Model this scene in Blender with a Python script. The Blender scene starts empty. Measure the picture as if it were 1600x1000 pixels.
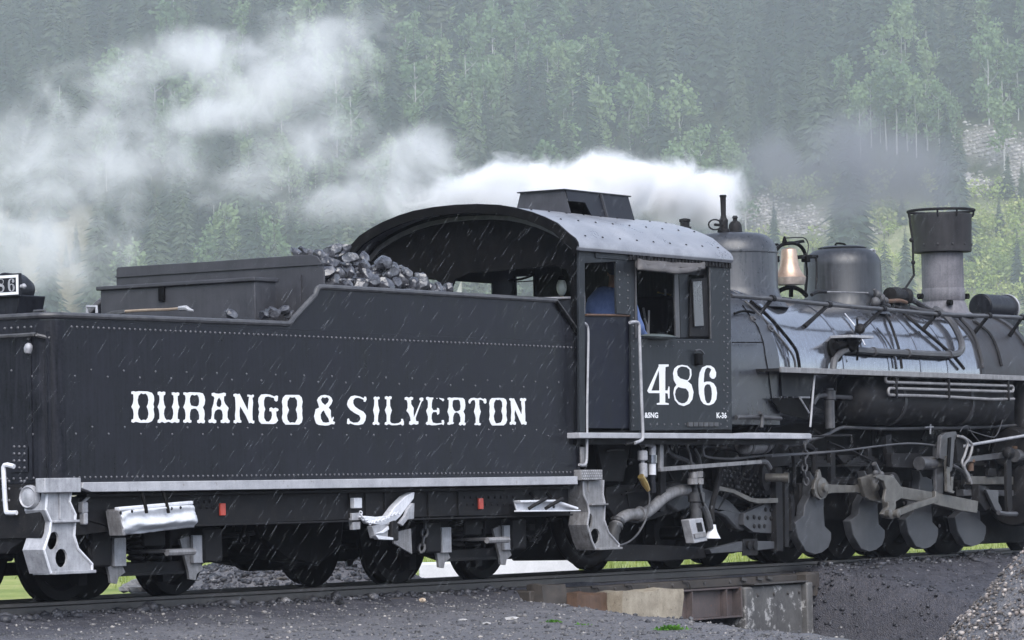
import bpy, bmesh, math, random
import numpy as np
from mathutils import Vector, Matrix, noise as mnoise
from mathutils.geometry import tessellate_polygon
R = math.radians
rnd = random.Random(486)
SC = bpy.context.scene
COL = SC.collection

# ------------------------------------------------------------------ camera
# world: X runs along the track, Y away across it, Z up from the rail top (metres)
FPX = 6000.0                                   # focal length for a 1600 px wide frame (135 mm)
YAW, PITCH, ROLL = R(32.50724297), R(2.69350624), -0.022
CAM = Vector((-31.01287, -20.24, 0.72783))
FW = Vector((math.cos(YAW)*math.cos(PITCH), math.sin(YAW)*math.cos(PITCH), math.sin(PITCH)))
_R0 = Vector((math.sin(YAW), -math.cos(YAW), 0)); _U0 = _R0.cross(FW)
RT = _R0*math.cos(ROLL) + _U0*math.sin(ROLL)
UP = RT.cross(FW)
cd = bpy.data.cameras.new('camera'); cam = bpy.data.objects.new('camera', cd); COL.objects.link(cam)
cd.sensor_width = 36; cd.lens = FPX/1600*36; cd.clip_start = 0.5; cd.clip_end = 6000
m = Matrix.Identity(4)
for i in range(3):
    m[i][0] = RT[i]; m[i][1] = UP[i]; m[i][2] = -FW[i]; m[i][3] = CAM[i]
cam.matrix_world = m
SC.camera = cam

# ------------------------------------------------------------------ sky, sun, exposure (rainy overcast day)
SUN_EL, SUN_AZ = 42, 222          # degrees; azimuth counted from +X towards +Y
W = bpy.data.worlds.new("World"); SC.world = W; W.use_nodes = True
wn, wl = W.node_tree.nodes, W.node_tree.links
wn.clear()
sky = wn.new('ShaderNodeTexSky'); sky.sky_type = 'NISHITA'; sky.sun_disc = False
sky.sun_elevation = R(SUN_EL); sky.sun_rotation = R(90-SUN_AZ); sky.air_density = 1.0; sky.dust_density = 4.0; sky.altitude = 2800
hs = wn.new('ShaderNodeHueSaturation'); hs.inputs['Saturation'].default_value = 0.62
bg = wn.new('ShaderNodeBackground'); bg.inputs['Strength'].default_value = 0.13
wo = wn.new('ShaderNodeOutputWorld')
wl.new(sky.outputs[0], hs.inputs['Color']); wl.new(hs.outputs[0], bg.inputs['Color']); wl.new(bg.outputs[0], wo.inputs['Surface'])
sl = bpy.data.lights.new('sun', 'SUN'); sl.energy = 1.5; sl.angle = R(50); sl.color = (1.0, 0.97, 0.94)
so = bpy.data.objects.new('sun', sl); COL.objects.link(so)
sd = Vector((math.cos(R(SUN_AZ))*math.cos(R(SUN_EL)), math.sin(R(SUN_AZ))*math.cos(R(SUN_EL)), math.sin(R(SUN_EL))))
so.rotation_euler = sd.to_track_quat('Z', 'Y').to_euler(); so.location = (0, 0, 300)
SC.view_settings.view_transform = 'Standard'; SC.view_settings.look = 'None'
SC.view_settings.exposure = 1.52; SC.view_settings.gamma = 1; SC.view_settings.use_curve_mapping = False
cy = SC.cycles
cy.use_denoising = True
try: cy.denoiser = 'OPENIMAGEDENOISE'; cy.denoising_input_passes = 'RGB_ALBEDO_NORMAL'
except Exception: pass
cy.max_bounces = 8; cy.diffuse_bounces = 3; cy.glossy_bounces = 3; cy.transparent_max_bounces = 12; cy.transmission_bounces = 4; cy.volume_bounces = 5
cy.volume_max_steps = 256; cy.volume_step_rate = 1.0
cy.use_adaptive_sampling = True; cy.adaptive_threshold = 0.01
cy.caustics_reflective = False; cy.caustics_refractive = False

# ------------------------------------------------------------------ measuring: a point of the photograph on a real plane
def ray(px, py): return FW + RT*((px-800)/FPX) - UP*((py-500)/FPX)
def P(px, py, y=None, x=None, z=None, d=None):
    r = ray(px, py)
    if y is not None: t = (y-CAM.y)/r.y
    elif x is not None: t = (x-CAM.x)/r.x
    elif z is not None: t = (z-CAM.z)/r.z
    else: t = d
    return CAM + r*t
def XZ(px, py, y): p = P(px, py, y=y); return (p.x, p.z)

# ------------------------------------------------------------------ materials
MATS = {}
class NT:
    def __init__(s, name):
        s.m = bpy.data.materials.new(name); s.m.use_nodes = True; s.t = s.m.node_tree; s.t.nodes.clear(); s.out = s.n('ShaderNodeOutputMaterial')
    def n(s, t, **kw):
        nd = s.t.nodes.new(t)
        for k, v in kw.items():
            if hasattr(nd, k): setattr(nd, k, v)
            else: nd.inputs[k.replace('_', ' ')].default_value = v
        return nd
    def l(s, a, b): s.t.links.new(a, b)
    def math(s, op, a, b=None, c=None, clamp=False):
        nd = s.t.nodes.new('ShaderNodeMath'); nd.operation = op; nd.use_clamp = clamp
        for i, v in enumerate((a, b, c)):
            if v is None: continue
            if isinstance(v, (int, float)): nd.inputs[i].default_value = v
            else: s.l(v, nd.inputs[i])
        return nd.outputs[0]
    def coord(s, scale=(1, 1, 1), out='Object'):
        tc = s.n('ShaderNodeTexCoord'); mp = s.n('ShaderNodeMapping'); mp.inputs['Scale'].default_value = scale
        s.l(tc.outputs[out], mp.inputs['Vector']); return mp.outputs[0]
    def noise(s, vec, scale, detail=4, rough=0.55, dist=0):
        nd = s.n('ShaderNodeTexNoise'); nd.inputs['Scale'].default_value = scale; nd.inputs['Detail'].default_value = detail
        nd.inputs['Roughness'].default_value = rough; nd.inputs['Distortion'].default_value = dist
        s.l(vec, nd.inputs['Vector']); return nd.outputs[0]
    def ramp(s, fac, stops):
        nd = s.n('ShaderNodeValToRGB'); cr = nd.color_ramp
        while len(cr.elements) > 1: cr.elements.remove(cr.elements[0])
        for i, (p, c) in enumerate(stops):
            e = cr.elements[0] if i == 0 else cr.elements.new(p)
            e.position = p; e.color = (*c, 1) if len(c) == 3 else c
        s.l(fac, nd.inputs['Fac']); return nd.outputs['Color']
    def mix(s, fac, a, b):
        nd = s.n('ShaderNodeMix', data_type='RGBA')
        for sock, v in ((nd.inputs[0], fac), (nd.inputs[6], a), (nd.inputs[7], b)):
            if isinstance(v, (int, float)): sock.default_value = v
            elif isinstance(v, tuple): sock.default_value = (*v, 1)
            else: s.l(v, sock)
        return nd.outputs[2]
    def bump(s, h, strength, dist=0.01):
        b = s.n('ShaderNodeBump'); b.inputs['Strength'].default_value = strength; b.inputs['Distance'].default_value = dist
        s.l(h, b.inputs['Height']); return b.outputs[0]
    def bsdf(s, color=None, rough=None, metal=0.0, normal=None, spec=0.5, **kw):
        b = s.n('ShaderNodeBsdfPrincipled')
        for nm, v in (('Base Color', color), ('Roughness', rough), ('Metallic', metal)):
            if v is None: continue
            if isinstance(v, tuple): b.inputs[nm].default_value = (*v, 1)
            elif isinstance(v, (int, float)): b.inputs[nm].default_value = v
            else: s.l(v, b.inputs[nm])
        b.inputs['Specular IOR Level'].default_value = spec
        for k, v in kw.items(): b.inputs[k].default_value = v
        if normal is not None: s.l(normal, b.inputs['Normal'])
        s.l(b.outputs[0], s.out.inputs['Surface']); return b

def paint(name, ca, cb, r0, r1, grain=6, streak=0.0, metal=0.0, bump=0.15, spec=0.5, speck=None, coat=0.0, sp_t=(0.6, 0.72), dent=0.0):
    """weathered wet paint: patchy tone, roughness that varies, rain streaks running down"""
    t = NT(name)
    o = t.coord(); n1 = t.noise(o, grain, 6, 0.6)
    fine = t.noise(o, grain*14, 3, 0.6)
    st = t.noise(t.coord((9, 9, 0.55)), 4.0, 4, 0.6)
    f = t.math('MULTIPLY_ADD', st, streak, t.math('MULTIPLY', n1, 1-streak))
    f = t.math('MULTIPLY_ADD', t.math('SUBTRACT', fine, 0.5), 0.35, f)
    col = t.ramp(f, [(0.32, ca), (0.68, cb)])
    if speck:
        sp = t.noise(o, grain*5, 5, 0.7)
        col = t.mix(t.ramp(sp, [(sp_t[0], (0, 0, 0)), (sp_t[1], (1, 1, 1))]), col, speck)
    rr = t.n('ShaderNodeMapRange'); t.l(f, rr.inputs[0]); rr.inputs[1].default_value = 0.3; rr.inputs[2].default_value = 0.7
    rr.inputs[3].default_value = r0; rr.inputs[4].default_value = r1
    hgt = t.math('ADD', n1, t.math('MULTIPLY', fine, 0.4))
    if dent: hgt = t.math('ADD', hgt, t.math('MULTIPLY', t.noise(t.coord((1, 1, .6)), 1.7, 2, .5), dent))
    t.bsdf(col, rr.outputs[0], metal, t.bump(hgt, bump, 0.004), spec, **({'Coat Weight': coat, 'Coat Roughness': 0.12} if coat else {}))
    MATS[name] = t.m
    return t.m

paint('black_paint', (0.0035, 0.004, 0.006), (0.022, 0.023, 0.030), 0.26, 0.66, 3.0, 0.6, bump=.35, spec=0.2, dent=5)
paint('cab_paint', (0.008, 0.010, 0.013), (0.034, 0.038, 0.043), 0.30, 0.62, 3.5, 0.6, spec=0.18)
paint('boiler_jacket', (0.10, 0.105, 0.125), (0.25, 0.262, 0.30), 0.08, 0.24, 1.6, 0.6, metal=0.75, bump=0.07, spec=0.7, coat=0.7)
paint('firebox_paint', (0.018, 0.020, 0.024), (0.050, 0.053, 0.062), 0.22, 0.5, 2.5, 0.75, bump=0.12, spec=0.6)
paint('smokebox_graphite', (0.017, 0.0165, 0.018), (0.045, 0.043, 0.046), 0.42, 0.7, 5, 0.3)
paint('stack_grey', (0.07, 0.068, 0.076), (0.19, 0.182, 0.20), 0.55, 0.8, 4, 0.4)
paint('frame_black', (0.007, 0.007, 0.009), (0.024, 0.023, 0.023), 0.45, 0.8, 7, 0.2, spec=0.15, speck=(0.05, 0.042, 0.035))
paint('grease_black', (0.003, 0.003, 0.0035), (0.009, 0.0085, 0.0085), 0.45, 0.8, 6, 0.1, spec=0.06)
paint('pipe_grey', (0.032, 0.032, 0.036), (0.095, 0.094, 0.097), 0.35, 0.6, 9, 0.2)
paint('rod_steel', (0.065, 0.06, 0.053), (0.17, 0.16, 0.145), 0.32, 0.55, 8, 0.1, metal=0.35)
paint('weight_grey', (0.032, 0.033, 0.037), (0.068, 0.07, 0.076), 0.45, 0.65, 7, 0.2)
paint('white_paint', (0.55, 0.56, 0.60), (0.78, 0.78, 0.80), 0.40, 0.65, 7, 0.4, speck=(0.35, 0.33, 0.30))
paint('letter_white', (0.80, 0.80, 0.80), (0.86, 0.86, 0.86), 0.5, 0.6, 7, 0.0)
paint('silver_paint', (0.22, 0.22, 0.235), (0.48, 0.48, 0.50), 0.35, 0.6, 10, 0.35, metal=0.1, speck=(0.12, 0.10, 0.08))
paint('dirty_silver', (0.11, 0.105, 0.105), (0.31, 0.305, 0.31), 0.4, 0.65, 10, 0.5, metal=0.1, speck=(0.10, 0.07, 0.05))
paint('sill_white', (0.28, 0.28, 0.30), (0.45, 0.45, 0.47), 0.4, 0.65, 5, 0.2, speck=(0.2, 0.18, 0.16))
paint('roof_paint', (0.19, 0.195, 0.215), (0.33, 0.338, 0.365), 0.25, 0.5, 3, 0.1, spec=0.6, metal=0.15)
paint('box_grey', (0.024, 0.0245, 0.029), (0.055, 0.055, 0.063), 0.5, 0.75, 5, 0.35)
paint('brass_bell', (0.40, 0.27, 0.19), (0.60, 0.45, 0.35), 0.38, 0.52, 5, 0.2, metal=0.85)
paint('bell_skirt', (0.40, 0.33, 0.28), (0.62, 0.54, 0.48), 0.4, 0.6, 20, 0.2, metal=0.6)
paint('red_reflector', (0.45, 0.05, 0.03), (0.6, 0.1, 0.07), 0.4, 0.5, 5)
paint('rust_brown', (0.06, 0.035, 0.022), (0.14, 0.08, 0.05), 0.6, 0.85, 9, 0.4)
paint('rail_steel', (0.045, 0.042, 0.04), (0.10, 0.09, 0.085), 0.35, 0.6, 8, 0.1, metal=0.3)
paint('timber_dark', (0.03, 0.026, 0.023), (0.075, 0.062, 0.052), 0.6, 0.85, 6, 0.1)
paint('girder_paint', (0.05, 0.042, 0.042), (0.125, 0.095, 0.088), 0.5, 0.75, 4, 0.3, speck=(0.15, 0.075, 0.05))
paint('concrete', (0.045, 0.043, 0.043), (0.13, 0.125, 0.12), 0.6, 0.85, 1.5, 0.12, speck=(0.34, 0.33, 0.32), sp_t=(.55, .62))
paint('concrete_tan', (0.20, 0.165, 0.12), (0.40, 0.35, 0.27), 0.7, 0.9, 5, 0.12, speck=(0.10, 0.07, 0.05))
paint('concrete_pale', (0.62, 0.62, 0.62), (0.8, 0.8, 0.8), 0.6, 0.8, 3, 0.1)
paint('mirror_pane', (0.06, 0.063, 0.067), (0.10, 0.104, 0.11), 0.2, 0.4, 5, 0.4)
paint('leather_pad', (0.06, 0.075, 0.07), (0.11, 0.125, 0.12), 0.3, 0.5, 6)
paint('canvas_cloth', (0.06, 0.055, 0.053), (0.12, 0.112, 0.11), 0.6, 0.8, 9, 0.4)
paint('white_canvas', (0.50, 0.51, 0.53), (0.70, 0.71, 0.74), 0.4, 0.65, 12, 0.2, bump=0.5)
paint('dome_paint', (0.005, 0.006, 0.008), (0.028, 0.030, 0.036), 0.32, 0.55, 1.5, 0.8, spec=0.7)
paint('door_paint', (0.003, 0.0035, 0.007), (0.014, 0.016, 0.027), 0.3, 0.6, 3, 0.5, spec=0.15)
paint('blue_shirt', (0.075, 0.12, 0.27), (0.14, 0.20, 0.40), 0.75, 0.9, 14, 0.2, bump=0.4)
paint('skin', (0.40, 0.22, 0.16), (0.5, 0.29, 0.21), 0.5, 0.6, 9)
paint('denim', (0.03, 0.04, 0.08), (0.05, 0.06, 0.11), 0.8, 0.9, 12)
paint('hair', (0.02, 0.015, 0.01), (0.05, 0.035, 0.025), 0.5, 0.7, 20)
paint('lamp_globe', (0.42, 0.44, 0.38), (0.52, 0.54, 0.46), 0.3, 0.4, 6)
paint('brass_dull', (0.35, 0.24, 0.08), (0.55, 0.40, 0.16), 0.35, 0.5, 9, metal=0.7)
paint('rubber', (0.022, 0.022, 0.023), (0.045, 0.044, 0.043), 0.5, 0.75, 9, 0.2)
paint('wood_handle', (0.20, 0.15, 0.11), (0.34, 0.27, 0.20), 0.5, 0.7, 12)

def coal_mat():
    t = NT('coal'); o = t.coord()
    n = t.noise(o, 9, 5, 0.65); v = t.n('ShaderNodeTexVoronoi'); v.inputs['Scale'].default_value = 14; t.l(o, v.inputs['Vector'])
    col = t.ramp(n, [(0.35, (0.016, 0.016, 0.019)), (0.55, (0.055, 0.056, 0.066)), (0.72, (0.16, 0.163, 0.18))])
    t.bsdf(col, t.ramp(n, [(0.3, (0.14,)*3), (0.7, (0.45,)*3)]), 0, t.bump(t.math('ADD', v.outputs[0], n), 0.5, 0.02), 0.9)
    MATS['coal'] = t.m
coal_mat()
def glass_mat():
    t = NT('window_glass'); t.bsdf((0.55, 0.6, 0.6), 0.05, 0, None, 0.5, **{'Transmission Weight': 0.6}); MATS['window_glass'] = t.m
glass_mat()

# ------------------------------------------------------------------ mesh building
class MB:
    def __init__(s): s.v = []; s.f = []
    def add(s, vs, fs):
        o = len(s.v); s.v += [tuple(p) for p in vs]; s.f += [tuple(i+o for i in f) for f in fs]; return s
    def box(s, x0, x1, y0, y1, z0, z1):
        v = [(x, y, z) for x in (x0, x1) for y in (y0, y1) for z in (z0, z1)]
        return s.add(v, [(0, 1, 3, 2), (4, 6, 7, 5), (0, 4, 5, 1), (2, 3, 7, 6), (0, 2, 6, 4), (1, 5, 7, 3)])
    def obox(s, a, b, w, h, up=(0, 0, 1)):
        """bar of section w x h from point a to point b"""
        a, b = Vector(a), Vector(b); d = (b-a).normalized(); u = Vector(up)
        sd_ = d.cross(u)
        if sd_.length < 1e-4: sd_ = d.cross(Vector((1, 0, 0)))
        sd_.normalize(); u = sd_.cross(d)
        v = [q + sd_*(w/2*i) + u*(h/2*j) for q in (a, b) for i in (-1, 1) for j in (-1, 1)]
        return s.add(v, [(0, 1, 3, 2), (4, 6, 7, 5), (0, 4, 5, 1), (2, 3, 7, 6), (0, 2, 6, 4), (1, 5, 7, 3)])
    def prism(s, poly, a, b, axis='y', holes=()):
        """outline in the plane across the axis, extruded from a to b"""
        def mk(p, t):
            return {'y': (p[0], t, p[1]), 'x': (t, p[0], p[1]), 'z': (p[0], p[1], t)}[axis]
        rings = [list(poly)] + [list(h) for h in holes]
        flat = [p for r_ in rings for p in r_]; n = len(flat)
        tri = tessellate_polygon([[Vector((p[0], p[1], 0)) for p in r_] for r_ in rings])
        v = [mk(p, a) for p in flat] + [mk(p, b) for p in flat]
        f = [tuple(t) for t in tri] + [tuple(i+n for i in reversed(t)) for t in tri]
        o = 0
        for r_ in rings:
            k = len(r_)
            for i in range(k):
                j = (i+1) % k; f.append((o+i, o+j, o+j+n, o+i+n))
            o += k
        return s.add(v, f)
    def tube(s, pts, r, n=8, closed=False, taper=None):
        pts = [Vector(p) for p in pts]; k = len(pts)
        tan = []
        for i in range(k):
            if closed: d = pts[(i+1) % k]-pts[i-1]
            else: d = pts[min(i+1, k-1)]-pts[max(i-1, 0)]
            tan.append(d.normalized())
        u = tan[0].orthogonal().normalized(); vs = []
        for i in range(k):
            u = (u - tan[i]*u.dot(tan[i]))
            u = u.normalized() if u.length > 1e-6 else tan[i].orthogonal().normalized()
            w = tan[i].cross(u); rr = r if taper is None else r*taper[i]
            for j in range(n):
                a = 2*math.pi*j/n; vs.append(pts[i] + (u*math.cos(a)+w*math.sin(a))*rr)
        fs = []
        for i in range(k if closed else k-1):
            for j in range(n):
                a, b = i*n+j, i*n+(j+1) % n; c = ((i+1) % k)*n
                fs.append((a, b, c+(j+1) % n, c+j))
        if not closed:
            fs.append(tuple(range(n-1, -1, -1))); fs.append(tuple((k-1)*n+j for j in range(n)))
        return s.add(vs, fs)
    def lathe(s, prof, o, axis=(0, 0, 1), n=24, sx=1.0):
        """profile of (radius, height) turned round an axis"""
        o = Vector(o); ax = Vector(axis).normalized()
        u = Vector((1, 0, 0)) if abs(ax.x) < 0.9 else Vector((0, 1, 0))
        u = (u-ax*u.dot(ax)).normalized(); w = ax.cross(u); vs = []; fs = []
        for (r_, h) in prof:
            for j in range(n):
                a = 2*math.pi*j/n; vs.append(o+ax*h+u*(r_*math.cos(a)*sx)+w*(r_*math.sin(a)))
        for i in range(len(prof)-1):
            for j in range(n):
                fs.append((i*n+j, i*n+(j+1) % n, (i+1)*n+(j+1) % n, (i+1)*n+j))
        fs.append(tuple(range(n-1, -1, -1))); fs.append(tuple((len(prof)-1)*n+j for j in range(n)))
        return s.add(vs, fs)
    def cyl(s, a, b, r, n=16):
        a, b = Vector(a), Vector(b); return s.lathe([(r, 0), (r, (b-a).length)], a, b-a, n)
    def dome(s, p, nrm, r):
        """a rivet head"""
        p = Vector(p); nrm = Vector(nrm).normalized(); u = nrm.orthogonal().normalized(); w = nrm.cross(u); vs = []
        for (q, h) in ((1, 0), (0.75, 0.5)):
            for j in range(6):
                a = j*math.pi/3; vs.append(p+(u*math.cos(a)+w*math.sin(a))*r*q+nrm*h*r)
        vs.append(p+nrm*r*0.75)
        fs = [(j, (j+1) % 6, 6+(j+1) % 6, 6+j) for j in range(6)] + [(6+j, 6+(j+1) % 6, 12) for j in range(6)]
        return s.add(vs, fs)
    def ball(s, c, r, n=12, m_=8, sq=(1, 1, 1)):
        c = Vector(c); vs = []; fs = []
        for i in range(m_+1):
            t = math.pi*i/m_
            for j in range(n):
                a = 2*math.pi*j/n
                vs.append(c+Vector((math.sin(t)*math.cos(a)*sq[0], math.sin(t)*math.sin(a)*sq[1], math.cos(t)*sq[2]))*r)
        for i in range(m_):
            for j in range(n): fs.append((i*n+j, (i+1)*n+j, (i+1)*n+(j+1) % n, i*n+(j+1) % n))
        return s.add(vs, fs)
    def chain(s, pts, size=0.05, r=0.009):
        """links laid along a line, every second one turned"""
        pts = [Vector(p) for p in pts]; L = [0]
        for i in range(1, len(pts)): L.append(L[-1]+(pts[i]-pts[i-1]).length)
        k = max(2, int(L[-1]/(size*0.78)))
        for q in range(k):
            t = (q+.5)/k*L[-1]; i = max(j for j in range(len(L)-1) if L[j] <= t)
            f = (t-L[i])/max(1e-6, L[i+1]-L[i]); c = pts[i].lerp(pts[i+1], f); d = (pts[i+1]-pts[i]).normalized()
            u = d.cross(Vector((0.84, 0.54, 0))).normalized()
            if q % 2: u = d.cross(u)
            s.tube([c+d*(math.cos(a)*size/2)+u*(math.sin(a)*size/3.2) for a in [2*math.pi*e/8 for e in range(8)]], r, 5, True)
        return s
    def build(s, name, mat, parent=None, smooth=38, bevel=0, kind=None, loc=None, label=None, recalc=True):
        me = bpy.data.meshes.new(name)
        org = Vector(loc) if loc is not None else (Vector(ORG[parent.name]) if parent else Vector((0, 0, 0)))
        me.from_pydata([tuple(Vector(p)-org) for p in s.v], [], s.f)
        if recalc:
            bm = bmesh.new(); bm.from_mesh(me); bmesh.ops.recalc_face_normals(bm, faces=bm.faces); bm.to_mesh(me); bm.free()
        if smooth:
            me.shade_smooth(); me.set_sharp_from_angle(angle=R(smooth))
        me.materials.append(MATS[mat] if isinstance(mat, str) else mat)
        o = bpy.data.objects.new(name, me); COL.objects.link(o)
        if parent:
            o.parent = parent
        else: o.location = org
        ORG[o.name] = tuple(org)
        if bevel:
            b = o.modifiers.new('bevel', 'BEVEL'); b.width = bevel; b.segments = 2; b.limit_method = 'ANGLE'; b.angle_limit = R(40)
        if kind: o['kind'] = kind
        if label: o['label'] = label
        return o
ORG = {}
def thing(name, label, cat, loc=(0, 0, 0), group=None):
    o = bpy.data.objects.new(name, None); COL.objects.link(o); o.location = loc; o.empty_display_size = 0.3
    ORG[o.name] = tuple(loc); o['label'] = label; o['category'] = cat
    if group: o['group'] = group
    return o
def tag(o, label=None, cat=None, group=None, kind=None):
    for k, v in (('label', label), ('category', cat), ('group', group), ('kind', kind)):
        if v: o[k] = v
    return o
def arc(c, r, a0, a1, n, plane='xz', y=0.0):
    out = []
    for i in range(n+1):
        a = R(a0+(a1-a0)*i/n); q = (c[0]+r*math.cos(a), c[1]+r*math.sin(a))
        out.append({'xz': (q[0], y, q[1]), 'yz': (y, q[0], q[1]), 'xy': (q[0], q[1], y)}[plane])
    return out
def smooth_line(pts, k=6):
    """Catmull-Rom through points"""
    pts = [Vector(p) for p in pts]; out = []
    for i in range(len(pts)-1):
        p0, p1, p2, p3 = pts[max(i-1, 0)], pts[i], pts[i+1], pts[min(i+2, len(pts)-1)]
        for j in range(k):
            t = j/k
            out.append(0.5*((2*p1)+(p2-p0)*t+(2*p0-5*p1+4*p2-p3)*t*t+(3*p1-3*p2+p3-p0)*t**3))
    return out+[pts[-1]]

# ================================================================== THE SETTING
def sstep(a, b, x):
    t = min(1, max(0, (x-a)/(b-a))); return t*t*(3-2*t)
def fbm(x, y, s, seed=0.0):
    return mnoise.fractal(Vector((x*s, y*s, seed)), 1.0, 2.0, 4)
CREST = [P(815, 930, d=35.6), P(850, 935, d=34.6), P(1000, 952, d=32.2), P(1240, 970, d=29.2), P(1470, 992, d=26.4), P(1800, 1024, d=23.0)]
def crest_side(x, y):
    """metres past the edge of the hollow that runs in front of the track (negative: in front of the edge)"""
    best = 1e9; sgn = -1
    for a, b in zip(CREST[:-1], CREST[1:]):
        ax, ay, bx, by = a.x, a.y, b.x, b.y
        dx, dy = bx-ax, by-ay; t = ((x-ax)*dx+(y-ay)*dy)/(dx*dx+dy*dy); tc = min(1, max(0, t))
        d = math.hypot(x-ax-tc*dx, y-ay-tc*dy)
        if d < best:
            best = d; sgn = 1 if (dx*(y-ay)-dy*(x-ax)) > 0 else -1
    return best*sgn
def ground_z(x, y):
    if y > 0.8:
        return -0.13-0.17*sstep(0.8, 4.5, y) + 0.02*fbm(x, y, 0.8)
    g = -0.10-0.030*max(0, -(y+1.2)); g = max(g, -0.55)
    g -= 0.06*sstep(-0.75, -1.3, y) if x < -1 else 0
    g += 0.03*fbm(x, y, 0.5, 3)+0.015*fbm(x, y, 2.2, 5)
    s = crest_side(x, y)
    if s > -0.4 and x > -10 and y < -0.62:
        fl = -1.15+0.05*fbm(x, y, 1.1, 9)
        if x > 5.02:
            w = sstep(5.02, 5.5, x)
            bank = -0.035-0.20*max(0, -y-0.72)+0.035*fbm(x, y, 0.9, 4)+0.02*fbm(x, y, 3.0, 4)
            fl = fl*(1-w)+max(fl, bank)*w
        k = sstep(-0.15, 0.75, s); g = g*(1-k)+min(g, fl)*k if x <= 5.0 else g*(1-k)+fl*k
    return g
def axis_vals(lo, hi, step, far_lo, far_hi):
    v = list(np.arange(lo, hi, step)); a = []; st = step*2; x = lo
    while x > far_lo: x -= st; st *= 1.45; a.append(x)
    b = []; st = step*2; x = hi
    while x < far_hi: x += st; st *= 1.45; b.append(x)
    return a[::-1]+v+b
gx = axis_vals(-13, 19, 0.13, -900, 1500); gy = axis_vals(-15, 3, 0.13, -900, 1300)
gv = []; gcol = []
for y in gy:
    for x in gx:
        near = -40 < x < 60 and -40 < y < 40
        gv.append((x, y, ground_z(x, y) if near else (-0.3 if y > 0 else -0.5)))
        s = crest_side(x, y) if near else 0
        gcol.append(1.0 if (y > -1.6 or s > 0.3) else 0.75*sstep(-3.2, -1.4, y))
nx = len(gx)
gf = [(j*nx+i, j*nx+i+1, (j+1)*nx+i+1, (j+1)*nx+i) for j in range(len(gy)-1) for i in range(nx-1)]
def ground_mat():
    t = NT('cinder_ground'); o = t.coord()
    at = t.n('ShaderNodeAttribute', attribute_name='cinder')
    big = t.noise(o, 0.7, 5, 0.6); mid = t.noise(o, 7, 5, 0.65); fine = t.noise(o, 55, 3, 0.7)
    vor = t.n('ShaderNodeTexVoronoi'); vor.inputs['Scale'].default_value = 75; t.l(o, vor.inputs['Vector'])
    vc = t.n('ShaderNodeTexVoronoi'); vc.inputs['Scale'].default_value = 48; t.l(o, vc.inputs['Vector'])
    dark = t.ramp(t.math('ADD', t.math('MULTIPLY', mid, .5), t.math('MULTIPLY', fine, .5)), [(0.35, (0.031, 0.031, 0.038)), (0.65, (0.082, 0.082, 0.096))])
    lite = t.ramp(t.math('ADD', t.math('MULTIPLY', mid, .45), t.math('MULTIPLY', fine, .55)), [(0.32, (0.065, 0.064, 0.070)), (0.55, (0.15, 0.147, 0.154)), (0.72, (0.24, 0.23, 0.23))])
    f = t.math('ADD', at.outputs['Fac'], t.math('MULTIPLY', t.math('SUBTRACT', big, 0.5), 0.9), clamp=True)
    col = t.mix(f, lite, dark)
    hue = t.ramp(vc.outputs['Color'], [(0.0, (0.7, 0.7, 0.75)), (0.5, (1, 1, 1)), (1, (1.35, 1.25, 1.15))])
    mm = t.n('ShaderNodeMix', data_type='RGBA', blend_type='MULTIPLY'); mm.inputs[0].default_value = 1; t.l(col, mm.inputs[6]); t.l(hue, mm.inputs[7])
    spk = t.ramp(t.noise(o, 95, 2, 0.5), [(0.69, (0, 0, 0)), (0.74, (1, 1, 1))])
    col = t.mix(t.math('MULTIPLY', spk, t.math('MULTIPLY_ADD', f, -0.42, 0.55)), mm.outputs[2], (0.34, 0.31, 0.28))
    hgt = t.math('ADD', t.math('MULTIPLY', vor.outputs[0], -1.0), t.math('ADD', fine, mid))
    t.bsdf(col, t.ramp(mid, [(0.35, (0.42,)*3), (0.6, (0.85,)*3)]), 0, t.bump(hgt, 0.7, 0.015), 0.35); MATS['ground'] = t.m
ground_mat()
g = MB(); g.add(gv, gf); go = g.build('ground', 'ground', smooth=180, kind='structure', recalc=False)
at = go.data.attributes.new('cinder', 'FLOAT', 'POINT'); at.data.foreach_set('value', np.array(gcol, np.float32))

def meadow_mat():
    t = NT('meadow_grass'); o = t.coord(); n = t.noise(o, 0.35, 5, 0.6); n2 = t.noise(o, 6, 4, 0.7)
    t.bsdf(t.ramp(t.math('ADD', t.math('MULTIPLY', n, .6), t.math('MULTIPLY', n2, .4)), [(0.35, (0.14, 0.19, 0.05)), (0.5, (0.26, 0.31, 0.09)), (0.68, (0.40, 0.38, 0.16))]), 0.9, 0, t.bump(n2, 0.6, 0.1), 0.2); MATS['meadow'] = t.m
meadow_mat()
mb = MB(); mv = []; mx = axis_vals(-60, 80, 2.0, -800, 1200); my = axis_vals(7.5, 40, 1.2, 7.6, 900)
for y in my:
    for x in mx: mv.append((x, y + (0.8*fbm(x, 0, 0.3) if y < 8 else 0), -0.27+0.05*fbm(x, y, 0.4)+(-0.12 if y < 7.6 else 0)))
mb.add(mv, [(j*len(mx)+i, j*len(mx)+i+1, (j+1)*len(mx)+i+1, (j+1)*len(mx)+i) for j in range(len(my)-1) for i in range(len(mx)-1)])
mb.build('meadow', 'meadow', smooth=180, kind='structure', recalc=False)
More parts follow.
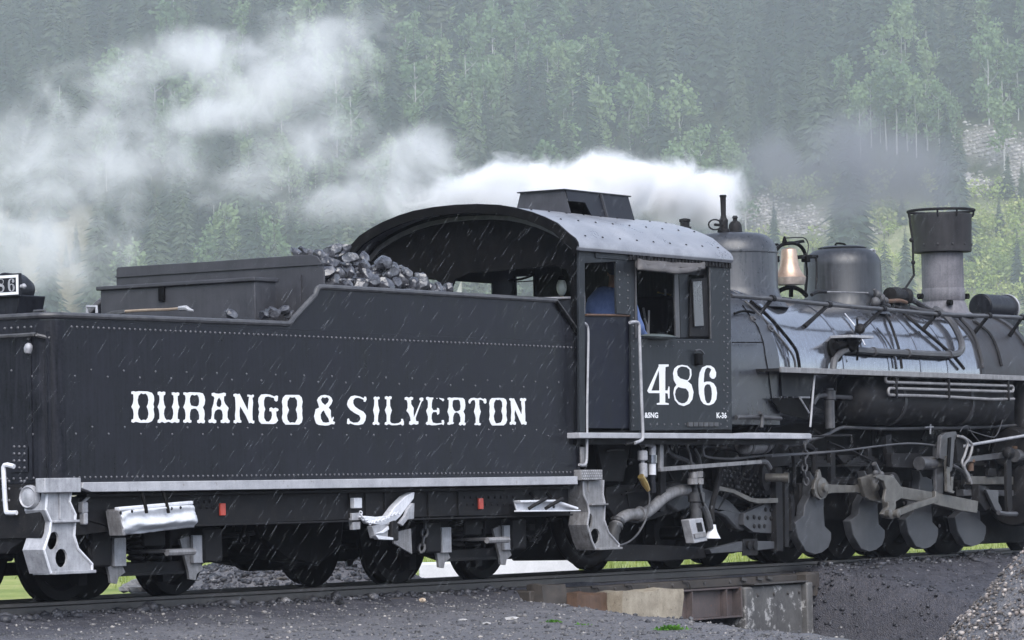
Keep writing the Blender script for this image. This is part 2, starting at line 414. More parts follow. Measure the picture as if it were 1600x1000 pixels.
# ------------------------------------------------------------------ the mountainside
FH = Vector((FW.x, FW.y, 0)).normalized(); RH = Vector((FH.y, -FH.x, 0))
def hill_h(l, d):
    d0 = 474+14*mnoise.noise(Vector((l*0.012, 0.3, 0)))-0.10*l
    h = (d-d0)*0.57
    h += 4.5*mnoise.noise(Vector((l*0.02, d*0.02, 1)))+1.2*mnoise.noise(Vector((l*0.09, d*0.09, 2)))
    s = d-d0
    return h*sstep(-18, 22, s)-0.35 if s < 22 else h-0.35
def ld(l, d): return Vector((CAM.x, CAM.y, 0))+FH*d+RH*l
def hp(px, py):
    """where the line of sight meets the mountainside"""
    r = ray(px, py); k = Vector((r.x, r.y, 0)); f_ = k.dot(FH); q = k.dot(RH)
    d = 380.0
    while d < 900:
        t = d/f_; z = CAM.z+r.z*t
        if z <= hill_h(q*t, d): return q*t, d
        d += 1.0
    return None
def proj(p):
    v = Vector(p)-CAM; z = v.dot(FW); return 800+FPX*v.dot(RT)/z, 500-FPX*v.dot(UP)/z
SCREE = [(1545, 228, 55, 30), (1605, 265, 34, 50), (1512, 292, 34, 15), (1235, 345, 66, 24), (1190, 332, 36, 24), (1330, 362, 44, 16), (1590, 452, 40, 18)]
def in_scree(px, py):
    return max(1.0-math.hypot((px-a)/c, (py-b)/e) for a, b, c, e in SCREE)
ls = np.concatenate([np.arange(-420, -150, 10), np.arange(-150, 160, 2.2), np.arange(160, 430, 10)]); ds = np.concatenate([np.arange(400, 700, 2.2), np.arange(700, 820, 12)])
hv = []; hc = []
for d in ds:
    for l in ls:
        p = ld(l, d); z = hill_h(l, d); hv.append((p.x, p.y, z))
        px, py = proj((p.x, p.y, z))
        sc = sstep(-0.15, 0.35, in_scree(px, py)+0.5*mnoise.noise(Vector((l*.16, d*.16, 7))))
        tan_ = sstep(190, 90, px)*sstep(300, 345, py)*0.9
        grn = sstep(1150, 1330, px)*sstep(285, 340, py)
        hc.append((sc, tan_, grn, 1))
nl = len(ls)
hm = MB(); hm.add(hv, [(j*nl+i, j*nl+i+1, (j+1)*nl+i+1, (j+1)*nl+i) for j in range(len(ds)-1) for i in range(nl-1)])
def hill_mat():
    t = NT('mountain_soil'); o = t.coord(); a = t.n('ShaderNodeAttribute', attribute_name='cover')
    sep = t.n('ShaderNodeSeparateColor'); t.l(a.outputs['Color'], sep.inputs[0])
    n = t.noise(o, 0.25, 6, 0.65); n2 = t.noise(o, 1.6, 5, 0.7)
    fl = t.ramp(n2, [(0.35, (0.03, 0.04, 0.02)), (0.65, (0.075, 0.085, 0.045))])
    tn = t.ramp(n2, [(0.35, (0.20, 0.17, 0.10)), (0.65, (0.34, 0.29, 0.19))])
    gr = t.ramp(t.math('ADD', t.math('MULTIPLY', n, .5), t.math('MULTIPLY', n2, .5)), [(0.36, (0.12, 0.14, 0.07)), (0.5, (0.24, 0.26, 0.13)), (0.64, (0.38, 0.36, 0.22))])
    rk = t.ramp(t.noise(o, 3.0, 5, 0.75), [(0.35, (0.12, 0.11, 0.10)), (0.6, (0.38, 0.35, 0.33)), (0.75, (0.6, 0.57, 0.55))])
    col = t.mix(sep.outputs[1], fl, tn); col = t.mix(sep.outputs[2], col, gr); col = t.mix(sep.outputs[0], col, rk)
    t.bsdf(col, 0.95, 0, t.bump(n2, 0.8, 0.6), 0.2); MATS['hill'] = t.m
hill_mat()
ho = hm.build('hillside', 'hill', smooth=180, kind='structure', recalc=False)
ca = ho.data.attributes.new('cover', 'FLOAT_COLOR', 'POINT'); ca.data.foreach_set('color', np.array(hc, np.float32).ravel())

# the other side of the valley, behind the photographer: a dark wooded ridge
rv = []; rn = 60
for j in range(12):
    for i in range(rn+1):
        a = R(128+170*i/rn); q = 640+j*26; t_ = j/11
        hgt_ = (95+45*mnoise.noise(Vector((i*.21, 0, 5)))+14*mnoise.noise(Vector((i*.9, 0, 8))))*math.sin(t_*1.57)
        rv.append((math.cos(a)*q, math.sin(a)*q, -.6+hgt_+(5*mnoise.noise(Vector((i*1.7, j*1.3, 2))) if j else 0)))
MB().add(rv, [(j*(rn+1)+i, (j+1)*(rn+1)+i, (j+1)*(rn+1)+i+1, j*(rn+1)+i+1) for j in range(11) for i in range(rn)]).build('hills', 'hill', smooth=180, kind='structure', recalc=False)
# ------------------------------------------------------------------ trees
def leaf_mat(name, stops, trans=0.25):
    t = NT(name); oi = t.n('ShaderNodeObjectInfo'); o = t.coord()
    n = t.noise(o, 0.9, 3, 0.6); f = t.math('MULTIPLY_ADD', t.math('SUBTRACT', n, 0.5), 0.9, t.math('MULTIPLY_ADD', oi.outputs['Random'], 0.55, 0.22))
    ge = t.n('ShaderNodeAttribute', attribute_name='tone'); f = t.math('ADD', f, ge.outputs['Fac'])
    col = t.ramp(f, stops)
    b = t.n('ShaderNodeBsdfDiffuse'); t.l(col, b.inputs[0]); tr = t.n('ShaderNodeBsdfTranslucent'); t.l(col, tr.inputs[0])
    mx_ = t.n('ShaderNodeMixShader'); mx_.inputs[0].default_value = trans; t.l(b.outputs[0], mx_.inputs[1]); t.l(tr.outputs[0], mx_.inputs[2]); t.l(mx_.outputs[0], t.out.inputs['Surface']); MATS[name] = t.m
leaf_mat('spruce_needles', [(0.1, (0.020, 0.034, 0.028)), (0.5, (0.050, 0.075, 0.054)), (0.9, (0.11, 0.135, 0.082))], 0.15)
leaf_mat('aspen_leaves', [(0.1, (0.11, 0.18, 0.095)), (0.5, (0.19, 0.28, 0.14)), (0.9, (0.30, 0.38, 0.19))], 0.4)
leaf_mat('shrub_leaves', [(0.1, (0.20, 0.27, 0.08)), (0.5, (0.36, 0.44, 0.14)), (0.9, (0.52, 0.52, 0.22))], 0.35)
paint('spruce_bark', (0.05, 0.04, 0.032), (0.10, 0.085, 0.07), 0.8, 0.95, 4)
paint('aspen_bark', (0.28, 0.275, 0.26), (0.5, 0.49, 0.47), 0.7, 0.9, 3, speck=(0.12, 0.11, 0.10))
def quad_leaf(v, f, c, dirv, w, h):
    n = dirv.normalized(); a = n.orthogonal().normalized(); b = n.cross(a); k = rnd.uniform(0, 6.28)
    a, b = a*math.cos(k)+b*math.sin(k), b*math.cos(k)-a*math.sin(k)
    o = len(v); v += [c-a*w-b*h*.3, c+a*w*.2-b*h, c+a*w+b*h*.2, c-a*w*.1+b*h]; f += [(o, o+1, o+2, o+3)]
def spruce_mesh(i, fine=1.0):
    """unit-high spruce crown: whorls of drooping sprays, open in places"""
    v, f = [], []; wide = rnd.uniform(0.15, 0.21); z = rnd.uniform(0.05, 0.10); lv = 0
    lean = rnd.uniform(-.01, .01)
    while z < 0.985:
        t = (z-0.05)/0.95; rad = wide*(1-t)**rnd.uniform(0.72, 0.9)*rnd.uniform(0.8, 1.15)+0.006
        k = max(4, int((11*(1-t)+3)*(1 if fine == 1 else 1.25))); a0 = rnd.uniform(0, 6.28)
        for b in range(k):
            if rnd.random() < 0.10: continue
            a = a0+6.283*b/k+rnd.uniform(-.25, .25); r_ = rad*rnd.uniform(0.6, 1.2); dr = r_*rnd.uniform(0.25, 0.6)
            d = Vector((math.cos(a), math.sin(a), 0)); sd_ = Vector((-d.y, d.x, 0)); c = Vector((lean*z, 0, z+rnd.uniform(-.008, .008)))
            w = r_*rnd.uniform(0.28, 0.42)*(1 if fine == 1 else .72)
            p1 = c+d*r_*0.5-Vector((0, 0, dr*0.25)); p2 = c+d*r_-Vector((0, 0, dr)); o = len(v)
            v += [c, p1+sd_*w-Vector((0, 0, w*.5)), p2, p1-sd_*w-Vector((0, 0, w*.5)), p1+Vector((0, 0, w*.12))]
            f += [(o, o+1, o+4), (o+1, o+2, o+4), (o+2, o+3, o+4), (o+3, o, o+4)]
        z += (0.020+0.022*(1-t))*rnd.uniform(.8, 1.2)*fine; lv += 1
    o = len(v); v += [Vector((lean-.004, 0, .96)), Vector((lean+.004, 0, .96)), Vector((lean, 0, 1.02))]; f.append((o, o+1, o+2))
    return v, f
def aspen_mesh(i, base=0.34, wide=0.17, n=720, leaf=0.022):
    v, f = [], []; cl = []
    for c in range(rnd.randint(11, 16)):
        t = rnd.uniform(0, 1); a = rnd.uniform(0, 6.28); r_ = wide*(math.sin(math.pi*min(1, 0.18+t*0.80)))**0.8*rnd.uniform(.15, .9)
        cl.append((Vector((math.cos(a)*r_, math.sin(a)*r_, base+(1-base)*t*0.93)), rnd.uniform(.045, .085)))
    for _ in range(n):
        c, s = rnd.choice(cl); q = Vector((rnd.gauss(0, 1), rnd.gauss(0, 1), rnd.gauss(0, 1.15)))*s*0.55
        quad_leaf(v, f, c+q, Vector((rnd.gauss(0, 1), rnd.gauss(0, 1), rnd.gauss(.6, .8))), leaf*rnd.uniform(.6, 1.3), leaf*rnd.uniform(.6, 1.3))
    return v, f
def shrub_mesh(i):
    v, f = [], []
    cl = [(Vector((rnd.gauss(0, .45), rnd.gauss(0, .45), rnd.uniform(.25, .75))), rnd.uniform(.16, .3)) for _ in range(9)]
    for _ in range(190):
        c, s = rnd.choice(cl); q = Vector((rnd.gauss(0, 1), rnd.gauss(0, 1), rnd.gauss(0, 1)))*s*.6; w = c+q
        if w.z < 0: w.z = -w.z
        quad_leaf(v, f, w, Vector((rnd.gauss(0, 1), rnd.gauss(0, 1), rnd.gauss(.6, .8))), .07*rnd.uniform(.6, 1.3), .07*rnd.uniform(.6, 1.3))
    return v, f
def trunk_mesh(h0, h1, r0, r1, n=6, limbs=0):
    b = MB(); k = 5; wob = [Vector((rnd.uniform(-.006, .006), rnd.uniform(-.006, .006), 0)) for _ in range(k+1)]
    b.tube([Vector((0, 0, h0+(h1-h0)*i/k))+wob[i] for i in range(k+1)], 1.0, n, taper=[r0+(r1-r0)*i/k for i in range(k+1)])
    for _ in range(limbs):
        z = rnd.uniform(.35, .85)*h1; a = rnd.uniform(0, 6.28); L = rnd.uniform(.06, .13)
        b.tube([(0, 0, z), (math.cos(a)*L*.6, math.sin(a)*L*.6, z+L*.5), (math.cos(a)*L, math.sin(a)*L, z+L)], 1, 4, taper=[.005, .0035, .001])
    return b.v, b.f
def raw(name, vf, mat):
    me = bpy.data.meshes.new(name); me.from_pydata([tuple(p) for p in vf[0]], [], vf[1]); me.materials.append(MATS[mat]); return me
SPRL = [raw('spruce_crown', spruce_mesh(i), 'spruce_needles') for i in range(5)]
SPR = [(raw('spruce_crown', spruce_mesh(i, .6), 'spruce_needles'), raw('spruce_trunk', trunk_mesh(-.02, .97, .011, .002), 'spruce_bark')) for i in range(7)]
ASP = [(raw('aspen_crown', aspen_mesh(i, base=rnd.uniform(.22, .42), wide=rnd.uniform(.15, .23)), 'aspen_leaves'), raw('aspen_trunk', trunk_mesh(-.02, .93, .0105, .003, limbs=4), 'aspen_bark')) for i in range(7)]
SHR = [(raw('shrub_crown', shrub_mesh(i), 'shrub_leaves'), raw('shrub_stem', trunk_mesh(-.05, .6, .03, .01, 5), 'spruce_bark')) for i in range(4)]
ASPF = [(560, 150, 75, .62), (740, 120, 95, .75), (880, 90, 70, .6), (470, 280, 90, .55), (250, 250, 90, .35), (1130, 260, 40, .9), (1420, 210, 85, .8), (1560, 130, 70, .5), (900, 180, 60, .4), (640, 60, 60, .5), (380, 330, 90, .3)]
trees = []      # (l, d, height, kind)
def clear(px, py):
    if in_scree(px, py) > 0.0: return True
    if px < 165 and py > 325: return rnd.random() < 0.93
    if px > 1150 and py > 262: return rnd.random() < 0.97
    if px > 1475 and py > 196: return rnd.random() < 0.97
    return False
cells = {}
def far_enough(l, d, r_):
    a, b = int(l//6), int(d//6)
    for i in (-1, 0, 1):
        for j in (-1, 0, 1):
            for (l2, d2) in cells.get((a+i, b+j), ()):
                if (l-l2)**2+(d-d2)**2 < r_*r_: return False
    cells.setdefault((a, b), []).append((l, d)); return True
def put(px, py, top, kind):
    """a tree whose foot stands at this spot of the slope"""
    q = hp(px, py)
    if not q: return
    l, d = q; cells.setdefault((int(l//6), int(d//6)), []).append((l, d)); trees.append((l, d, (py-top)*math.hypot(l, d)/FPX, kind))
for a in [(1362, 232, 118), (1385, 238, 96), (1402, 244, 88), (1418, 236, 104), (1432, 248, 118), (1449, 240, 122), (1468, 250, 130), (1488, 246, 138), (1376, 226, 130), (1344, 212, 128),
          (1135, 300, 196), (1122, 292, 226), (1166, 372, 250), (1560, 168, 40), (1578, 176, 52), (1540, 160, 66), (1592, 190, 70), (1506, 150, 62), (1466, 150, 72),
          (748, 190, 72), (728, 206, 96), (770, 186, 84), (800, 180, 92), (826, 196, 76), (905, 170, 66), (925, 190, 52), (944, 180, 40), (700, 212, 118), (560, 178, 92), (584, 200, 100), (540, 212, 110), (668, 168, 60), (650, 120, 18), (692, 150, 30),
          (494, 330, 236), (462, 322, 226), (520, 336, 258), (440, 300, 210), (1096, 330, 262)]: put(*a, 'aspen')
for a in [(1480, 272, 166), (1502, 268, 196), (1466, 268, 206), (1576, 312, 236), (1562, 372, 306), (1592, 470, 362), (1535, 458, 418), (1598, 330, 250), (1300, 286, 232), 
          (120, 416, 352), (104, 420, 372), (82, 470, 428), (170, 420, 330), (196, 430, 318), (214, 448, 340), (146, 452, 378), (1220, 250, 128), (1182, 262, 150), (1264, 240, 120), (1036, 262, 140), (1060, 300, 178), (978, 286, 168), (1340, 470, 400), (1410, 352, 300)]: put(*a, 'spruce')
tries = 0
while tries < 16000:
    tries += 1
    l = rnd.uniform(-112, 112); d = rnd.uniform(470, 652)
    z = hill_h(l, d)
    if z < 1.5: continue
    p = ld(l, d); px, py = proj((p.x, p.y, z))
    if py < -260 or clear(px, py): continue
    if not far_enough(l, d, rnd.uniform(3.1, 4.3)): continue
    pa = 0.05+max(w*math.exp(-((px-a)**2+(py-60-b)**2)/(2*s*s)) for a, b, s, w in ASPF)
    k = 'aspen' if rnd.random() < pa else 'spruce'
    hgt = rnd.uniform(10.5, 16) if k == 'aspen' else (rnd.uniform(12, 21) if rnd.random() < .8 else rnd.uniform(6, 11))
    trees.append((l, d, hgt, k))
def tree(kind, var, p, h, label, group, cat='tree', wide=1.0):
    t = thing(kind, label, cat, p, group); t.rotation_euler = (0, 0, rnd.uniform(0, 6.28)); t.scale = (h*wide, h*wide, h)
    for nm, me in (('trunk', var[1]), ('crown', var[0])):
        o = bpy.data.objects.new(nm, me); COL.objects.link(o); o.parent = t; ORG[o.name] = tuple(p)
    return t
def rank(tr):
    l, d, h, k = tr; p = ld(l, d); z = hill_h(l, d); px, py = proj((p.x, p.y, z)); pt, qt = proj((p.x, p.y, z+h))
    if not (-10 < px < 1610) or py < 0 or qt > 470: return 1e6
    vis = min(py, 480 if px < 520 else (330 if px < 1150 else 460))-max(qt, 0)
    return -vis
def where(p, h, kind):
    px, py = proj((p.x, p.y, p.z+h*.5))
    size = 'tall' if h > 15 else ('small' if h < 10 else 'middling')
    pos = 'beyond the rear of the tender' if px < 200 else 'beyond the toolbox on the tender' if px < 420 else 'beyond the coal heap' if px < 620 else 'beyond the arched cab roof' if px < 820 else 'beyond the roof vent' if px < 1010 else 'beyond the whistle and steam dome' if px < 1220 else 'beyond the bell and sand dome' if px < 1400 else 'beyond the smokestack' if px < 1520 else 'beyond the headlight'
    lev = 'high on' if py < 110 else ('midway up' if py < 230 else 'low on')
    return (f'{size} dark spruce {lev} the misty mountainside {pos}' if kind == 'spruce' else f'{size} pale green white-trunked aspen {lev} the misty slope {pos}')
rest = []
for kind, lab, grp in (('spruce', 'dark spruce tree among the conifers on the misty forested mountainside', 'spruces on the mountainside'),
                       ('aspen', 'pale green aspen tree with a thin white trunk on the misty mountainside', 'aspens on the mountainside')):
    ks = sorted([t for t in trees if t[3] == kind], key=rank)
    for i, tr in enumerate(ks):
        if i < 300 and rank(tr) < -3:
            p = ld(tr[0], tr[1]); p.z = hill_h(tr[0], tr[1])
            tree(kind+'_tree', rnd.choice(SPR if kind == 'spruce' else ASP), p, tr[2], where(p, tr[2], kind), grp, wide=rnd.uniform(.85, 1.2))
        else: rest.append(tr)
va, fa, ma, to = [], [], [], []; off = 0
for (l, d, h, k) in rest:
    for mi, me in ((0 if k == 'spruce' else 1, None), (2 if k == 'spruce' else 3, 1)):
        src = rnd.choice(SPRL) if (k == 'spruce' and me is None) else rnd.choice(SPR if k == 'spruce' else ASP)[0 if me is None else 1]
        c = np.empty(len(src.vertices)*3, np.float32); src.vertices.foreach_get('co', c); c = c.reshape(-1, 3)
        a = rnd.uniform(0, 6.28); w = h*rnd.uniform(.85, 1.2) if me is None else h
        p = ld(l, d); x = c[:, 0]*math.cos(a)-c[:, 1]*math.sin(a); y = c[:, 0]*math.sin(a)+c[:, 1]*math.cos(a)
        va.append(np.stack([x*w+p.x, y*w+p.y, c[:, 2]*h+hill_h(l, d)], 1))
        for q in src.polygons: fa.append(tuple(i+off for i in q.vertices)); ma.append(mi)
        to.append(np.full(len(c), rnd.uniform(-.22, .3), np.float32)); off += len(c)
fm = bpy.data.meshes.new('forest'); fm.from_pydata(np.concatenate(va).tolist(), [], fa)
for nm in ('spruce_needles', 'aspen_leaves', 'spruce_bark', 'aspen_bark'): fm.materials.append(MATS[nm])
fm.polygons.foreach_set('material_index', np.array(ma, np.int32))
fm.attributes.new('tone', 'FLOAT', 'POINT').data.foreach_set('value', np.concatenate(to))
fo = bpy.data.objects.new('forest', fm); COL.objects.link(fo); fo['kind'] = 'stuff'
fo['label'] = 'mass of spruce and aspen higher up the misty mountainside'; fo['category'] = 'forest'
# low bright shrubs on the open slope at the right and a few at the meadow edge
for i in range(110):
    for _ in range(30):
        px, py = rnd.uniform(1150, 1640), rnd.uniform(285, 500)
        dens = 0.25+0.75*math.exp(-((px-1530)/90)**2-((py-430)/55)**2)
        if rnd.random() < dens and in_scree(px, py) < -0.25: break
    q = hp(px, py)
    if q:
        p = ld(*q); p.z = hill_h(*q)
        tree('shrub', rnd.choice(SHR), p, rnd.uniform(1.2, 3.6), ('low green shrub on the rocky slope beyond the steam dome and bell' if px < 1290 else 'low green shrub on the open slope between sand dome and smokestack' if px < 1420 else 'bright green shrub on the open slope right behind the smokestack' if px < 1520 else 'bright green shrub on the open slope beyond the headlight') + (', high up' if py < 370 else ', low down'), 'shrubs on the open slope', 'shrub', rnd.uniform(.9, 1.3))
for i in range(60):                                                        # the bright thicket right of the smokestack
    px, py = rnd.gauss(1545, 48), rnd.gauss(418, 38)
    if not (1475 < px < 1640 and 335 < py < 500): continue
    q = hp(px, py)
    if q:
        p = ld(*q); p.z = hill_h(*q)
        tree('shrub', rnd.choice(SHR), p, rnd.uniform(1.6, 4.2), ('bright green shrub in the thicket right behind the smokestack' if px < 1520 else 'bright green shrub in the thicket beyond the headlight') + (', upper part' if py < 415 else ', lower part'), 'shrubs on the open slope', 'shrub', rnd.uniform(.9, 1.3))
# scree: loose stones
def stone_geo(r_, c, k=None):
    """a rough stone of 12-20 faces"""
    vs = []
    for b in ICO[0]: vs.append(Vector(c)+Vector(b)*r_*rnd.uniform(.72, 1.15))
    return vs, ICO[1]
_b = bmesh.new(); bmesh.ops.create_icosphere(_b, subdivisions=1, radius=1); _b.verts.ensure_lookup_table()
ICO = ([tuple(v.co) for v in _b.verts], [tuple(v.index for v in f.verts) for f in _b.faces]); _b.free()
def scatter(name, spots, mat, label, cat, flat=0.75):
    """spots: (x, y, z, radius) -> one stuff object of loose stones with three tones"""
    n = len(spots); ic = np.array(ICO[0], np.float32); nf = len(ICO[1]); rg = np.random.default_rng(len(spots))
    S_ = np.array(spots, np.float32)
    jit = rg.uniform(.68, 1.2, (n, 12, 1)).astype(np.float32); st = rg.uniform(.65, 1.2, (n, 1, 3)).astype(np.float32); st[:, :, 2] *= flat
    an = rg.uniform(0, 6.28, n); ca_, sa = np.cos(an)[:, None], np.sin(an)[:, None]
    v = ic[None]*jit*st; x = v[:, :, 0]*ca_-v[:, :, 1]*sa; y = v[:, :, 0]*sa+v[:, :, 1]*ca_
    v = np.stack([x, y, v[:, :, 2]], 2)*S_[:, 3][:, None, None]+S_[:, None, :3]
    f = (np.array(ICO[1], np.int32)[None]+(np.arange(n, dtype=np.int32)*12)[:, None, None]).reshape(-1)
    me = bpy.data.meshes.new(name); me.vertices.add(n*12); me.vertices.foreach_set('co', v.reshape(-1))
    me.loops.add(len(f)); me.loops.foreach_set('vertex_index', f); me.polygons.add(n*nf)
    me.polygons.foreach_set('loop_start', np.arange(0, n*nf*3, 3, dtype=np.int32)); me.polygons.foreach_set('loop_total', np.full(n*nf, 3, np.int32)); me.update(calc_edges=True)
    me.attributes.new('tone', 'FLOAT', 'POINT').data.foreach_set('value', np.repeat(rg.uniform(0, 1, n), 12).astype(np.float32))
    me.materials.append(MATS[mat]); o = bpy.data.objects.new(name, me); COL.objects.link(o); tag(o, label, cat, kind='stuff'); return o
def stone_mat(name, stops, rough=0.8):
    t = NT(name); a = t.n('ShaderNodeAttribute', attribute_name='tone'); o = t.coord(); n = t.noise(o, 30, 3, .6)
    f = t.math('MULTIPLY_ADD', t.math('SUBTRACT', n, .5), .35, a.outputs['Fac'])
    t.bsdf(t.ramp(f, stops), rough, 0, t.bump(n, .3, .01), .4); MATS[name] = t.m
stone_mat('scree_rock', [(0.0, (0.16, 0.15, 0.14)), (0.6, (0.34, 0.31, 0.30)), (1.0, (0.56, 0.53, 0.51))])
stone_mat('gravel_mixed', [(0.0, (0.03, 0.03, 0.034)), (0.55, (0.09, 0.088, 0.09)), (0.92, (0.17, 0.16, 0.155)), (1.0, (0.36, 0.33, 0.30))], .6)
stone_mat('cinders', [(0.0, (0.016, 0.016, 0.019)), (0.65, (0.045, 0.045, 0.052)), (0.96, (0.085, 0.085, 0.095)), (1.0, (0.24, 0.23, 0.23))], .5)
stone_mat('heap_gravel', [(0.0, (0.045, 0.038, 0.035)), (0.5, (0.13, 0.115, 0.105)), (0.82, (0.26, 0.22, 0.20)), (1.0, (0.48, 0.43, 0.39))], .7)
sp = []
for _ in range(2600):
    a, b, c, e = rnd.choice(SCREE); px, py = a+rnd.gauss(0, .45)*c, b+rnd.gauss(0, .45)*e
    q = hp(px, py)
    if q: p = ld(*q); sp.append((p.x, p.y, hill_h(*q)+.05, rnd.uniform(.12, .42)*(1.6 if rnd.random() < .06 else 1)))
scatter('scree', sp, 'scree_rock', 'pale loose rock scree on the open mountainside', 'scree')

# ------------------------------------------------------------------ loose cinders and gravel near the track
sp = []
for _ in range(24000):
    x, y = rnd.uniform(-9.5, 3), rnd.uniform(-11, -0.95)
    s = crest_side(x, y)
    if s > 0.05: continue
    r_ = min(0.004+rnd.expovariate(1/0.0042), .03); sp.append((x, y, ground_z(x, y)+r_*.2, r_))
scatter('gravel', sp, 'gravel_mixed', 'loose dark gravel strewn over the ground in front of the train', 'gravel')
sp = []
for _ in range(9000):
    x = rnd.uniform(4.9, 17); y = -0.75-rnd.random()**1.3*6
    if crest_side(x, y) < 0.1: continue
    r_ = min(0.004+rnd.expovariate(1/0.0045), .03); sp.append((x, y, ground_z(x, y)+r_*.15, r_))
for _ in range(170):                                                       # rougher lumps tumbling beside the concrete wall
    x = 5.08+rnd.random()**2*.75; y = -0.72-rnd.random()*1.5; r_ = rnd.uniform(.010, .032); sp.append((x, y, ground_z(x, y)+r_*.3, r_))
for _ in range(5000):
    x = rnd.uniform(-10, 14); y = rnd.choice((rnd.uniform(-.95, -.55), rnd.uniform(-.35, .35), rnd.uniform(.55, 4.5))); r_ = min(0.01+rnd.expovariate(1/0.012), .07)
    if y < -0.5 and -0.2 < x < 5.1: continue
    sp.append((x, y, ground_z(x, y)+r_*.2, r_))
scatter('cinders', sp, 'cinders', 'black cinders and ballast on the bank and between the rails', 'cinders')
def heap(name, c, rx, ry, h, mat, n, r0, r1, label, cat, base_mat):
    """a mound with its loose pieces"""
    sp = []
    for _ in range(n):
        a = rnd.uniform(0, 6.28); q = rnd.random()**.5*1.05; x = c[0]+math.cos(a)*q*rx; y = c[1]+math.sin(a)*q*ry
        z = c[2]+h*max(0, 1-q)**.85+.03*fbm(x, y, 3); r_ = r0+(r1-r0)*rnd.random()**3; sp.append((x, y, z, r_))
    o = scatter(name, sp, mat, label, cat)
    b = MB(); v = []; k = 40
    for i in range(9):
        q = i/8*1.08
        for j in range(k):
            a = 6.283*j/k; x = c[0]+math.cos(a)*q*rx; y = c[1]+math.sin(a)*q*ry; v.append((x, y, c[2]+h*max(0, 1-q)**.85+.03*fbm(x, y, 3)-r0*.3-(.3 if i == 8 else 0)))
    b.add(v, [(i*k+j, i*k+(j+1) % k, (i+1)*k+(j+1) % k, (i+1)*k+j) for i in range(8) for j in range(k)])
    b.build(name.replace('gravel', 'gravel').replace('_heap', '_mound'), base_mat, smooth=180, kind='structure')
    return o
p = P(1800, 1000, d=19.0); heap('gravel_heap', (p.x, p.y, -.50), 1.42, 1.42, 1.50, 'heap_gravel', 22000, .005, .018, 'heap of coarse brown gravel in the right foreground corner', 'gravel heap', 'ground')
p = P(455, 905, d=44.5); heap('cinder_heap', (p.x, p.y, -.28), 2.0, 1.6, .62, 'cinders', 4200, .012, .06, 'dark cinder heap seen under the tender between its wheels', 'cinder heap', 'ground')
# grass blades: meadow behind the train, seen under it
b = MB()
for _ in range(15000):
    y = 7.2+rnd.random()**1.6*26; x = rnd.uniform(-2, 45)+y*.9; h = rnd.uniform(.08, .24); w = rnd.uniform(.006, .014); a = rnd.uniform(0, 6.28); z = -.3
    ux, uy = math.cos(a)*w, math.sin(a)*w; k = rnd.gauss(0, .05)
    b.add([(x-ux, y-uy, z), (x+ux, y+uy, z), (x+k, y+rnd.gauss(0, .05), z+h)], [(0, 1, 2)])
def blade_mat(name, a, c):
    t = NT(name); o = t.coord(); n = t.noise(o, 2.0, 3); n2 = t.noise(o, 40, 2); col = t.ramp(t.math('ADD', t.math('MULTIPLY', n, .5), t.math('MULTIPLY', n2, .5)), [(.38, a), (.62, c)])
    d_ = t.n('ShaderNodeBsdfDiffuse'); t.l(col, d_.inputs[0]); tr = t.n('ShaderNodeBsdfTranslucent'); t.l(col, tr.inputs[0]); mx_ = t.n('ShaderNodeMixShader'); mx_.inputs[0].default_value = .4
    t.l(d_.outputs[0], mx_.inputs[1]); t.l(tr.outputs[0], mx_.inputs[2]); t.l(mx_.outputs[0], t.out.inputs['Surface']); MATS[name] = t.m
blade_mat('meadow_blades', (0.17, 0.24, 0.05), (0.36, 0.40, 0.12)); blade_mat('weed_leaves', (0.07, 0.20, 0.03), (0.17, 0.36, 0.06))
o = b.build('grass', 'meadow_blades', smooth=0, kind='stuff', recalc=False); tag(o, 'bright green meadow grass seen beyond the track', 'grass')
def weed(px, py, d, w, h, n, label, name='weed'):
    c = P(px, py, d=d); c.z = ground_z(c.x, c.y)-.005; b = MB()
    for _ in range(n):
        a = rnd.uniform(0, 6.28); q = rnd.gauss(0, .38)*w; x = c.x+RH.x*q; y = c.y+RH.y*q+rnd.gauss(0, .03); L = h*rnd.uniform(.4, 1.1)*max(.35, 1-abs(q/w)); wd = rnd.uniform(.004, .010)
        dx, dy = math.cos(a)*L*.7, math.sin(a)*L*.7; px_, py_ = -math.sin(a)*wd, math.cos(a)*wd; z = ground_z(x, y)
        b.add([(x, y, z), (x+dx*.5+px_, y+dy*.5+py_, z+L*.6), (x+dx, y+dy, z+L*.8), (x+dx*.5-px_, y+dy*.5-py_, z+L*.6)], [(0, 1, 2, 3)])
    return tag(b.build(name, 'weed_leaves', smooth=0, loc=c, recalc=False), label, 'weed', 'weeds on the cinder ground')
weed(1048, 977, 29.6, .16, .06, 190, 'larger low green weed growing in the gravel in front of the girder')
weed(866, 970, 30.5, .10, .035, 90, 'small green weed left of the larger one on the dark gravel')
weed(910, 975, 30.2, .05, .03, 26, 'tiny yellowish sprig between two green weeds on the gravel')
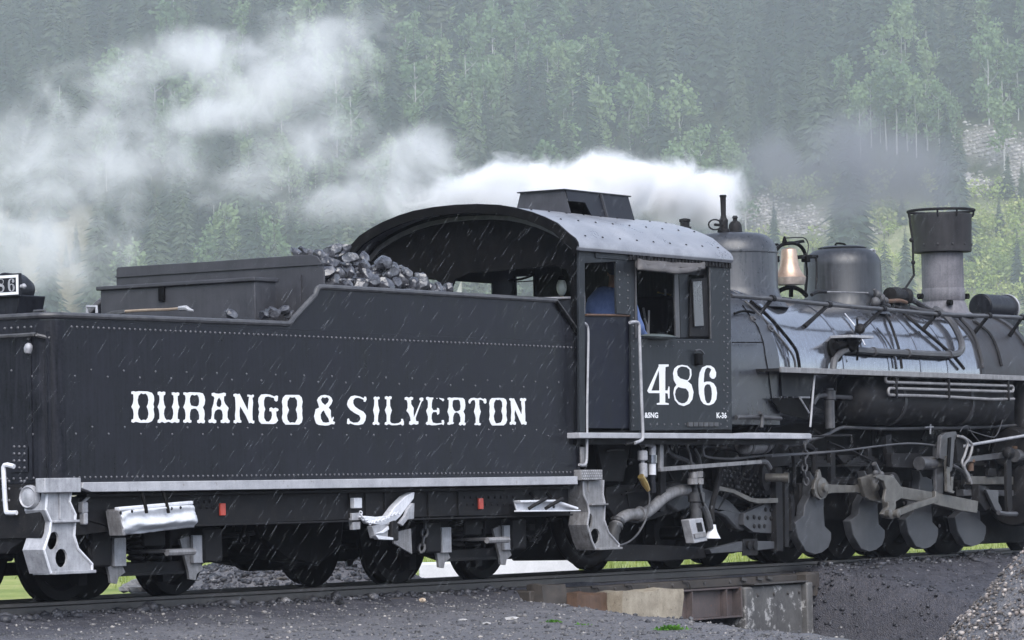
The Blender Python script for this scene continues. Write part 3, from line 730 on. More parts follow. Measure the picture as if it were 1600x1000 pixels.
# single stones one can tell apart
def rock(px, py, d, r_, mat, label, group, sq=.6):
    c = P(px, py, d=d); b = MB(); vs, fs = stone_geo(r_, (0, 0, 0)); bm = bmesh.new()
    vv = [bm.verts.new(v) for v in vs]; [bm.faces.new([vv[i] for i in f]) for f in fs]
    bmesh.ops.subdivide_edges(bm, edges=bm.edges[:], cuts=1, use_grid_fill=True)
    for v in bm.verts: v.co *= 1+.22*mnoise.noise(v.co*(2.2/r_)+Vector((px, py, 0))); v.co.z *= sq
    me = bpy.data.meshes.new('rock'); bm.to_mesh(me); bm.free(); me.materials.append(MATS[mat]); me.shade_smooth(); me.set_sharp_from_angle(angle=R(34))
    o = bpy.data.objects.new('rock', me); COL.objects.link(o); o.location = c; return tag(o, label, 'rock', group)
paint('rock_pale', (0.20, 0.19, 0.18), (0.48, 0.46, 0.44), .6, .85, 6); paint('rock_tan', (0.30, 0.22, 0.15), (0.5, 0.4, 0.3), .6, .85, 8)
for i, (px, py, d, r_) in enumerate([(205, 918, 37.0, .10), (222, 912, 37.2, .12), (240, 916, 36.8, .11), (214, 921, 36.4, .09), (234, 921, 36.5, .10), (193, 920, 36.9, .07), (262, 921, 36.8, .05)]):
    rock(px, py, d, r_, 'rock_pale', ['grey rock at the left of the rock pile seen between the rear tender wheels', 'topmost broad pale rock of the pile behind the rear tender truck', 'rounded pale rock at the right of the pile behind the rear tender truck', 'flat grey rock low in front of the pile behind the rear truck', 'front right rock resting on the rail side of the pale rock pile', 'small grey rock at the left end of the pale rock pile', 'small pale rock lying apart just right of the rock pile'][i], 'rocks beyond the rear truck')
rock(660, 938, 31.6, .035, 'rock_tan', 'small tan stone lying on the black cinders in front of the middle of the tender', None)
rock(530, 941, 31.2, .05, 'frame_black', 'dark stone on the cinders below the front truck', None)
rock(440, 904, 37.2, .07, 'rock_tan', 'flat tan stone just past the rail under the middle of the tender', None, .3)
for (px, py, d, w) in ((723, 968, 29.8, .10), (760, 974, 29.2, .13), (100*8, 966, 29.4, .2)): rock(px, py, d, w*.4, 'rock_pale', {723: 'flat pale stone in the gravel nearest the small weed', 760: 'larger flat pale stone right of the first in the gravel', 800: 'broad flat pale stone in the gravel left of the larger weed'}[px], 'flat pale stones in the gravel', .22)
# pale concrete slabs beyond the track
for (x0, x1, yb, yt_, d, lab) in ((655, 716, 907, 880, 49, 'left white concrete slab seen beyond the track under the front truck'), (722, 905, 907, 866, 50, 'longer white concrete block beyond the track under the tender front')):
    a = P(x0, yb, d=d); c = P(x1, yb, d=d); t_ = P(x0, yt_, d=d).z; b = MB(); u = (c-a); u.z = 0; w = Vector((-u.y, u.x, 0)).normalized()*.7
    zt = t_; b.prism([(a.x, a.y), (c.x, c.y), (c.x+w.x, c.y+w.y), (a.x+w.x, a.y+w.y)], -.45, zt if x0 == 655 else zt-.06, 'z')
    o = b.build('concrete_slab', 'concrete_pale', loc=(a.x, a.y, -.45), bevel=.02); tag(o, lab, 'slab', 'white slabs beyond the track')

# ================================================================== TRACK, GIRDER AND PIT WALL
trk = thing('railway_track', 'narrow gauge railway track of dark steel rails carrying the train', 'railway track', (0, 0, -.3))
RAILP = [(-.055, -.115), (.055, -.115), (.055, -.103), (.010, -.092), (.009, -.038), (.032, -.028), (.032, -.004), (.026, 0), (-.026, 0), (-.032, -.004), (-.032, -.028), (-.009, -.038), (-.010, -.092), (-.055, -.103)]
for s in (-1, 1):
    MB().prism([(y+s*.485, z) for y, z in RAILP], -45, 60, 'x').build('rail', 'rail_steel', trk)
tm = None
for i in range(58):
    x = -12.2+i*.56
    if -0.3 < x < 5.0: continue
    if tm is None:
        tie = MB().box(-.10, .10, -.92, .92, -.26, -.117).build('tie', 'timber_dark', trk, bevel=.012); tm = tie.data; tie.location = (x, 0, .3)
        tm.transform(Matrix.Translation((0, 0, -.3)))
    else:
        o = tie.copy(); COL.objects.link(o); o.location = (x, rnd.uniform(-.04, .04), .3+rnd.uniform(-.012, .004)); o.rotation_euler = (0, 0, rnd.uniform(-.02, .02))
gd = thing('girder_bridge', 'rusty steel girder carrying the track across the ash pit', 'girder', (1.8, -.8, -.6))
x0, x1 = -.4, 3.62
MB().box(x0, x1+1.4, -.80, -.60, -.205, -.118).build('stringer_timber', 'timber_dark', gd, bevel=.012)
MB().box(x0, x1+1.4, .60, .80, -.205, -.118).build('stringer_timber', 'timber_dark', gd, bevel=.012)
MB().box(x0, x1, -.785, -.77, -.50, -.225).build('web', 'girder_paint', gd)
MB().box(x0, x1+.02, -.86, -.68, -.225, -.207).build('top_flange', 'girder_paint', gd, bevel=.004)
MB().box(x0, x1+.02, -.88, -.68, -.52, -.502).build('bottom_flange', 'girder_paint', gd, bevel=.004)
for px in (905, 980, 1030, 1078, 1132):
    x = P(px, 935, y=-.83).x; MB().box(x-.008, x+.008, -.86, -.787, -.50, -.227).build('stiffener', 'girder_paint', gd)
MB().box(x1+.02, x1+.05, -.88, .88, -.52, -.207).build('end_plate', 'girder_paint', gd, bevel=.004)
MB().box(x0, x1, .77, .785, -.50, -.225).build('web', 'girder_paint', gd)
b = MB()
for px in (872, 905, 960, 1012, 1050, 1100, 1140): p = P(px, 905, y=-.80); b.dome((p.x, -.80, -.155), (0, -1, 0), .022)
b.build('bolt_heads', 'rail_steel', gd, kind='stuff')
for px in (880, 934, 986, 1076):
    x = P(px, 905, y=-.82).x; MB().tube(smooth_line([(x-.10, -.805, -.125), (x-.03, -.83, -.13), (x, -.835, -.17), (x+.02, -.815, -.225)], 4), .012, 6).build('hook_bolt', 'rail_steel', gd)
for px in (1165, 1190, 1205):
    x = P(px, 897, y=-.82).x; MB().obox((x-.09, -.81, -.13), (x+.02, -.81, -.15), .03, .03).build('clip', 'rail_steel', gd)
wl_ = thing('pit_wall', 'stained grey concrete wall at the end of the ash pit under the track', 'concrete wall', (4.4, -.8, -.9))
MB().box(3.70, 4.93, -.90, -.55, -1.2, -.215).build('wall_face', 'concrete', wl_, bevel=.02)
MB().box(4.93, 5.06, -.96, -.40, -1.2, -.20).build('end_pilaster', 'concrete', wl_, bevel=.015)
MB().box(3.80, 4.98, -.95, -.60, -.200, -.182).build('steel_cap', 'rail_steel', wl_, bevel=.004)
b = MB()
for x in (3.95, 4.3, 4.6, 4.85): b.dome((x, -.905, -.30-.06*(x % .3)), (0, -1, 0), .02)
b.build('anchor_bolts', 'rail_steel', wl_, kind='stuff')
MB().box(5.16, 5.40, -.86, -.70, -.36, -.10).build('timber_block', 'timber_dark', loc=(5.28, -.78, -.36), bevel=.01)
tag(bpy.data.objects['timber_block'], 'square dark timber block end beside the concrete pit wall', 'timber block')
# back of the pit (abutment in the dark under the girder)
MB().box(-.6, 5.05, .9, 1.2, -1.4, -.2).build('pit_back_wall', 'concrete', kind='structure')
def rough_block(x0, x1, y0, y1, z0, z1, mat, name, label, cat, group=None):
    bm = bmesh.new(); bmesh.ops.create_cube(bm, size=1); bmesh.ops.subdivide_edges(bm, edges=bm.edges[:], cuts=5, use_grid_fill=True)
    for v in bm.verts:
        c = Vector(((v.co.x+.5)*(x1-x0)+x0, (v.co.y+.5)*(y1-y0)+y0, (v.co.z+.5)*(z1-z0)+z0))
        n = mnoise.noise_vector(c*4)*.035+mnoise.noise_vector(c*12)*.012
        if v.co.z > .45: c.z -= .05*abs(mnoise.noise(Vector((c.x*5, 0, 3))))
        v.co = c+n-Vector((x0, y0, z0))
    me = bpy.data.meshes.new(name); bm.to_mesh(me); bm.free(); me.materials.append(MATS[mat]); me.shade_smooth(); me.set_sharp_from_angle(angle=R(25))
    o = bpy.data.objects.new(name, me); COL.objects.link(o); o.location = (x0, y0, z0); return tag(o, label, cat, group)
a, c = P(968, 950, y=-1.25).x, P(1060, 950, y=-1.25).x
zt = P(1010, 921, y=-1.25).z
rough_block(a, c, -1.30, -.98, -.75, zt, 'concrete_tan', 'concrete_block', 'broken tan concrete block standing in front of the rusty girder', 'concrete block', 'concrete blocks at the pit')
a2 = P(895, 935, y=-1.1).x
rough_block(a2, a-.03, -1.15, -.90, -.75, P(930, 925, y=-1.1).z, 'rust_brown', 'concrete_block', 'darker rust stained concrete block left of the tan one', 'concrete block', 'concrete blocks at the pit')
a3 = P(842, 925, y=-1.0).x
rough_block(a3, a2-.05, -1.05, -.86, -.6, P(870, 912, y=-1.0).z, 'timber_dark', 'timber_end', 'dark timber end under the rail left of the rust stained block', 'timber')

# ================================================================== THE TENDER
TY = -1.2                                     # near side of the tank
ten = thing('tender', 'black riveted coal tender lettered in white behind the locomotive', 'tender', (-3.8, 0, 0))
XR, XF = -7.80, 0.0
def ring(x0, x1, y, r, z, n=6):
    """footprint: square front corners, rounded rear corners"""
    pts = [(x1, -y), (x1, y)]
    pts += [(x0+r-r*math.sin(R(90*i/n)), y-r+r*math.cos(R(90*i/n))) for i in range(n+1)]
    pts += [(x0+r-r*math.cos(R(90*i/n)), -y+r-r*math.sin(R(90*i/n))) for i in range(n+1)]
    return pts
ZL, ZH = 2.245, 2.575
tank = MB().prism(ring(XR, XF, -TY, .18, 0, 10), .945, ZL-.03, 'z').build('tank', 'black_paint', ten, smooth=50)
# raised side plates of the coal bunker (near and far)
xa, za = XZ(455, 507, TY); xb, zb = XZ(497, 449, TY); xc, zc = XZ(868, 470, TY); xd, zd = XZ(905, 521, TY)
prof = [(XR+.18, ZL-.029), (XF, ZL-.029), (XF, zd), (xc, zc), (xb, zb), (xa, za), (XR+.18, ZL)]
for s in (TY, -TY-.014):
    MB().prism(prof, s, s+.014, 'y').build('side_plate', 'black_paint', ten)
MB().add([(x, y, z) for (x, y) in ring(XR, XR+.4, -TY, .18, 0, 10)[2:] for z in (ZL-.029, ZL)], [(2*i, 2*i+2, 2*i+3, 2*i+1) for i in range(21)]).build('rear_coaming', 'black_paint', ten, smooth=50)
# beading along the top edge
edge = [(x, y, ZL+.006) for (x, y) in ring(XR, XF, -TY, .18, 0, 10)[2:]]
near = [(XR+.3, TY, ZL+.006)]
nb = [e for e in edge if True]
nb = nb + smooth_line([(xa-.12, TY, za+.004), (xa-.03, TY, za+.008), (xa+.03, TY, za+.05)], 3) + smooth_line([(xb-.05, TY, zb-.07), (xb, TY, zb-.005), (xb+.08, TY, zb+.006)], 3) + [(xc, TY, zc+.004), (xd, TY, zd)]
MB().tube([(xc, -TY, zc+.004), (xb+.05, -TY, zb+.006), (xb-.03, -TY, zb-.04), (xa+.03, -TY, za+.05), (xa-.1, -TY, za+.004)]+nb, .024, 8).build('beading', 'frame_black', ten).data.materials[0] = MATS['pipe_grey']
# seams: a lap plate line near each end
for px in (103, 128): pass
MB().box(XF-.05, XF-.002, TY-.008, TY, .96, zd-.02).build('end_angle', 'black_paint', ten)
# rivets
def rivet_row(pts, nrm, r, parent, mat='black_paint', name='rivet_row'):
    b = MB()
    for p in pts: b.dome(p, nrm, r)
    return b.build(name, mat, parent, smooth=60, kind='stuff')
NY = (0, -1, 0)
paint('rivet_paint', (0.06, 0.06, 0.068), (0.11, 0.11, 0.12), 0.25, 0.4, 8)
xs = np.arange(XR+.25, XF-.02, .0665)
rivet_row([(x, TY-.001, 2.163) for x in xs], NY, .0125, ten, 'rivet_paint'); rivet_row([(x, TY-.001, .985) for x in xs], NY, .011, ten, 'rivet_paint')
def stag(pxs, z0, z1):
    out = []
    for i, x in enumerate(np.arange(XR+.28, -.25, .205)):
        out.append((x, TY-.001, z0 if i % 2 else z1))
    return out
za_, zb_ = P(300, 582, y=TY).z, P(300, 592, y=TY).z
rivet_row(stag(0, za_, zb_), NY, .0105, ten, 'rivet_paint')
za_, zb_ = P(300, 668, y=TY).z, P(300, 678.5, y=TY).z
rivet_row(stag(0, za_, zb_), NY, .0105, ten, 'rivet_paint')
rivet_row([(XF-.026, TY-.009, z) for z in np.arange(1.05, 2.2, .0665)], NY, .009, ten)
rivet_row([(XR-.001, y, z) for y in np.arange(-1.0, 1.0, .0665) for z in (2.163, .985)], (-1, 0, 0), .0125, ten, 'rivet_paint')
rivet_row([(XR-.001, y, z) for i, y in enumerate(np.arange(-1.0, 1.0, .205)) for z in ((za_ if i % 2 else zb_), (P(300, 582, y=TY).z if i % 2 else P(300, 592, y=TY).z))], (-1, 0, 0), .011, ten, 'rivet_paint')
# corner angle strips
MB().tube([(XR+.02, TY+.055, .97), (XR+.02, TY+.055, ZL-.12)], .018, 6).build('corner_strip', 'black_paint', ten)
MB().box(XR-.012, XR, TY+.20, TY+.245, .97, ZL-.12).build('corner_strip', 'black_paint', ten)
MB().tube(smooth_line([(XR-.05, 1.1, 2.10), (XR-.05, TY+.3, 2.10), (XR-.04, TY+.15, 2.10), (XR+.03, TY+.04, 2.07)], 4), .016, 6).build('conduit', 'pipe_grey', ten)

# ---- lettering, painted letters with a real (thin) coat of paint
def poly(s, ox, oy, sc):
    q = [tuple(map(float, w.split(','))) for w in s.split()]
    return [(ox+x/sc, oy+y/sc) for x, y in q]
def glyph(mb, outer, holes, y, t=.003):
    mb.prism([XZ(px, py, y) for px, py in outer], y-t, y-.0005, 'y', [[XZ(px, py, y) for px, py in h] for h in holes])
def L(mb, y, ox, oy, sc, outer, *holes):
    glyph(mb, poly(outer, ox, oy, sc), [poly(h, ox, oy, sc) for h in holes], y)
LET = [
 (195, 595, 11.43, "115,195 150,185 190,195 250,185 400,190 480,215 515,270 520,350 505,420 518,465 508,510 522,600 515,660 480,720 420,748 270,750 190,730 150,750 115,735 120,690 150,685 158,600 145,520 115,465 145,400 155,320 148,240 115,235", "285,220 325,238 370,228 405,270 420,340 412,410 388,465 410,520 422,590 410,660 375,705 330,695 285,708 245,660 228,590 235,520 262,465 235,410 225,340 240,270"),
 (195, 595, 11.43, "585,200 620,190 655,205 690,192 720,205 715,250 690,262 685,330 700,420 722,470 700,520 692,590 710,660 740,700 775,695 815,705 850,670 865,590 860,520 838,470 865,400 872,330 865,262 838,250 835,210 870,205 905,215 945,205 970,220 965,260 940,270 940,340 950,420 970,470 950,520 940,600 940,680 970,690 968,740 930,752 890,735 840,755 775,730 710,755 660,730 620,755 582,745 590,695 615,685 618,600 605,520 582,470 610,400 620,330 612,265 585,245"),
 (195, 595, 11.43, "1042,210 1075,205 1105,215 1160,203 1330,210 1390,225 1418,280 1430,345 1420,420 1390,475 1415,530 1422,600 1412,690 1428,715 1420,755 1385,760 1358,745 1325,760 1292,745 1295,705 1325,690 1328,620 1310,550 1270,500 1230,495 1180,510 1160,570 1155,640 1160,695 1188,710 1182,745 1150,752 1115,735 1080,752 1042,740 1045,700 1078,690 1085,610 1070,520 1042,475 1072,400 1085,320 1075,262 1045,245", "1200,250 1240,262 1290,248 1318,290 1328,360 1318,430 1290,460 1230,455 1180,440 1158,380 1158,310 1175,265"),
 (325, 600, 10, "55,145 90,135 120,148 165,152 210,145 245,135 275,145 272,185 245,195 245,260 265,310 318,375 300,440 300,520 315,555 338,575 330,605 300,612 270,600 235,612 198,605 195,570 225,555 230,480 215,420 190,398 150,395 110,420 90,480 90,545 125,570 125,605 95,615 60,600 25,610 5,595 10,560 45,550 60,480 58,390 85,310 98,220 85,195 58,185", "170,210 205,265 210,320 190,358 165,360 135,345 128,300 145,245"),
 (325, 600, 10, "398,158 430,150 455,160 490,152 620,415 628,310 640,200 612,195 615,165 650,170 670,178 700,165 715,180 708,205 690,215 700,290 692,400 690,480 695,570 720,575 718,610 700,620 670,605 640,612 590,500 500,350 488,420 490,500 500,560 518,575 515,605 485,605 455,598 430,618 398,605 400,570 425,560 420,490 430,400 428,300 420,205 395,190"),
 (325, 600, 10, "830,165 900,158 960,165 1030,195 1070,180 1090,190 1085,260 1060,275 1035,255 1030,220 940,195 890,205 870,260 870,330 890,395 872,450 872,530 905,585 950,590 985,550 1000,490 990,430 958,425 960,380 985,365 1020,385 1050,370 1090,385 1100,405 1085,425 1060,430 1065,500 1092,570 1060,610 1020,625 830,622 795,580 785,510 800,440 785,395 798,350 782,280 790,215"),
 (325, 600, 10, "1210,172 1300,170 1420,172 1460,210 1475,280 1462,350 1470,405 1465,460 1475,540 1460,600 1420,635 1210,635 1170,590 1152,530 1165,460 1160,395 1165,350 1152,280 1168,215", "1275,205 1312,212 1355,205 1390,260 1392,340 1370,402 1390,460 1395,540 1360,605 1312,600 1275,605 1240,560 1230,490 1262,405 1235,340 1238,270"),
 (480, 605, 10, "270,120 340,135 375,165 392,210 375,260 330,320 365,360 365,440 380,500 405,460 412,480 395,530 430,545 420,580 375,575 330,595 280,600 180,590 140,570 120,520 105,455 120,400 130,345 185,318 170,260 150,205 175,160 215,130", "235,155 272,168 310,155 340,190 325,235 278,280 230,240 210,195", "255,360 290,430 330,490 345,545 290,555 240,545 210,490 205,430 225,385"),
 (480, 605, 10, "680,145 740,130 820,145 880,175 895,145 915,150 925,190 905,230 882,225 878,195 800,165 745,170 715,205 715,250 740,300 800,345 870,380 905,420 915,450 905,520 870,575 800,592 740,590 670,565 645,580 620,570 625,500 645,485 665,530 720,555 790,550 825,515 830,480 810,440 740,405 670,355 635,310 620,270 635,210"),
 (480, 605, 10, "1040,155 1065,145 1085,158 1110,147 1130,160 1125,185 1100,195 1105,280 1125,362 1105,440 1100,540 1125,560 1122,590 1095,590 1072,575 1045,592 1020,580 1025,548 1045,540 1048,450 1028,360 1045,290 1048,195 1035,185"),
 (480, 605, 10, "1210,150 1240,140 1265,152 1290,140 1318,150 1312,185 1290,192 1292,290 1318,362 1295,440 1290,530 1310,560 1360,570 1430,560 1470,530 1465,495 1490,495 1505,540 1505,590 1480,600 1465,580 1400,592 1320,595 1270,575 1235,595 1208,580 1215,550 1240,540 1240,440 1212,360 1240,290 1240,192 1212,185"),
 (630, 605, 13.333, "30,215 70,200 110,220 160,200 205,215 195,260 160,270 160,350 215,435 210,520 218,640 260,540 300,440 365,285 335,265 340,225 385,215 415,225 410,280 380,300 320,460 255,640 262,705 310,710 312,765 270,780 215,765 160,790 120,770 125,715 155,700 140,620 110,550 65,495 90,430 90,340 70,270 28,260"),
 (630, 605, 13.333, "475,210 510,200 545,215 620,215 625,240 605,260 590,340 590,430 620,480 700,478 705,430 740,440 750,495 745,550 710,578 700,540 690,518 620,515 590,560 585,650 610,735 690,755 800,745 800,685 840,685 850,740 835,790 800,770 680,790 590,795 535,780 495,790 470,765 480,730 510,715 515,620 475,495 512,420 515,330 505,270 475,255"),
 (630, 605, 13.333, "748,222 840,240 850,265 825,298 800,270 755,245"), (630, 605, 13.333, "690,225 710,228 708,240 692,242"),
 (630, 605, 13.333, "925,225 960,213 1000,225 1060,215 1240,225 1275,260 1290,370 1280,450 1250,505 1280,570 1278,680 1270,730 1298,745 1290,790 1255,795 1222,775 1190,800 1160,785 1165,740 1190,725 1192,640 1165,560 1110,520 1060,545 1035,620 1030,720 1052,745 1030,770 990,770 960,785 920,775 920,740 950,725 955,620 920,510 945,420 948,320 945,265 920,258", "1050,265 1105,265 1150,258 1180,300 1195,400 1185,470 1140,500 1090,505 1045,470 1020,390 1025,300"),
 (725, 610, 14.28, "95,260 105,215 150,175 220,165 295,182 360,165 425,195 460,178 490,195 498,270 470,300 440,280 430,235 380,208 335,210 332,300 345,400 370,475 345,560 330,640 332,720 370,740 360,778 325,780 295,768 260,775 228,765 235,742 258,725 260,620 240,540 218,475 245,380 252,290 235,215 180,220 145,255 140,285 115,298"),
 (725, 610, 14.28, "620,172 750,168 880,172 930,205 950,280 935,370 945,470 938,560 958,660 930,740 880,780 620,782 580,720 558,650 575,560 565,475 572,370 558,290 580,210", "705,205 748,215 800,205 845,260 855,350 832,470 858,560 855,640 825,715 760,732 705,735 670,660 658,570 688,470 660,370 665,280"),
 (725, 610, 14.28, "1010,180 1045,172 1075,182 1110,178 1280,545 1290,400 1275,300 1275,240 1245,225 1250,180 1285,170 1315,185 1350,170 1382,190 1375,230 1350,245 1355,340 1355,450 1362,560 1362,690 1392,705 1388,760 1365,770 1330,752 1280,762 1230,650 1135,430 1120,520 1130,600 1118,690 1155,710 1150,760 1115,768 1085,750 1045,770 1015,755 1020,710 1048,695 1045,600 1055,480 1045,350 1038,235 1008,215")]
for r_ in LET:
    b = MB(); L(b, TY-.001, *r_); b.build('letter', 'letter_white', ten, smooth=0)
# ---- sill board, frame
b = MB(); xl, xr = P(128, 760, y=-1.26).x, P(903, 755, y=-1.26).x
b.prism([(xl+.02, .945), (xr, .945), (xr, .868), (xl+.12, .868), (xl, .90)], -1.26, -1.2, 'y'); b.build('sill_board', 'sill_white', ten, bevel=.005)
MB().box(xl, XF, -1.195, 1.195, .86, .94).build('floor_frame', 'grease_black', ten)
zt, zb2 = .80, .60
MB().prism([(XR+.45, .84), (XF-.05, .84), (XF-.05, .585), (-1.9, .60), (XR+2.2, .585), (XR+.9, .575), (XR+.45, .66)], -1.10, -1.06, 'y').build('frame_channel', 'frame_black', ten, bevel=.006)
MB().box(XR+.45, XF-.05, -1.16, -1.06, .83, .855).build('frame_flange', 'frame_black', ten, bevel=.003)
MB().box(XR+.9, XF-.05, -1.145, -1.06, .575, .590).build('frame_flange', 'frame_black', ten, bevel=.003)
MB().prism([(XR+.45, .84), (XF-.05, .84), (XF-.05, .585), (XR+.45, .60)], 1.06, 1.10, 'y').build('frame_channel', 'frame_black', ten)
MB().box(XR+.2, XF-.1, -.16, .16, .50, .84).build('centre_sill', 'grease_black', ten)
for px0, px1 in ((300, 332), (716, 806)):
    pts = []
    for k, px in enumerate(np.arange(px0, px1, 9.5)):
        for py in (784, 793) if px0 == 300 else (777, 788):
            pts.append((P(px+(4 if py in (793, 788) else 0), py, y=-1.1).x, -1.102, P(px, py, y=-1.1).z))
    rivet_row(pts, NY, .016, ten, 'frame_black', 'bolt_heads')
for px in (545, 570, 600, 668, 715):
    x = P(px, 785, y=-1.1).x; MB().box(x-.012, x+.012, -1.118, -1.10, .61, .82).build('frame_rib', 'frame_black', ten)
for px, py in ((347.5, 796), (751, 787)):
    p = P(px, py, y=-1.115); MB().box(p.x-.035, p.x+.035, -1.125, -1.104, p.z-.05, p.z+.05).build('red_tag', 'red_reflector', ten, bevel=.004)
# rear end beam and details seen on the back of the tender
MB().prism([(-1.15, .52), (1.15, .52), (1.15, .94), (-1.15, .94)], XR-.10, XR+.05, 'x').build('end_beam', 'frame_black', ten, bevel=.01)
MB().prism([(-.75, .40), (.75, .40), (1.0, .54), (-1.0, .54)], XR-.06, XR+.10, 'x').build('end_beam_web', 'frame_black', ten, bevel=.01)
MB().prism([(XR-.08, .50), (XR+1.5, .60), (XR+1.5, .83), (XR-.08, .83)], -1.09, -1.05, 'y').build('end_channel', 'frame_black', ten)
def dot_rear(px, py): p = P(px, py, x=XR-.1); return (p.x, p.y, p.z)
p = P(45, 777, x=XR-.12)
lp = MB().lathe([(.058, 0), (.080, -.02), (.095, .0), (.098, .05), (.09, .10), (.05, .16), (.001, .17)], (p.x, p.y, p.z), (1, 0, 0), 24).build('rear_lamp', 'silver_paint', ten)
lp = MB().lathe([(.001, -.012), (.05, -.006), (.075, .004)], (p.x-.012, p.y, p.z), (1, 0, 0), 24).build('rear_lamp_lens', 'silver_paint', ten)
p = P(44, 541, x=XR-.03)
MB().lathe([(.014, -.04), (.028, -.03), (.036, 0), (.030, .03), (.015, .045)], (p.x, p.y, p.z-.02), (0, -.3, 1), 12).build('marker_lamp', 'silver_paint', ten)
MB().tube([(p.x, p.y, p.z+.05), (p.x+.02, p.y-.02, p.z+.1), (XR+.01, p.y-.03, p.z+.1)], .012, 6).build('marker_bracket', 'pipe_grey', ten)
pp = [P(px, py, x=XR-.14) for px, py in ((22, 729), (7, 727), (6, 745), (9, 795), (13, 801), (26, 801))]
MB().tube(smooth_line(pp, 3), .019, 8).build('grab_iron', 'white_paint', ten)
a, c = P(18, 738, x=XR-.012), P(45, 690, x=XR-.012)
q = [(a.y, a.z), (c.y, a.z), (c.y, c.z-.04), (c.y+.03, c.z), (a.y-.03, c.z), (a.y, c.z-.04)]
MB().prism(q, XR-.012, XR-.001, 'x').build('gusset_plate', 'black_paint', ten)
rivet_row([tuple(P(px, py, x=XR-.013)) for px in (22, 30, 38) for py in (698, 709, 720, 731)], (-1, 0, 0), .013, ten, 'rivet_paint', 'bolt_heads')
rivet_row([tuple(P(px, py, x=XR-.101)) for px in (4, 14, 33, 38, 60) for py in (752, 764, 782)], (-1, 0, 0), .014, ten, 'rivet_paint', 'bolt_heads')
# coupler pocket block behind (just off the frame edge, carries the coupler)
MB().box(XR-.45, XR-.1, -.14, .14, .42, .72).build('coupler', 'grease_black', ten, bevel=.03)
# deck behind the coal: fittings
MB().tube([tuple(P(px, py, x=XR+.15)) for px, py in ((136, 489), (136, 479), (151, 479), (151, 489))], .012, 6).build('deck_grab', 'silver_paint', ten)
MB().tube([tuple(P(px, py, x=XR+.05)) for px, py in ((52, 493), (53, 486), (70, 485), (72, 491))], .010, 6).build('deck_grab', 'pipe_grey', ten)
p = P(152, 483, y=.1); MB().lathe([(.16, 0), (.16, .07), (.13, .09), (0.001, .1)], (p.x, .1, ZL-.03), (0, 0, 1), 16).build('filler_hatch', 'box_grey', ten)
# coal bunker: rear bulkhead board (spans the tender), slope sheet, front gate
a = P(505, 400, y=-1.1); XB = a.x; c = P(170, 419, x=XB); d_ = P(505, 447, x=XB)
def bul(px, py): q = P(px, py, x=XB); return (q.y, q.z)
pts = [bul(168, 452), bul(170, 432), bul(175, 422), bul(184, 417.5), bul(330, 408.5), bul(485, 397.7), bul(495, 401), bul(503, 411), bul(506, 425)]
pts = [(max(-1.17, min(1.17, y)), z) for y, z in pts]
MB().prism([(pts[0][0], ZL-.04)]+pts+[(pts[-1][0], ZL-.04)], XB, XB+.02, 'x').build('bunker_board', 'box_grey', ten, bevel=.004)
MB().box(XB+.02, -.35, -1.18, 1.18, ZL-.04, ZL+.03).build('bunker_floor', 'grease_black', ten)
MB().box(XB-.015, XB, -1.17, 1.17, bul(300, 424)[1]-.012, bul(300, 424)[1]).build('board_strip', 'box_grey', ten)
for y in (.75, -.25, -.85): MB().box(XB-.02, XB, y-.02, y+.02, ZL, 2.72).build('board_stay', 'box_grey', ten)

# ---- headlight and number board on the back (cut by the edge of the frame)
XH = XR+.28
def hz(px, py): q = P(px, py, x=XH); return (q.y, q.z)
q0, q1 = hz(37.5, 427), hz(37.5, 462.5); hgt = q0[1]-q1[1]; yr = q0[0]; wid = hz(37.5-59, 445)[0]-yr
hl = MB().lathe([(.001, .30), (.08, .28), (.125, .18), (.13, .0), (.12, -.01), (.11, .02)], (XH+.05, yr+wid*.62, q1[1]+hgt*.5-.02), (1, 0, 0), 28).build('backup_headlight', 'black_paint', ten)
MB().prism([(yr+wid*.75, ZL-.02), (yr+wid*.25, ZL-.02), (yr+wid*.16, ZL+.06), (yr+wid*.07, q1[1]+.01), (yr+wid*.93, q1[1]+.01)], XH-.02, XH+.3, 'x').build('headlight_bracket', 'black_paint', ten, bevel=.01)
nb_ = MB().box(XH-.055, XH-.03, yr, yr+wid, q1[1], q0[1]).build('number_board', 'black_paint', ten)
b = MB(); t_ = hgt*.12
for (a0, a1, c0, c1) in ((yr+.012, yr+wid-.012, q0[1]-t_-.012, q0[1]-.012), (yr+.012, yr+wid-.012, q1[1]+.012, q1[1]+t_+.012), (yr+.012, yr+.012+t_, q1[1]+t_+.012, q0[1]-t_-.012), (yr+wid-.012-t_, yr+wid-.012, q1[1]+t_+.012, q0[1]-t_-.012)):
    b.box(XH-.060, XH-.0552, a0, a1, c0, c1)
nf_ = b.build('board_border', 'letter_white', nb_, smooth=0)
D8 = ("610,215 670,225 712,265 716,330 700,375 672,398 715,435 738,520 725,600 690,650 630,675 575,660 530,610 514,530 525,470 548,440 520,390 510,310 525,255 560,225", "614,233 660,240 695,270 700,325 690,365 672,388 630,378 590,365 560,335 552,290 565,255 590,237", "568,462 600,472 655,480 685,520 688,570 670,620 640,642 605,645 570,630 543,595 530,545 540,495")
D6 = ("885,222 930,224 968,250 990,300 988,345 968,370 945,370 922,350 917,320 930,285 938,268 915,248 890,245 872,265 858,310 853,370 852,412 885,402 925,402 962,422 990,465 1000,530 992,600 965,645 920,665 890,665 850,650 820,610 800,540 795,450 797,370 808,300 835,245", "890,430 920,435 938,475 945,540 940,600 925,635 905,645 885,640 868,605 858,540 855,480 868,445")
D4 = ("350,210 460,210 460,232 425,240 422,300 422,500 450,500 462,455 470,460 470,590 458,590 450,535 422,530 422,635 462,645 462,660 330,660 330,645 362,635 362,530 240,530 222,505 350,232", "352,270 357,400 357,502 268,502")
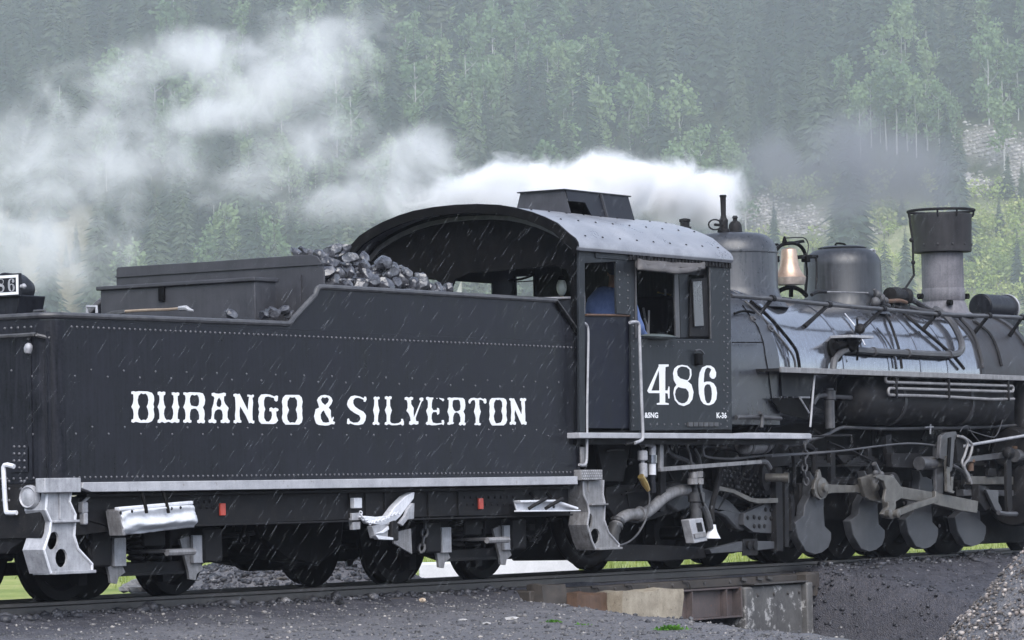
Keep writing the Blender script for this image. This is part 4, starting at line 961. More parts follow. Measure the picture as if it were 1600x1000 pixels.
def digits(cy_, cz, sc, gap, wx=1.45):
    b = MB()
    for i, D in enumerate((D4, D8, D6)):
        cx_ = (345, 620, 895)[i]
        P_ = [[(cy_-(i-1)*gap-((float(w.split(',')[0])-cx_)*sc*wx), cz-(float(w.split(',')[1])-440)*sc) for w in s_.split()] for s_ in D]
        b.prism(P_[0], XH-.0575, XH-.0552, 'x', P_[1:])
    return b
digits(yr+wid*.5, (q0[1]+q1[1])/2, hgt*.58/450, wid*16.6/59).build('board_number', 'silver_paint', nb_, smooth=0)
MB().lathe([(.015, 0), (.015, .02), (.022, .025), (.022, .035), (.008, .05)], (XH-.04, yr, (q0[1]+q1[1])/2-.015), (0, -1, 0), 10).build('board_knob', 'silver_paint', nb_)
MB().tube(smooth_line([P(px, py, x=XH) for px, py in ((21, 463), (25, 475), (27, 488), (26, 494))], 4), .011, 6).build('lamp_cable', 'rubber', ten)

# ---- cast steps
def step(outl, left, inner, holes, tread, mid, bot, y, name, mat):
    t_ = MB().prism([XZ(px, py, y) for px, py in outl], y, y+.02, 'y', [[XZ(px, py, y) for px, py in h] for h in holes]).build(name, mat, ten)
    n = len(outl)
    b = MB(); e = [(*XZ(px, py, y), 0) for px, py in right_edge(outl)]
    b.tube([(x, y-.004, z) for x, z, _ in e], .012, 6); b.build('step_rim', 'white_paint' if mat == 'silver_paint' else 'silver_paint', t_)
    # side flange running back to the frame
    v = []
    for px, py in inner:
        x, z = XZ(px, py, y); v.append((x, z))
    b = MB(); k = len(v)
    b.add([(x, y, z) for x, z in v]+[(x-.012, y+.20, z) for x, z in v]+[(x+.012, y, z) for x, z in v]+[(x, y+.20, z) for x, z in v],
          [(i, i+1, k+i+1, k+i) for i in range(k-1)]+[(2*k+i, 2*k+i+1, 3*k+i+1, 3*k+i) for i in range(k-1)])
    b.build('step_flange', mat, t_)
    b = MB(); b.tube([(x, y-.004, z) for x, z in v], .011, 6); b.build('step_rim', 'white_paint' if mat == 'silver_paint' else 'silver_paint', t_)
    for (x0, x1, py, th) in (mid, bot):
        xa_, z_ = XZ(x0, py, y); xb_, _ = XZ(x1, py, y)
        MB().box(xa_, xb_, y-.05, y+.18, z_-th, z_).build('tread', mat, t_, bevel=.004)
    (x0, y0, x1, y1) = tread; xa_, z0 = XZ(x0, y0, y-.06); xb_, z1 = XZ(x1, y1, y-.06)
    MB().box(xa_, xb_, y-.06, y+.035, z1, z0).build('tread', mat, t_, bevel=.006)
    MB().tube([(xa_*.45+xb_*.55, y-.006, z1), (xa_*.45+xb_*.55, y-.006, XZ(0, mid[2], y)[1])], .008, 5).build('step_rib', mat, t_)
    return t_, (xa_, xb_, z0, z1)
def right_edge(o): return o[:len(o)//2]
def ell(cx_, cy_, a, b, n=12, sl=0): return [(cx_+a*math.cos(6.283*i/n)+sl*math.sin(6.283*i/n), cy_+b*math.sin(6.283*i/n)) for i in range(n)]
step([(110, 768), (108, 784), (117, 804), (115, 837), (121, 857), (143, 881), (143, 895), (79, 896), (73, 876), (68, 859), (77, 832), (79, 815), (71, 797), (73, 768)], None,
     [(73, 768), (71, 797), (79, 815), (77, 832), (68, 859), (73, 876), (79, 896)], [ell(83, 845, 8.5, 14.5, sl=-2), ell(96, 872, 9.5, 15)], (70, 747, 127, 769), (79, 117, 813, .02), (79, 143, 893, .025), -1.2, 'corner_step', 'silver_paint')
st, tr_ = step([(942, 750), (941, 772), (944, 786), (943, 812), (950, 832), (966, 850), (966, 857), (930, 858), (926, 845), (917, 820), (920, 800), (917, 786), (911, 772), (910, 752)], None,
     [(910, 752), (911, 772), (917, 786), (920, 800), (917, 820), (924, 845), (930, 858)], [ell(921.5, 815, 4.2, 12.5, sl=-1), ell(930, 838, 7.5, 12.5)], (908, 734, 942, 750), (918, 944, 787, .018), (930, 966, 856, .022), -1.22, 'corner_step', 'dirty_silver')
b = MB()
for i in range(10):
    for j in range(4):
        x = tr_[0]+(i+.5+.5*(j % 2))/10.6*(tr_[1]-tr_[0]); b.dome((x, -1.281, tr_[3]+(j+.5)/4*(tr_[2]-tr_[3])), NY, .009)
b.build('tread_studs', 'silver_paint', st, kind='stuff')
# front grab rail and foot plate
MB().tube(smooth_line([P(px, py, y=-1.27) for px, py in ((906, 506), (913, 505), (918, 511), (919, 525), (918.5, 560), (917, 640), (917, 700), (916, 722), (911, 727), (905, 726))], 3), .014, 8).build('grab_iron', 'silver_paint', ten)
p = P(912, 713, y=-1.23); MB().box(p.x-.06, p.x+.045, -1.24, -1.215, p.z-.10, p.z+.09).build('grab_plate', 'dirty_silver', ten, bevel=.01)
MB().box(-.04, .02, -1.18, 1.18, .95, 2.18).build('front_plate', 'black_paint', ten)
b = MB(); q = P(907, 468, y=-1.1)
for px in (902, 912): b.tube(smooth_line([P(px, 520, y=-1.1), P(px+(1.2 if px < 905 else .6), 470, y=-1.1), P(px+(1 if px < 905 else 0), 455, y=-1.1), P(px, 447, y=-1.1)], 3), .012, 6, taper=[1]*7+[.9, .75, .5])
b.tube(smooth_line([P(903, 462, y=-1.1), P(906, 466, y=-1.1), P(911, 462, y=-1.1)], 3), .014, 6)
b.build('rail_hook', 'silver_paint', ten)
MB().tube([P(838, 466.5, y=-1.1), P(905, 465, y=-1.1)], .012, 6).build('apron_bar', 'silver_paint', ten)
MB().prism([XZ(868, 471, -1.06), XZ(904, 466, -1.06), XZ(904, 560, -1.06), XZ(868, 560, -1.06)], -1.06, -1.05, 'y').build('gangway_plate', 'black_paint', ten)
MB().tube([P(869, 472, y=-1.215), P(904.5, 524, y=-1.215)], .022, 8).build('corner_bar', 'grease_black', ten)

def pz_far(l, y): return [XZ(px, py, y) for px, py in l]
# ---- trucks: one built, the second copied
def wheel_parts(par, x, y, r, out, spokes=0, mat='grease_black'):
    """a flanged wheel on its axle; out = +1/-1 the side its face looks to"""
    w = MB().lathe([(r*.16, -.075*1), (r*.24, -.08), (r*.27, -.02), (r*.72, .0), (r*.80, -.045), (r*.985, -.05), (r, -.04), (r*1.0, .055), (r*1.06, .062), (r*1.065, .082), (r*.95, .086), (r*.3, .07), (r*.2, .10)], (x, y, r), (0, -out, 0), 40).build('wheel', mat, par)
    return w
def truck(xc_, wb):
    r_ = .42
    t = thing('truck', 'x', 'x', (xc_, 0, 0)); del t['label']; del t['category']; t.parent = ten; t.location = Vector((xc_, 0, 0))-ten.location
    for dx in (-wb/2, wb/2):
        for s in (-1, 1): wheel_parts(t, xc_+dx, s*.485, r_, s)
        MB().cyl((xc_+dx, -.85, r_), (xc_+dx, .85, r_), .07, 12).build('axle', 'grease_black', t)
    for s in (-1, 1):
        y = s*.80
        MB().prism([(xc_-wb/2-.28, .30), (xc_-wb/2-.22, .56), (xc_-.42, .66), (xc_+.42, .66), (xc_+wb/2+.22, .56), (xc_+wb/2+.28, .30), (xc_+wb/2+.10, .28), (xc_+.46, .20), (xc_-.46, .20), (xc_-wb/2-.10, .28)], y-.03, y+.03, 'y',
                   [[(xc_-.30, .30), (xc_-.30, .56), (xc_+.30, .56), (xc_+.30, .30)]]).build('side_frame', 'frame_black', t, bevel=.01)
        for dx in (-wb/2, wb/2):
            MB().box(xc_+dx-.13, xc_+dx+.13, min(y, y+s*.14), max(y, y+s*.14), .27, .56).build('axle_box', 'frame_black', t, bevel=.02)
        for sx in (-.13, .13):
            b = MB(); pr = []
            for k in range(5): pr += [(.055, k*.046), (.075, k*.046+.015), (.075, k*.046+.03), (.055, k*.046+.045)]
            b.lathe(pr, (xc_+sx, y, .31), (0, 0, 1), 12).build('spring', 'frame_black', t)
        MB().box(xc_-.26, xc_+.26, min(y-s*.02, y+s*.10), max(y-s*.02, y+s*.10), .545, .60).build('spring_cap', 'frame_black', t, bevel=.01)
        # pale spring plank end, bent tie bars and the white painted brake hangers
        MB().box(xc_-.16, xc_+.20, y+s*.02 if s > 0 else y-.34, y+.34 if s > 0 else y-.02, .365, .395).build('spring_plank', 'pipe_grey', t, bevel=.008)
        MB().tube([(xc_-.16, y+s*.345, .37), (xc_+.20, y+s*.345, .37)], .028, 8).build('plank_edge', 'dirty_silver', t)
        MB().obox((xc_-.42, y+s*.05, .20), (xc_+.42, y+s*.05, .20), .05, .025).build('tie_bar', 'frame_black', t)
        for sx in (-1, 1):
            x = xc_+sx*(wb/2-.30) if False else xc_+sx*.52
            MB().prism([(x-.16, .47), (x-.04, .50), (x+.15, .22), (x+.06, .18), (x+.04, .13), (x-.04, .14), (x-.05, .2)], y+s*.07-.012, y+s*.07+.012, 'y').build('brake_hanger', 'dirty_silver', t)
            MB().box(x-.03, x+.12, min(y+s*.09, y+s*.12), max(y+s*.09, y+s*.12), .27, .50).build('hanger_strap', 'silver_paint', t, bevel=.004)
            MB().prism([(x-sx*.02, .12), (x-sx*.04, .46), (x+sx*.06, .46), (x+sx*.09, .12)], y-s*.26-.05, y-s*.26+.05, 'y').build('brake_shoe', 'frame_black', t)
    MB().box(xc_-.14, xc_+.14, -.9, .9, .42, .58).build('bolster', 'frame_black', t, bevel=.01)
    MB().box(xc_-.40, xc_+.40, -.20, .20, .56, .66).build('centre_plate', 'grease_black', t)
    return t
truck((-6.91-5.40)/2, 1.48); truck((-2.12-.68)/2, 1.44)
# ---- gear slung between the trucks
p = P(455, 850, y=0)
MB().lathe([(.001, -.46), (.20, -.44), (.26, -.36), (.26, .36), (.20, .44), (.001, .46)], (-4.0+.55, -.1, .42), (1, .0, 0), 20).build('air_reservoir', 'grease_black', ten)
MB().prism([(-4.35, .84), (-2.9, .84), (-3.0, .35), (-3.35, .20), (-3.9, .27), (-4.25, .45)], -.55, .45, 'y').build('tank_sump', 'grease_black', ten, bevel=.03)
b = MB(); b.tube([(-5.3, -.5, .46), (-4.2, -.5, .50)], .022, 6); b.tube([(-5.2, .3, .40), (-3.2, .3, .42)], .025, 6); b.build('brake_rod', 'frame_black', ten)
MB().chain([P(388, 800, y=-.6), P(380, 830, y=-.6), P(383, 850, y=-.6)], .11, .017).build('safety_chain', 'frame_black', ten)
MB().chain([P(665, 802, y=-.95), P(664, 830, y=-.95), P(658, 862, y=-.95)], .085, .014).build('safety_chain', 'pipe_grey', ten)
MB().chain([P(135, 815, y=-.95), P(136, 845, y=-.95), P(140, 870, y=-.95)], .085, .014).build('safety_chain', 'frame_black', ten)
MB().chain([P(857, 803, y=-.85), P(850, 825, y=-.85), P(835, 845, y=-.85), P(820, 835, y=-.85)], .085, .014).build('safety_chain', 'frame_black', ten)
b = MB()
for (x_, y_, L_) in ((335, 812, .25), (330, 830, .3)):
    q = P(x_, y_, y=-.3); b.box(q.x-L_, q.x+L_, -.33, -.27, q.z-.03, q.z+.03)
q = P(345, 815, y=-.3); b.box(q.x-.05, q.x+.05, -.33, -.25, q.z-.30, q.z+.25); b.tube([(q.x-.5, -.3, q.z-.12), (q.x+.9, -.3, q.z-.20)], .035, 7)
b.build('brake_rigging', 'grease_black', ten)
MB().tube(smooth_line([P(px, py, y=-.3) for px, py in ((368, 808), (366, 825), (374, 836), (381, 822))], 4), .02, 6).build('air_hose', 'rubber', ten)
p = P(343, 808, y=-.7); MB().box(p.x-.10, p.x+.10, -.75, -.6, p.z-.05, p.z+.04).build('drain_box', 'dirty_silver', ten, bevel=.01)
for (px, py, w, h) in ((128, 793, .07, .09), (129, 810, .05, .10)):
    p = P(px, py, y=-1.1); MB().box(p.x-w/2, p.x+w/2, -1.14, -1.08, p.z-h/2, p.z+h/2).build('pipe_fitting', 'silver_paint', ten, bevel=.012)
p = P(130, 786, y=-1.1); MB().tube([(p.x-.04, -1.12, p.z), (p.x+.05, -1.12, p.z+.05)], .012, 6).build('valve_handle', 'silver_paint', ten)
# the two white brackets by the chain-hung frog
p = P(554, 787, y=-1.12); MB().box(p.x-.06, p.x+.06, -1.16, -1.10, p.z-.04, p.z+.05).build('frog_bracket', 'white_paint', ten, bevel=.006)
p = P(554, 815, y=-1.12); MB().prism([XZ(547, 802, -1.12), XZ(561, 801, -1.12), XZ(560, 827, -1.12), XZ(549, 828, -1.12)], -1.14, -1.10, 'y').build('frog_bracket', 'silver_paint', ten, bevel=.004)
MB().prism([XZ(635, 790, -1.12), XZ(642, 786, -1.12), XZ(641, 811, -1.12), XZ(631, 812, -1.12)], -1.16, -1.12, 'y').build('frog_hanger', 'silver_paint', ten, bevel=.004)
# big water hoses between tender and engine
MB().tube(smooth_line([P(px, py, y=-.75) for px, py in ((868, 812), (872, 832), (884, 858), (902, 874), (924, 876), (944, 862), (956, 846), (960, 835))], 5), .062, 12).build('water_hose', 'grease_black', ten)
MB().tube(smooth_line([P(px, py, y=.1) for px, py in ((868, 812), (880, 840), (900, 860), (930, 868), (955, 845))], 5), .06, 10).build('water_hose', 'rubber', ten)
MB().obox((-.3, 0, .62), (1.2, 0, .62), .3, .12).build('drawbar', 'grease_black', ten)
MB().prism([(-.25, .85), (.95, .85), (.95, .30), (.55, .16), (.05, .22), (-.25, .36)], -.1, .35, 'y').build('dark_fill_box', 'grease_black', ten, bevel=.02)  # dark box added to blacken the gap between tender and engine
MB().prism(pz_far([(770, 800), (965, 800), (958, 866), (905, 868), (880, 858), (800, 864), (780, 850)], .95), .95, .99, 'y').build('dark_fill_plate', 'grease_black', ten)  # dark sheet added to close the bright gap behind the hoses
p = P(903, 815, y=-.9); MB().prism([XZ(890, 800, -.9), XZ(906, 800, -.9), XZ(904, 850, -.9), XZ(897, 850, -.9)], -.93, -.87, 'y').build('safety_bracket', 'frame_black', ten)

# ================================================================== things lying on or hanging from the tender
# toolbox on the deck
def bx(px, py): q = P(px, py, x=a_box); return q
a_box = P(398, 440, y=-.82).x
y0, y1 = -.82, P(157, 455, x=a_box).y; zt = P(398, 433, x=a_box).z
tb = thing('toolbox', 'long grey steel toolbox lying across the tender deck behind the coal', 'toolbox', (a_box+.2, 0, ZL-.03))
xe = P(431, 440, y=-.82).x
MB().box(a_box, xe, y0, y1, ZL-.03, zt-.035).build('body', 'box_grey', tb, bevel=.006)
MB().box(a_box-.03, xe+.02, y0-.02, y1+.03, zt-.034, zt).build('lid', 'box_grey', tb, bevel=.008)
ym = (y0+y1)/2+.15; MB().box(a_box-.03, a_box-.002, ym-.03, ym+.03, zt-.16, zt-.037).build('hasp', 'grease_black', tb, bevel=.004)
MB().box(a_box-.004, a_box-.0005, y0, y1, ZL, ZL+.02).build('foot_strip', 'box_grey', tb)
# fire tool
ft = thing('fire_hook', 'pale handled fire tool lying on the tender deck against the toolbox', 'fire tool', tuple(P(240, 487, x=a_box-.3)))
XT = a_box-.35
MB().tube(smooth_line([P(px, py, x=XT) for px, py in ((196, 486.5), (230, 484.5), (262, 483.5), (284, 481.5))], 3), .013, 7).build('handle', 'wood_handle', ft)
MB().tube(smooth_line([P(px, py, x=XT) for px, py in ((280, 482), (290, 481), (296, 484), (302, 485.5))], 3), .022, 7, taper=[1]*4+[.9, .8, .7, .6, .5, .4]).build('grip', 'silver_paint', ft)
b = MB(); q = [P(px, py, x=XT) for px, py in ((160, 492), (176, 486), (195, 484), (197, 489), (178, 494))]
b.prism([(w.y, w.z) for w in q], XT-.015, XT+.015, 'x'); b.build('blade', 'pipe_grey', ft, bevel=.004)
# canvas bundle hanging on the frame
YB = -1.19
cb = thing('canvas_bundle', 'wrinkled white canvas covered tray hanging on hooks under the tender rear', 'canvas bundle', tuple(P(235, 838, y=YB)))
nxg, nyg = 34, 16; v = []; f = []
TL, TRr, BL, BR = P(176, 798, y=YB), P(291, 788, y=YB), P(181, 837, y=YB), P(297, 824, y=YB)
for j in range(nyg+1):
    for i in range(nxg+1):
        u, w = i/nxg, j/nyg; p = TL.lerp(TRr, u).lerp(BL.lerp(BR, u), w)
        sag = math.sin(math.pi*u)
        fold = .030*math.sin((w*3.2+sag*.55+.15*math.sin(u*9))*math.pi)*(.35+.65*sag)+.018*mnoise.noise(Vector((u*6, w*5, 2)))+.008*mnoise.noise(Vector((u*20, w*9, 4)))
        p.y -= .05+fold+.04*math.sin(math.pi*w); v.append(tuple(p))
k = nxg+1; f = [(j*k+i, j*k+i+1, (j+1)*k+i+1, (j+1)*k+i) for j in range(nyg) for i in range(nxg)]
o = MB().add(v, f).build('canvas', 'white_canvas', cb, smooth=80); sm = o.modifiers.new('thick', 'SOLIDIFY'); sm.thickness = .012
MB().prism([(TL.x, TL.z+.01), (TRr.x, TRr.z+.01), (BR.x, BR.z+.015), (BL.x, BL.z+.02)], YB+.0, YB+.06, 'y').build('tray_back', 'dirty_silver', cb)
MB().prism([(TL.x-.015, TL.z), (TL.x+.02, TL.z), (BL.x+.03, BL.z), (BL.x-.005, BL.z)], YB-.075, YB+.06, 'y').build('tray_end', 'dirty_silver', cb, bevel=.004)
MB().obox(TL+Vector((0, -.045, .012)), TRr+Vector((0, -.045, .012)), .06, .03).build('top_fold', 'white_paint', cb, bevel=.008)
for px in (221, 255):
    b = MB(); p = P(px, 792, y=YB-.04); b.tube(smooth_line([(p.x+.0, -1.10, p.z+.22), (p.x, YB-.02, p.z+.16), (p.x-.005, YB-.08, p.z+.02), (p.x-.01, YB-.10, p.z-.05)], 3), .014, 6)
    b.build('hook', 'grease_black', cb)
b = MB()
for px, py in ((188, 800), (206, 798), (268, 793.5), (282, 792)): b.dome(P(px, py+1, y=YB-.082), NY, .014)
b.build('eyelets', 'frame_black', cb, kind='stuff')
# re-railing frogs
fr = thing('rerailing_frog', 'white painted rerailing tray hung on two black hooks under the tender front', 'rerailing frog', tuple(P(850, 800, y=-1.2)), 'white rerailing frogs')
YF = -1.2
def pz(l, y): return [XZ(px, py, y) for px, py in l]
MB().prism(pz([(804, 783), (857, 782), (893, 794), (893, 797), (888, 799), (808, 798)], YF), YF, YF+.015, 'y').build('plate', 'white_paint', fr, bevel=.003)
MB().prism(pz([(803, 782), (858, 781), (894, 793), (894, 796), (857, 784), (804, 785.5)], YF), YF-.07, YF-.0005, 'y').build('upper_lip', 'white_paint', fr, bevel=.003)
MB().prism(pz([(803, 797.5), (895, 797), (895, 799), (803, 800)], YF), YF-.09, YF-.0005, 'y').build('lower_lip', 'white_paint', fr, bevel=.003)
for px in (829, 855):
    p = P(px, 770, y=-1.12); q = P(px-4, 793, y=YF-.03)
    MB().tube(smooth_line([(p.x+.01, -1.11, p.z), (p.x+.01, -1.20, p.z-.07), (p.x, YF-.085, q.z+.08), (q.x+.02, YF-.085, q.z+.02), (q.x, YF-.04, q.z-.01)], 3), .018, 6).build('hook', 'frame_black', fr)
MB().prism(pz([(863, 790), (867, 790), (866, 794), (864, 794)], YF), YF-.004, YF-.0005, 'y').build('slot', 'frame_black', fr)
fr2 = thing('rerailing_frog', 'white curved rerailing frog hung by a chain over the front tender truck', 'rerailing frog', tuple(P(605, 843, y=-1.2)), 'white rerailing frogs')
YF = -1.18
# curved upper horn
hor = [(645, 769), (641, 770), (630, 776), (615, 791), (604, 806), (588, 808), (568, 806), (565, 808), (575, 818), (592, 821), (610, 819), (622, 808), (634, 792), (644, 779)]
MB().prism(pz(hor, YF), YF-.02, YF+.05, 'y').build('horn', 'white_paint', fr2, bevel=.006)
MB().prism(pz([(616, 818), (626, 806), (630, 796), (638, 786), (640, 790), (630, 812), (622, 822)], YF), YF-.05, YF-.021, 'y').build('horn_edge', 'silver_paint', fr2, bevel=.004)
MB().prism(pz([(577, 822), (603, 818), (602, 842), (582, 841)], YF), YF-.03, YF+.03, 'y').build('pocket', 'silver_paint', fr2, bevel=.006)
MB().prism(pz([(575, 836), (603, 840), (603, 844), (580, 843)], YF), YF-.08, YF-.031, 'y').build('pocket_lip', 'white_paint', fr2, bevel=.004)
MB().prism(pz([(580, 834), (592, 829), (600, 822), (601, 827), (592, 833)], YF), YF-.05, YF-.031, 'y').build('pocket_rib', 'white_paint', fr2, bevel=.004)
MB().prism(pz([(603, 816), (609, 813), (613, 819), (613, 845), (602, 845)], YF), YF-.07, YF-.032, 'y').build('end_block', 'frame_black', fr2, bevel=.01)
MB().prism(pz([(614, 832), (641, 826), (643, 866), (614, 849)], YF+.1), YF+.09, YF+.11, 'y').build('guard_plate', 'dirty_silver', fr2, bevel=.004)
MB().chain([P(px, py, y=YF-.06) for px, py in ((563, 799), (567, 810), (578, 818), (590, 813), (601, 812), (612, 804), (624, 801))], .036, .006).build('hanging_chain', 'white_paint', fr2)
# coal: every lump that shows is a thing of its own
LUMPS = [(462, 395, 9, 5), (474, 393, 9, 5), (484, 395, 7, 4), (500, 398, 9, 5), (520, 391, 18, 7), (535, 388, 13, 6), (531, 401, 13, 7), (548, 404, 11, 5), (518, 413, 17, 9), (509, 425, 12, 6), (520, 438, 15, 8), (544, 412, 9, 6), (553, 405, 6, 4),
         (567, 407, 10, 8), (556, 415, 10, 7), (546, 423, 12, 6), (568, 418, 10, 7), (549, 436, 13, 9), (570, 430, 11, 7), (587, 423, 12, 8), (597, 411, 13, 9), (578, 441, 14, 9), (607, 429, 14, 11), (600, 443, 13, 9), (614, 420, 9, 6), (627, 423, 11, 6),
         (637, 430, 10, 7), (627, 437, 12, 11), (645, 446, 9, 7), (661, 443, 13, 10), (674, 450, 6, 6), (684, 449, 7, 6), (701, 452, 10, 6), (692, 453, 5, 4), (530, 425, 9, 5), (538, 447, 10, 6), (560, 447, 12, 6), (618, 446, 10, 7), (585, 433, 8, 5), (652, 432, 6, 4), (426, 489, 11, 6), (444, 485, 9, 4), (360, 492, 9, 4), (414, 492, 8, 4), (452, 492, 8, 5)]
ORD = ['leftmost', 'second from the left', 'third from the left', 'fourth from the left', 'fifth from the left', 'sixth from the left', 'seventh from the left', 'eighth from the left', 'ninth from the left', 'tenth from the left', 'eleventh from the left', 'twelfth from the left', 'thirteenth from the left', 'fourteenth from the left', 'fifteenth from the left', 'sixteenth from the left', 'seventeenth from the left', 'eighteenth from the left']
def row(py): return 'lying loose on the rear tender deck' if py > 480 else ('along the top of the heap' if py < 402 else ('along the bunker side edge' if py > 434 else ('on the upper heap slope' if py < 417 else 'on the middle heap slope')))
def lump(px, py, w, h, i):
    back = (py < 402); y = rnd.uniform(-1.0, -.72) if not back else rnd.uniform(-.4, .2)
    if py > 440 and px < 720: y = -1.05+rnd.uniform(0, .08)
    if py > 480: y = -.95
    c = P(px, py, y=y); k = 36.5/FPX; SEATS.append((c, w*k))
    bm = bmesh.new(); bmesh.ops.create_icosphere(bm, subdivisions=2, radius=1)
    ax = Vector((rnd.gauss(0, 1), rnd.gauss(0, 1), rnd.gauss(0, 1))).normalized()
    for _ in range(13):                                                    # cleave flat faces off a ball
        n = Vector((rnd.gauss(0, 1), rnd.gauss(0, 1), rnd.gauss(0, 1))).normalized(); dd = rnd.uniform(.48, .78)
        for v in bm.verts:
            e = v.co.dot(n)-dd
            if e > 0: v.co -= n*e
    for v in bm.verts:
        v.co *= 1+.08*mnoise.noise(v.co*2.5+Vector((px, py, 0)))
        v.co = RT*(v.co.x*w*k*1.32)+UP*(v.co.y*(h+1.5)*k*1.55)+FW*(v.co.z*w*k*1.1)
    me = bpy.data.meshes.new('coal_lump'); bm.to_mesh(me); bm.free(); me.materials.append(MATS['coal']); me.shade_smooth(); me.set_sharp_from_angle(angle=R(22))
    o = bpy.data.objects.new('coal_lump', me); COL.objects.link(o); o.location = c
    big = 'large' if w >= 13 else ('small' if w < 9 else 'middling')
    n_ = sorted(a[0] for a in LUMPS if row(a[1]) == row(py)).index(px)
    tag(o, f'{big} coal lump {row(py)}, {ORD[n_]}', 'coal lump', 'coal lumps heaped in the tender')
SEATS = []
for i, a in enumerate(LUMPS): lump(*a, i)
# smaller coal filling the bunker under and between them
sp = []
for _ in range(3000):
    x = rnd.uniform(XB+.05, -.5); y = rnd.uniform(-1.12, 1.12); t_ = (x-XB)/(-.5-XB)
    top = ZL+.56*(1-t_)**1.1*(1-.35*abs(y)/1.15)+.0*y
    if y < -.9: top = min(top, ZH+.04*(1-t_))
    sp.append((x, y, ZL+.02+(top-ZL-.06)*rnd.random()**.35, rnd.uniform(.025, .07)))
for c, w_ in SEATS:                                                        # the heap each big lump rests on
    z = ZL+.02
    while z < c.z-.05:
        for _ in range(5):
            q = w_*1.1+(c.z-z)*.45; x = c.x+rnd.uniform(-q, q)*.8; y = min(1.12, max(-1.12, c.y+rnd.uniform(-.3, 1)*q))
            if c.x > XB and x < XB+.06: x = XB+.08
            if c.x > XB: sp.append((x, y, z, rnd.uniform(.03, .07)))
        z += .07
scatter('coal', sp, 'coal', 'small coal filling the tender bunker beneath the big lumps', 'coal')

b = MB()
for (pa, pb_) in ((130, 330), (560, 830)):                                 # levers, hangers and pipes round the trucks
    for i in range(34):
        px = rnd.uniform(pa, pb_); py = rnd.uniform(812, 868); y = rnd.uniform(-.80, -.66); q = P(px, py, y=y)
        e = q+Vector((rnd.gauss(0, .2), rnd.gauss(0, .03), abs(rnd.gauss(0, .07)))); b.tube([q, e], rnd.uniform(.008, .022), 5)
        if i % 3 == 0: b.box(q.x-.05, q.x+.05, y-.03, y+.02, q.z-.03, q.z+.03)
b.build('brake_gear', 'frame_black', ten, kind='stuff')

# ================================================================== THE LOCOMOTIVE
loc = thing('steam_locomotive', 'black narrow gauge steam locomotive numbered 486 facing away to the right', 'locomotive', (5.5, 0, 0))
CY = -1.3
def PL(name, mat, pts, y, t, bevel=.004, parent=None, holes=(), label=None):
    """plate cut to an outline, its face at y, thickness t going inward"""
    return MB().prism(pz(pts, y), y, y+t, 'y', [pz(h, y) for h in holes]).build(name, mat, parent or loc, bevel=bevel, label=label)
def TB(name, mat, pts, y, r, n=8, k=4, parent=None, sm=True):
    q = [P(px, py, y=y) for px, py in pts]
    return MB().tube(smooth_line(q, k) if sm else q, r, n).build(name, mat, parent or loc)
AX, AZ = 0.0, 2.06
def BP(px, py, R_):
    """near-side point of the boiler surface on a line of sight"""
    r = ray(px, py); a = r.y**2+r.z**2; oy, oz = CAM.y, CAM.z-AZ; b_ = 2*(oy*r.y+oz*r.z); c_ = oy*oy+oz*oz-R_*R_
    disc = b_*b_-4*a*c_
    t = (-b_-math.sqrt(max(0, disc)))/(2*a); return CAM+r*t
# ---- cab shell
ZC0, ZEV = 1.40, 3.13
side = [(904.5, 383), (1141, 396), (1144, 671), (987, 673), (986, 492), (963.5, 490), (962.5, 409), (914, 411), (914.5, 675), (905.5, 675)]
cab = PL('cab_side', 'cab_paint', side, CY, .025, .004, holes=[[(993.5, 407), (1108, 412), (1110.5, 530), (998, 528)]])
PL('cab_door', 'door_paint', [(914, 491), (986, 493), (987, 673), (914.5, 675)], CY+.03, .02)
TB('door_rail', 'rust_brown', [(915, 492), (985, 493)], CY+.02, .012, sm=False)
for px in (915, 963): pass
xr_ = XZ(1141, 400, CY)[0]
MB().prism([(0.0, ZC0), (xr_, ZC0), (xr_, ZEV+.08), (0, ZEV+.08)], 1.275, 1.30, 'y', [[(.95, 2.30), (2.40, 2.30), (2.40, 2.98), (.95, 2.98)]]).build('cab_side', 'cab_paint', loc, bevel=.004)
RA = [(-1.36, 3.10), (-1.355, 3.135), (-1.33, 3.175), (-1.26, 3.225), (-1.131, 3.333), (-.99, 3.40), (-.847, 3.455), (-.66, 3.508), (-.488, 3.542), (-.25, 3.565), (0, 3.572)]
RA = RA+[(-y, z) for y, z in RA[-2::-1]]
# rear bulkhead with its two openings, front wall
ztop = ZEV-.01
arch_in = [(y*.955, z-.045) for y, z in RA if z > 3.12]
op1 = [(-1.13, 2.25), (.22, 2.25), (.22, 2.80), (.18, 2.88), (.02, 2.93), (-.6, 2.945), (-.96, 2.955), (-1.09, 2.91), (-1.13, 2.82)]
op2 = [(.34, 2.25), (1.12, 2.25), (1.12, 2.80), (1.05, 2.9), (.9, 2.92), (.42, 2.90), (.34, 2.84)]
MB().prism([(-1.27, ZC0), (1.27, ZC0), (1.27, 3.10)]+arch_in[::-1]+[(-1.27, 3.10)], .02, .045, 'x', [op1, op2]).build('rear_bulkhead', 'grease_black', loc, bevel=.003)  # shade under the roof put into the near-black colour
fw_ = [(1.02, 2.80), (1.255, 2.80), (1.255, 3.07), (1.02, 3.07)]
fw2 = [(-1.255, 2.62), (-1.05, 2.62), (-1.05, 3.07), (-1.255, 3.07)]
MB().prism([(-1.275, ZC0), (1.275, ZC0), (1.275, 3.10)]+arch_in[::-1]+[(-1.275, 3.10)], xr_-.03, xr_-.005, 'x', [fw_, fw2]).build('front_wall', 'cab_paint', loc, bevel=.003)
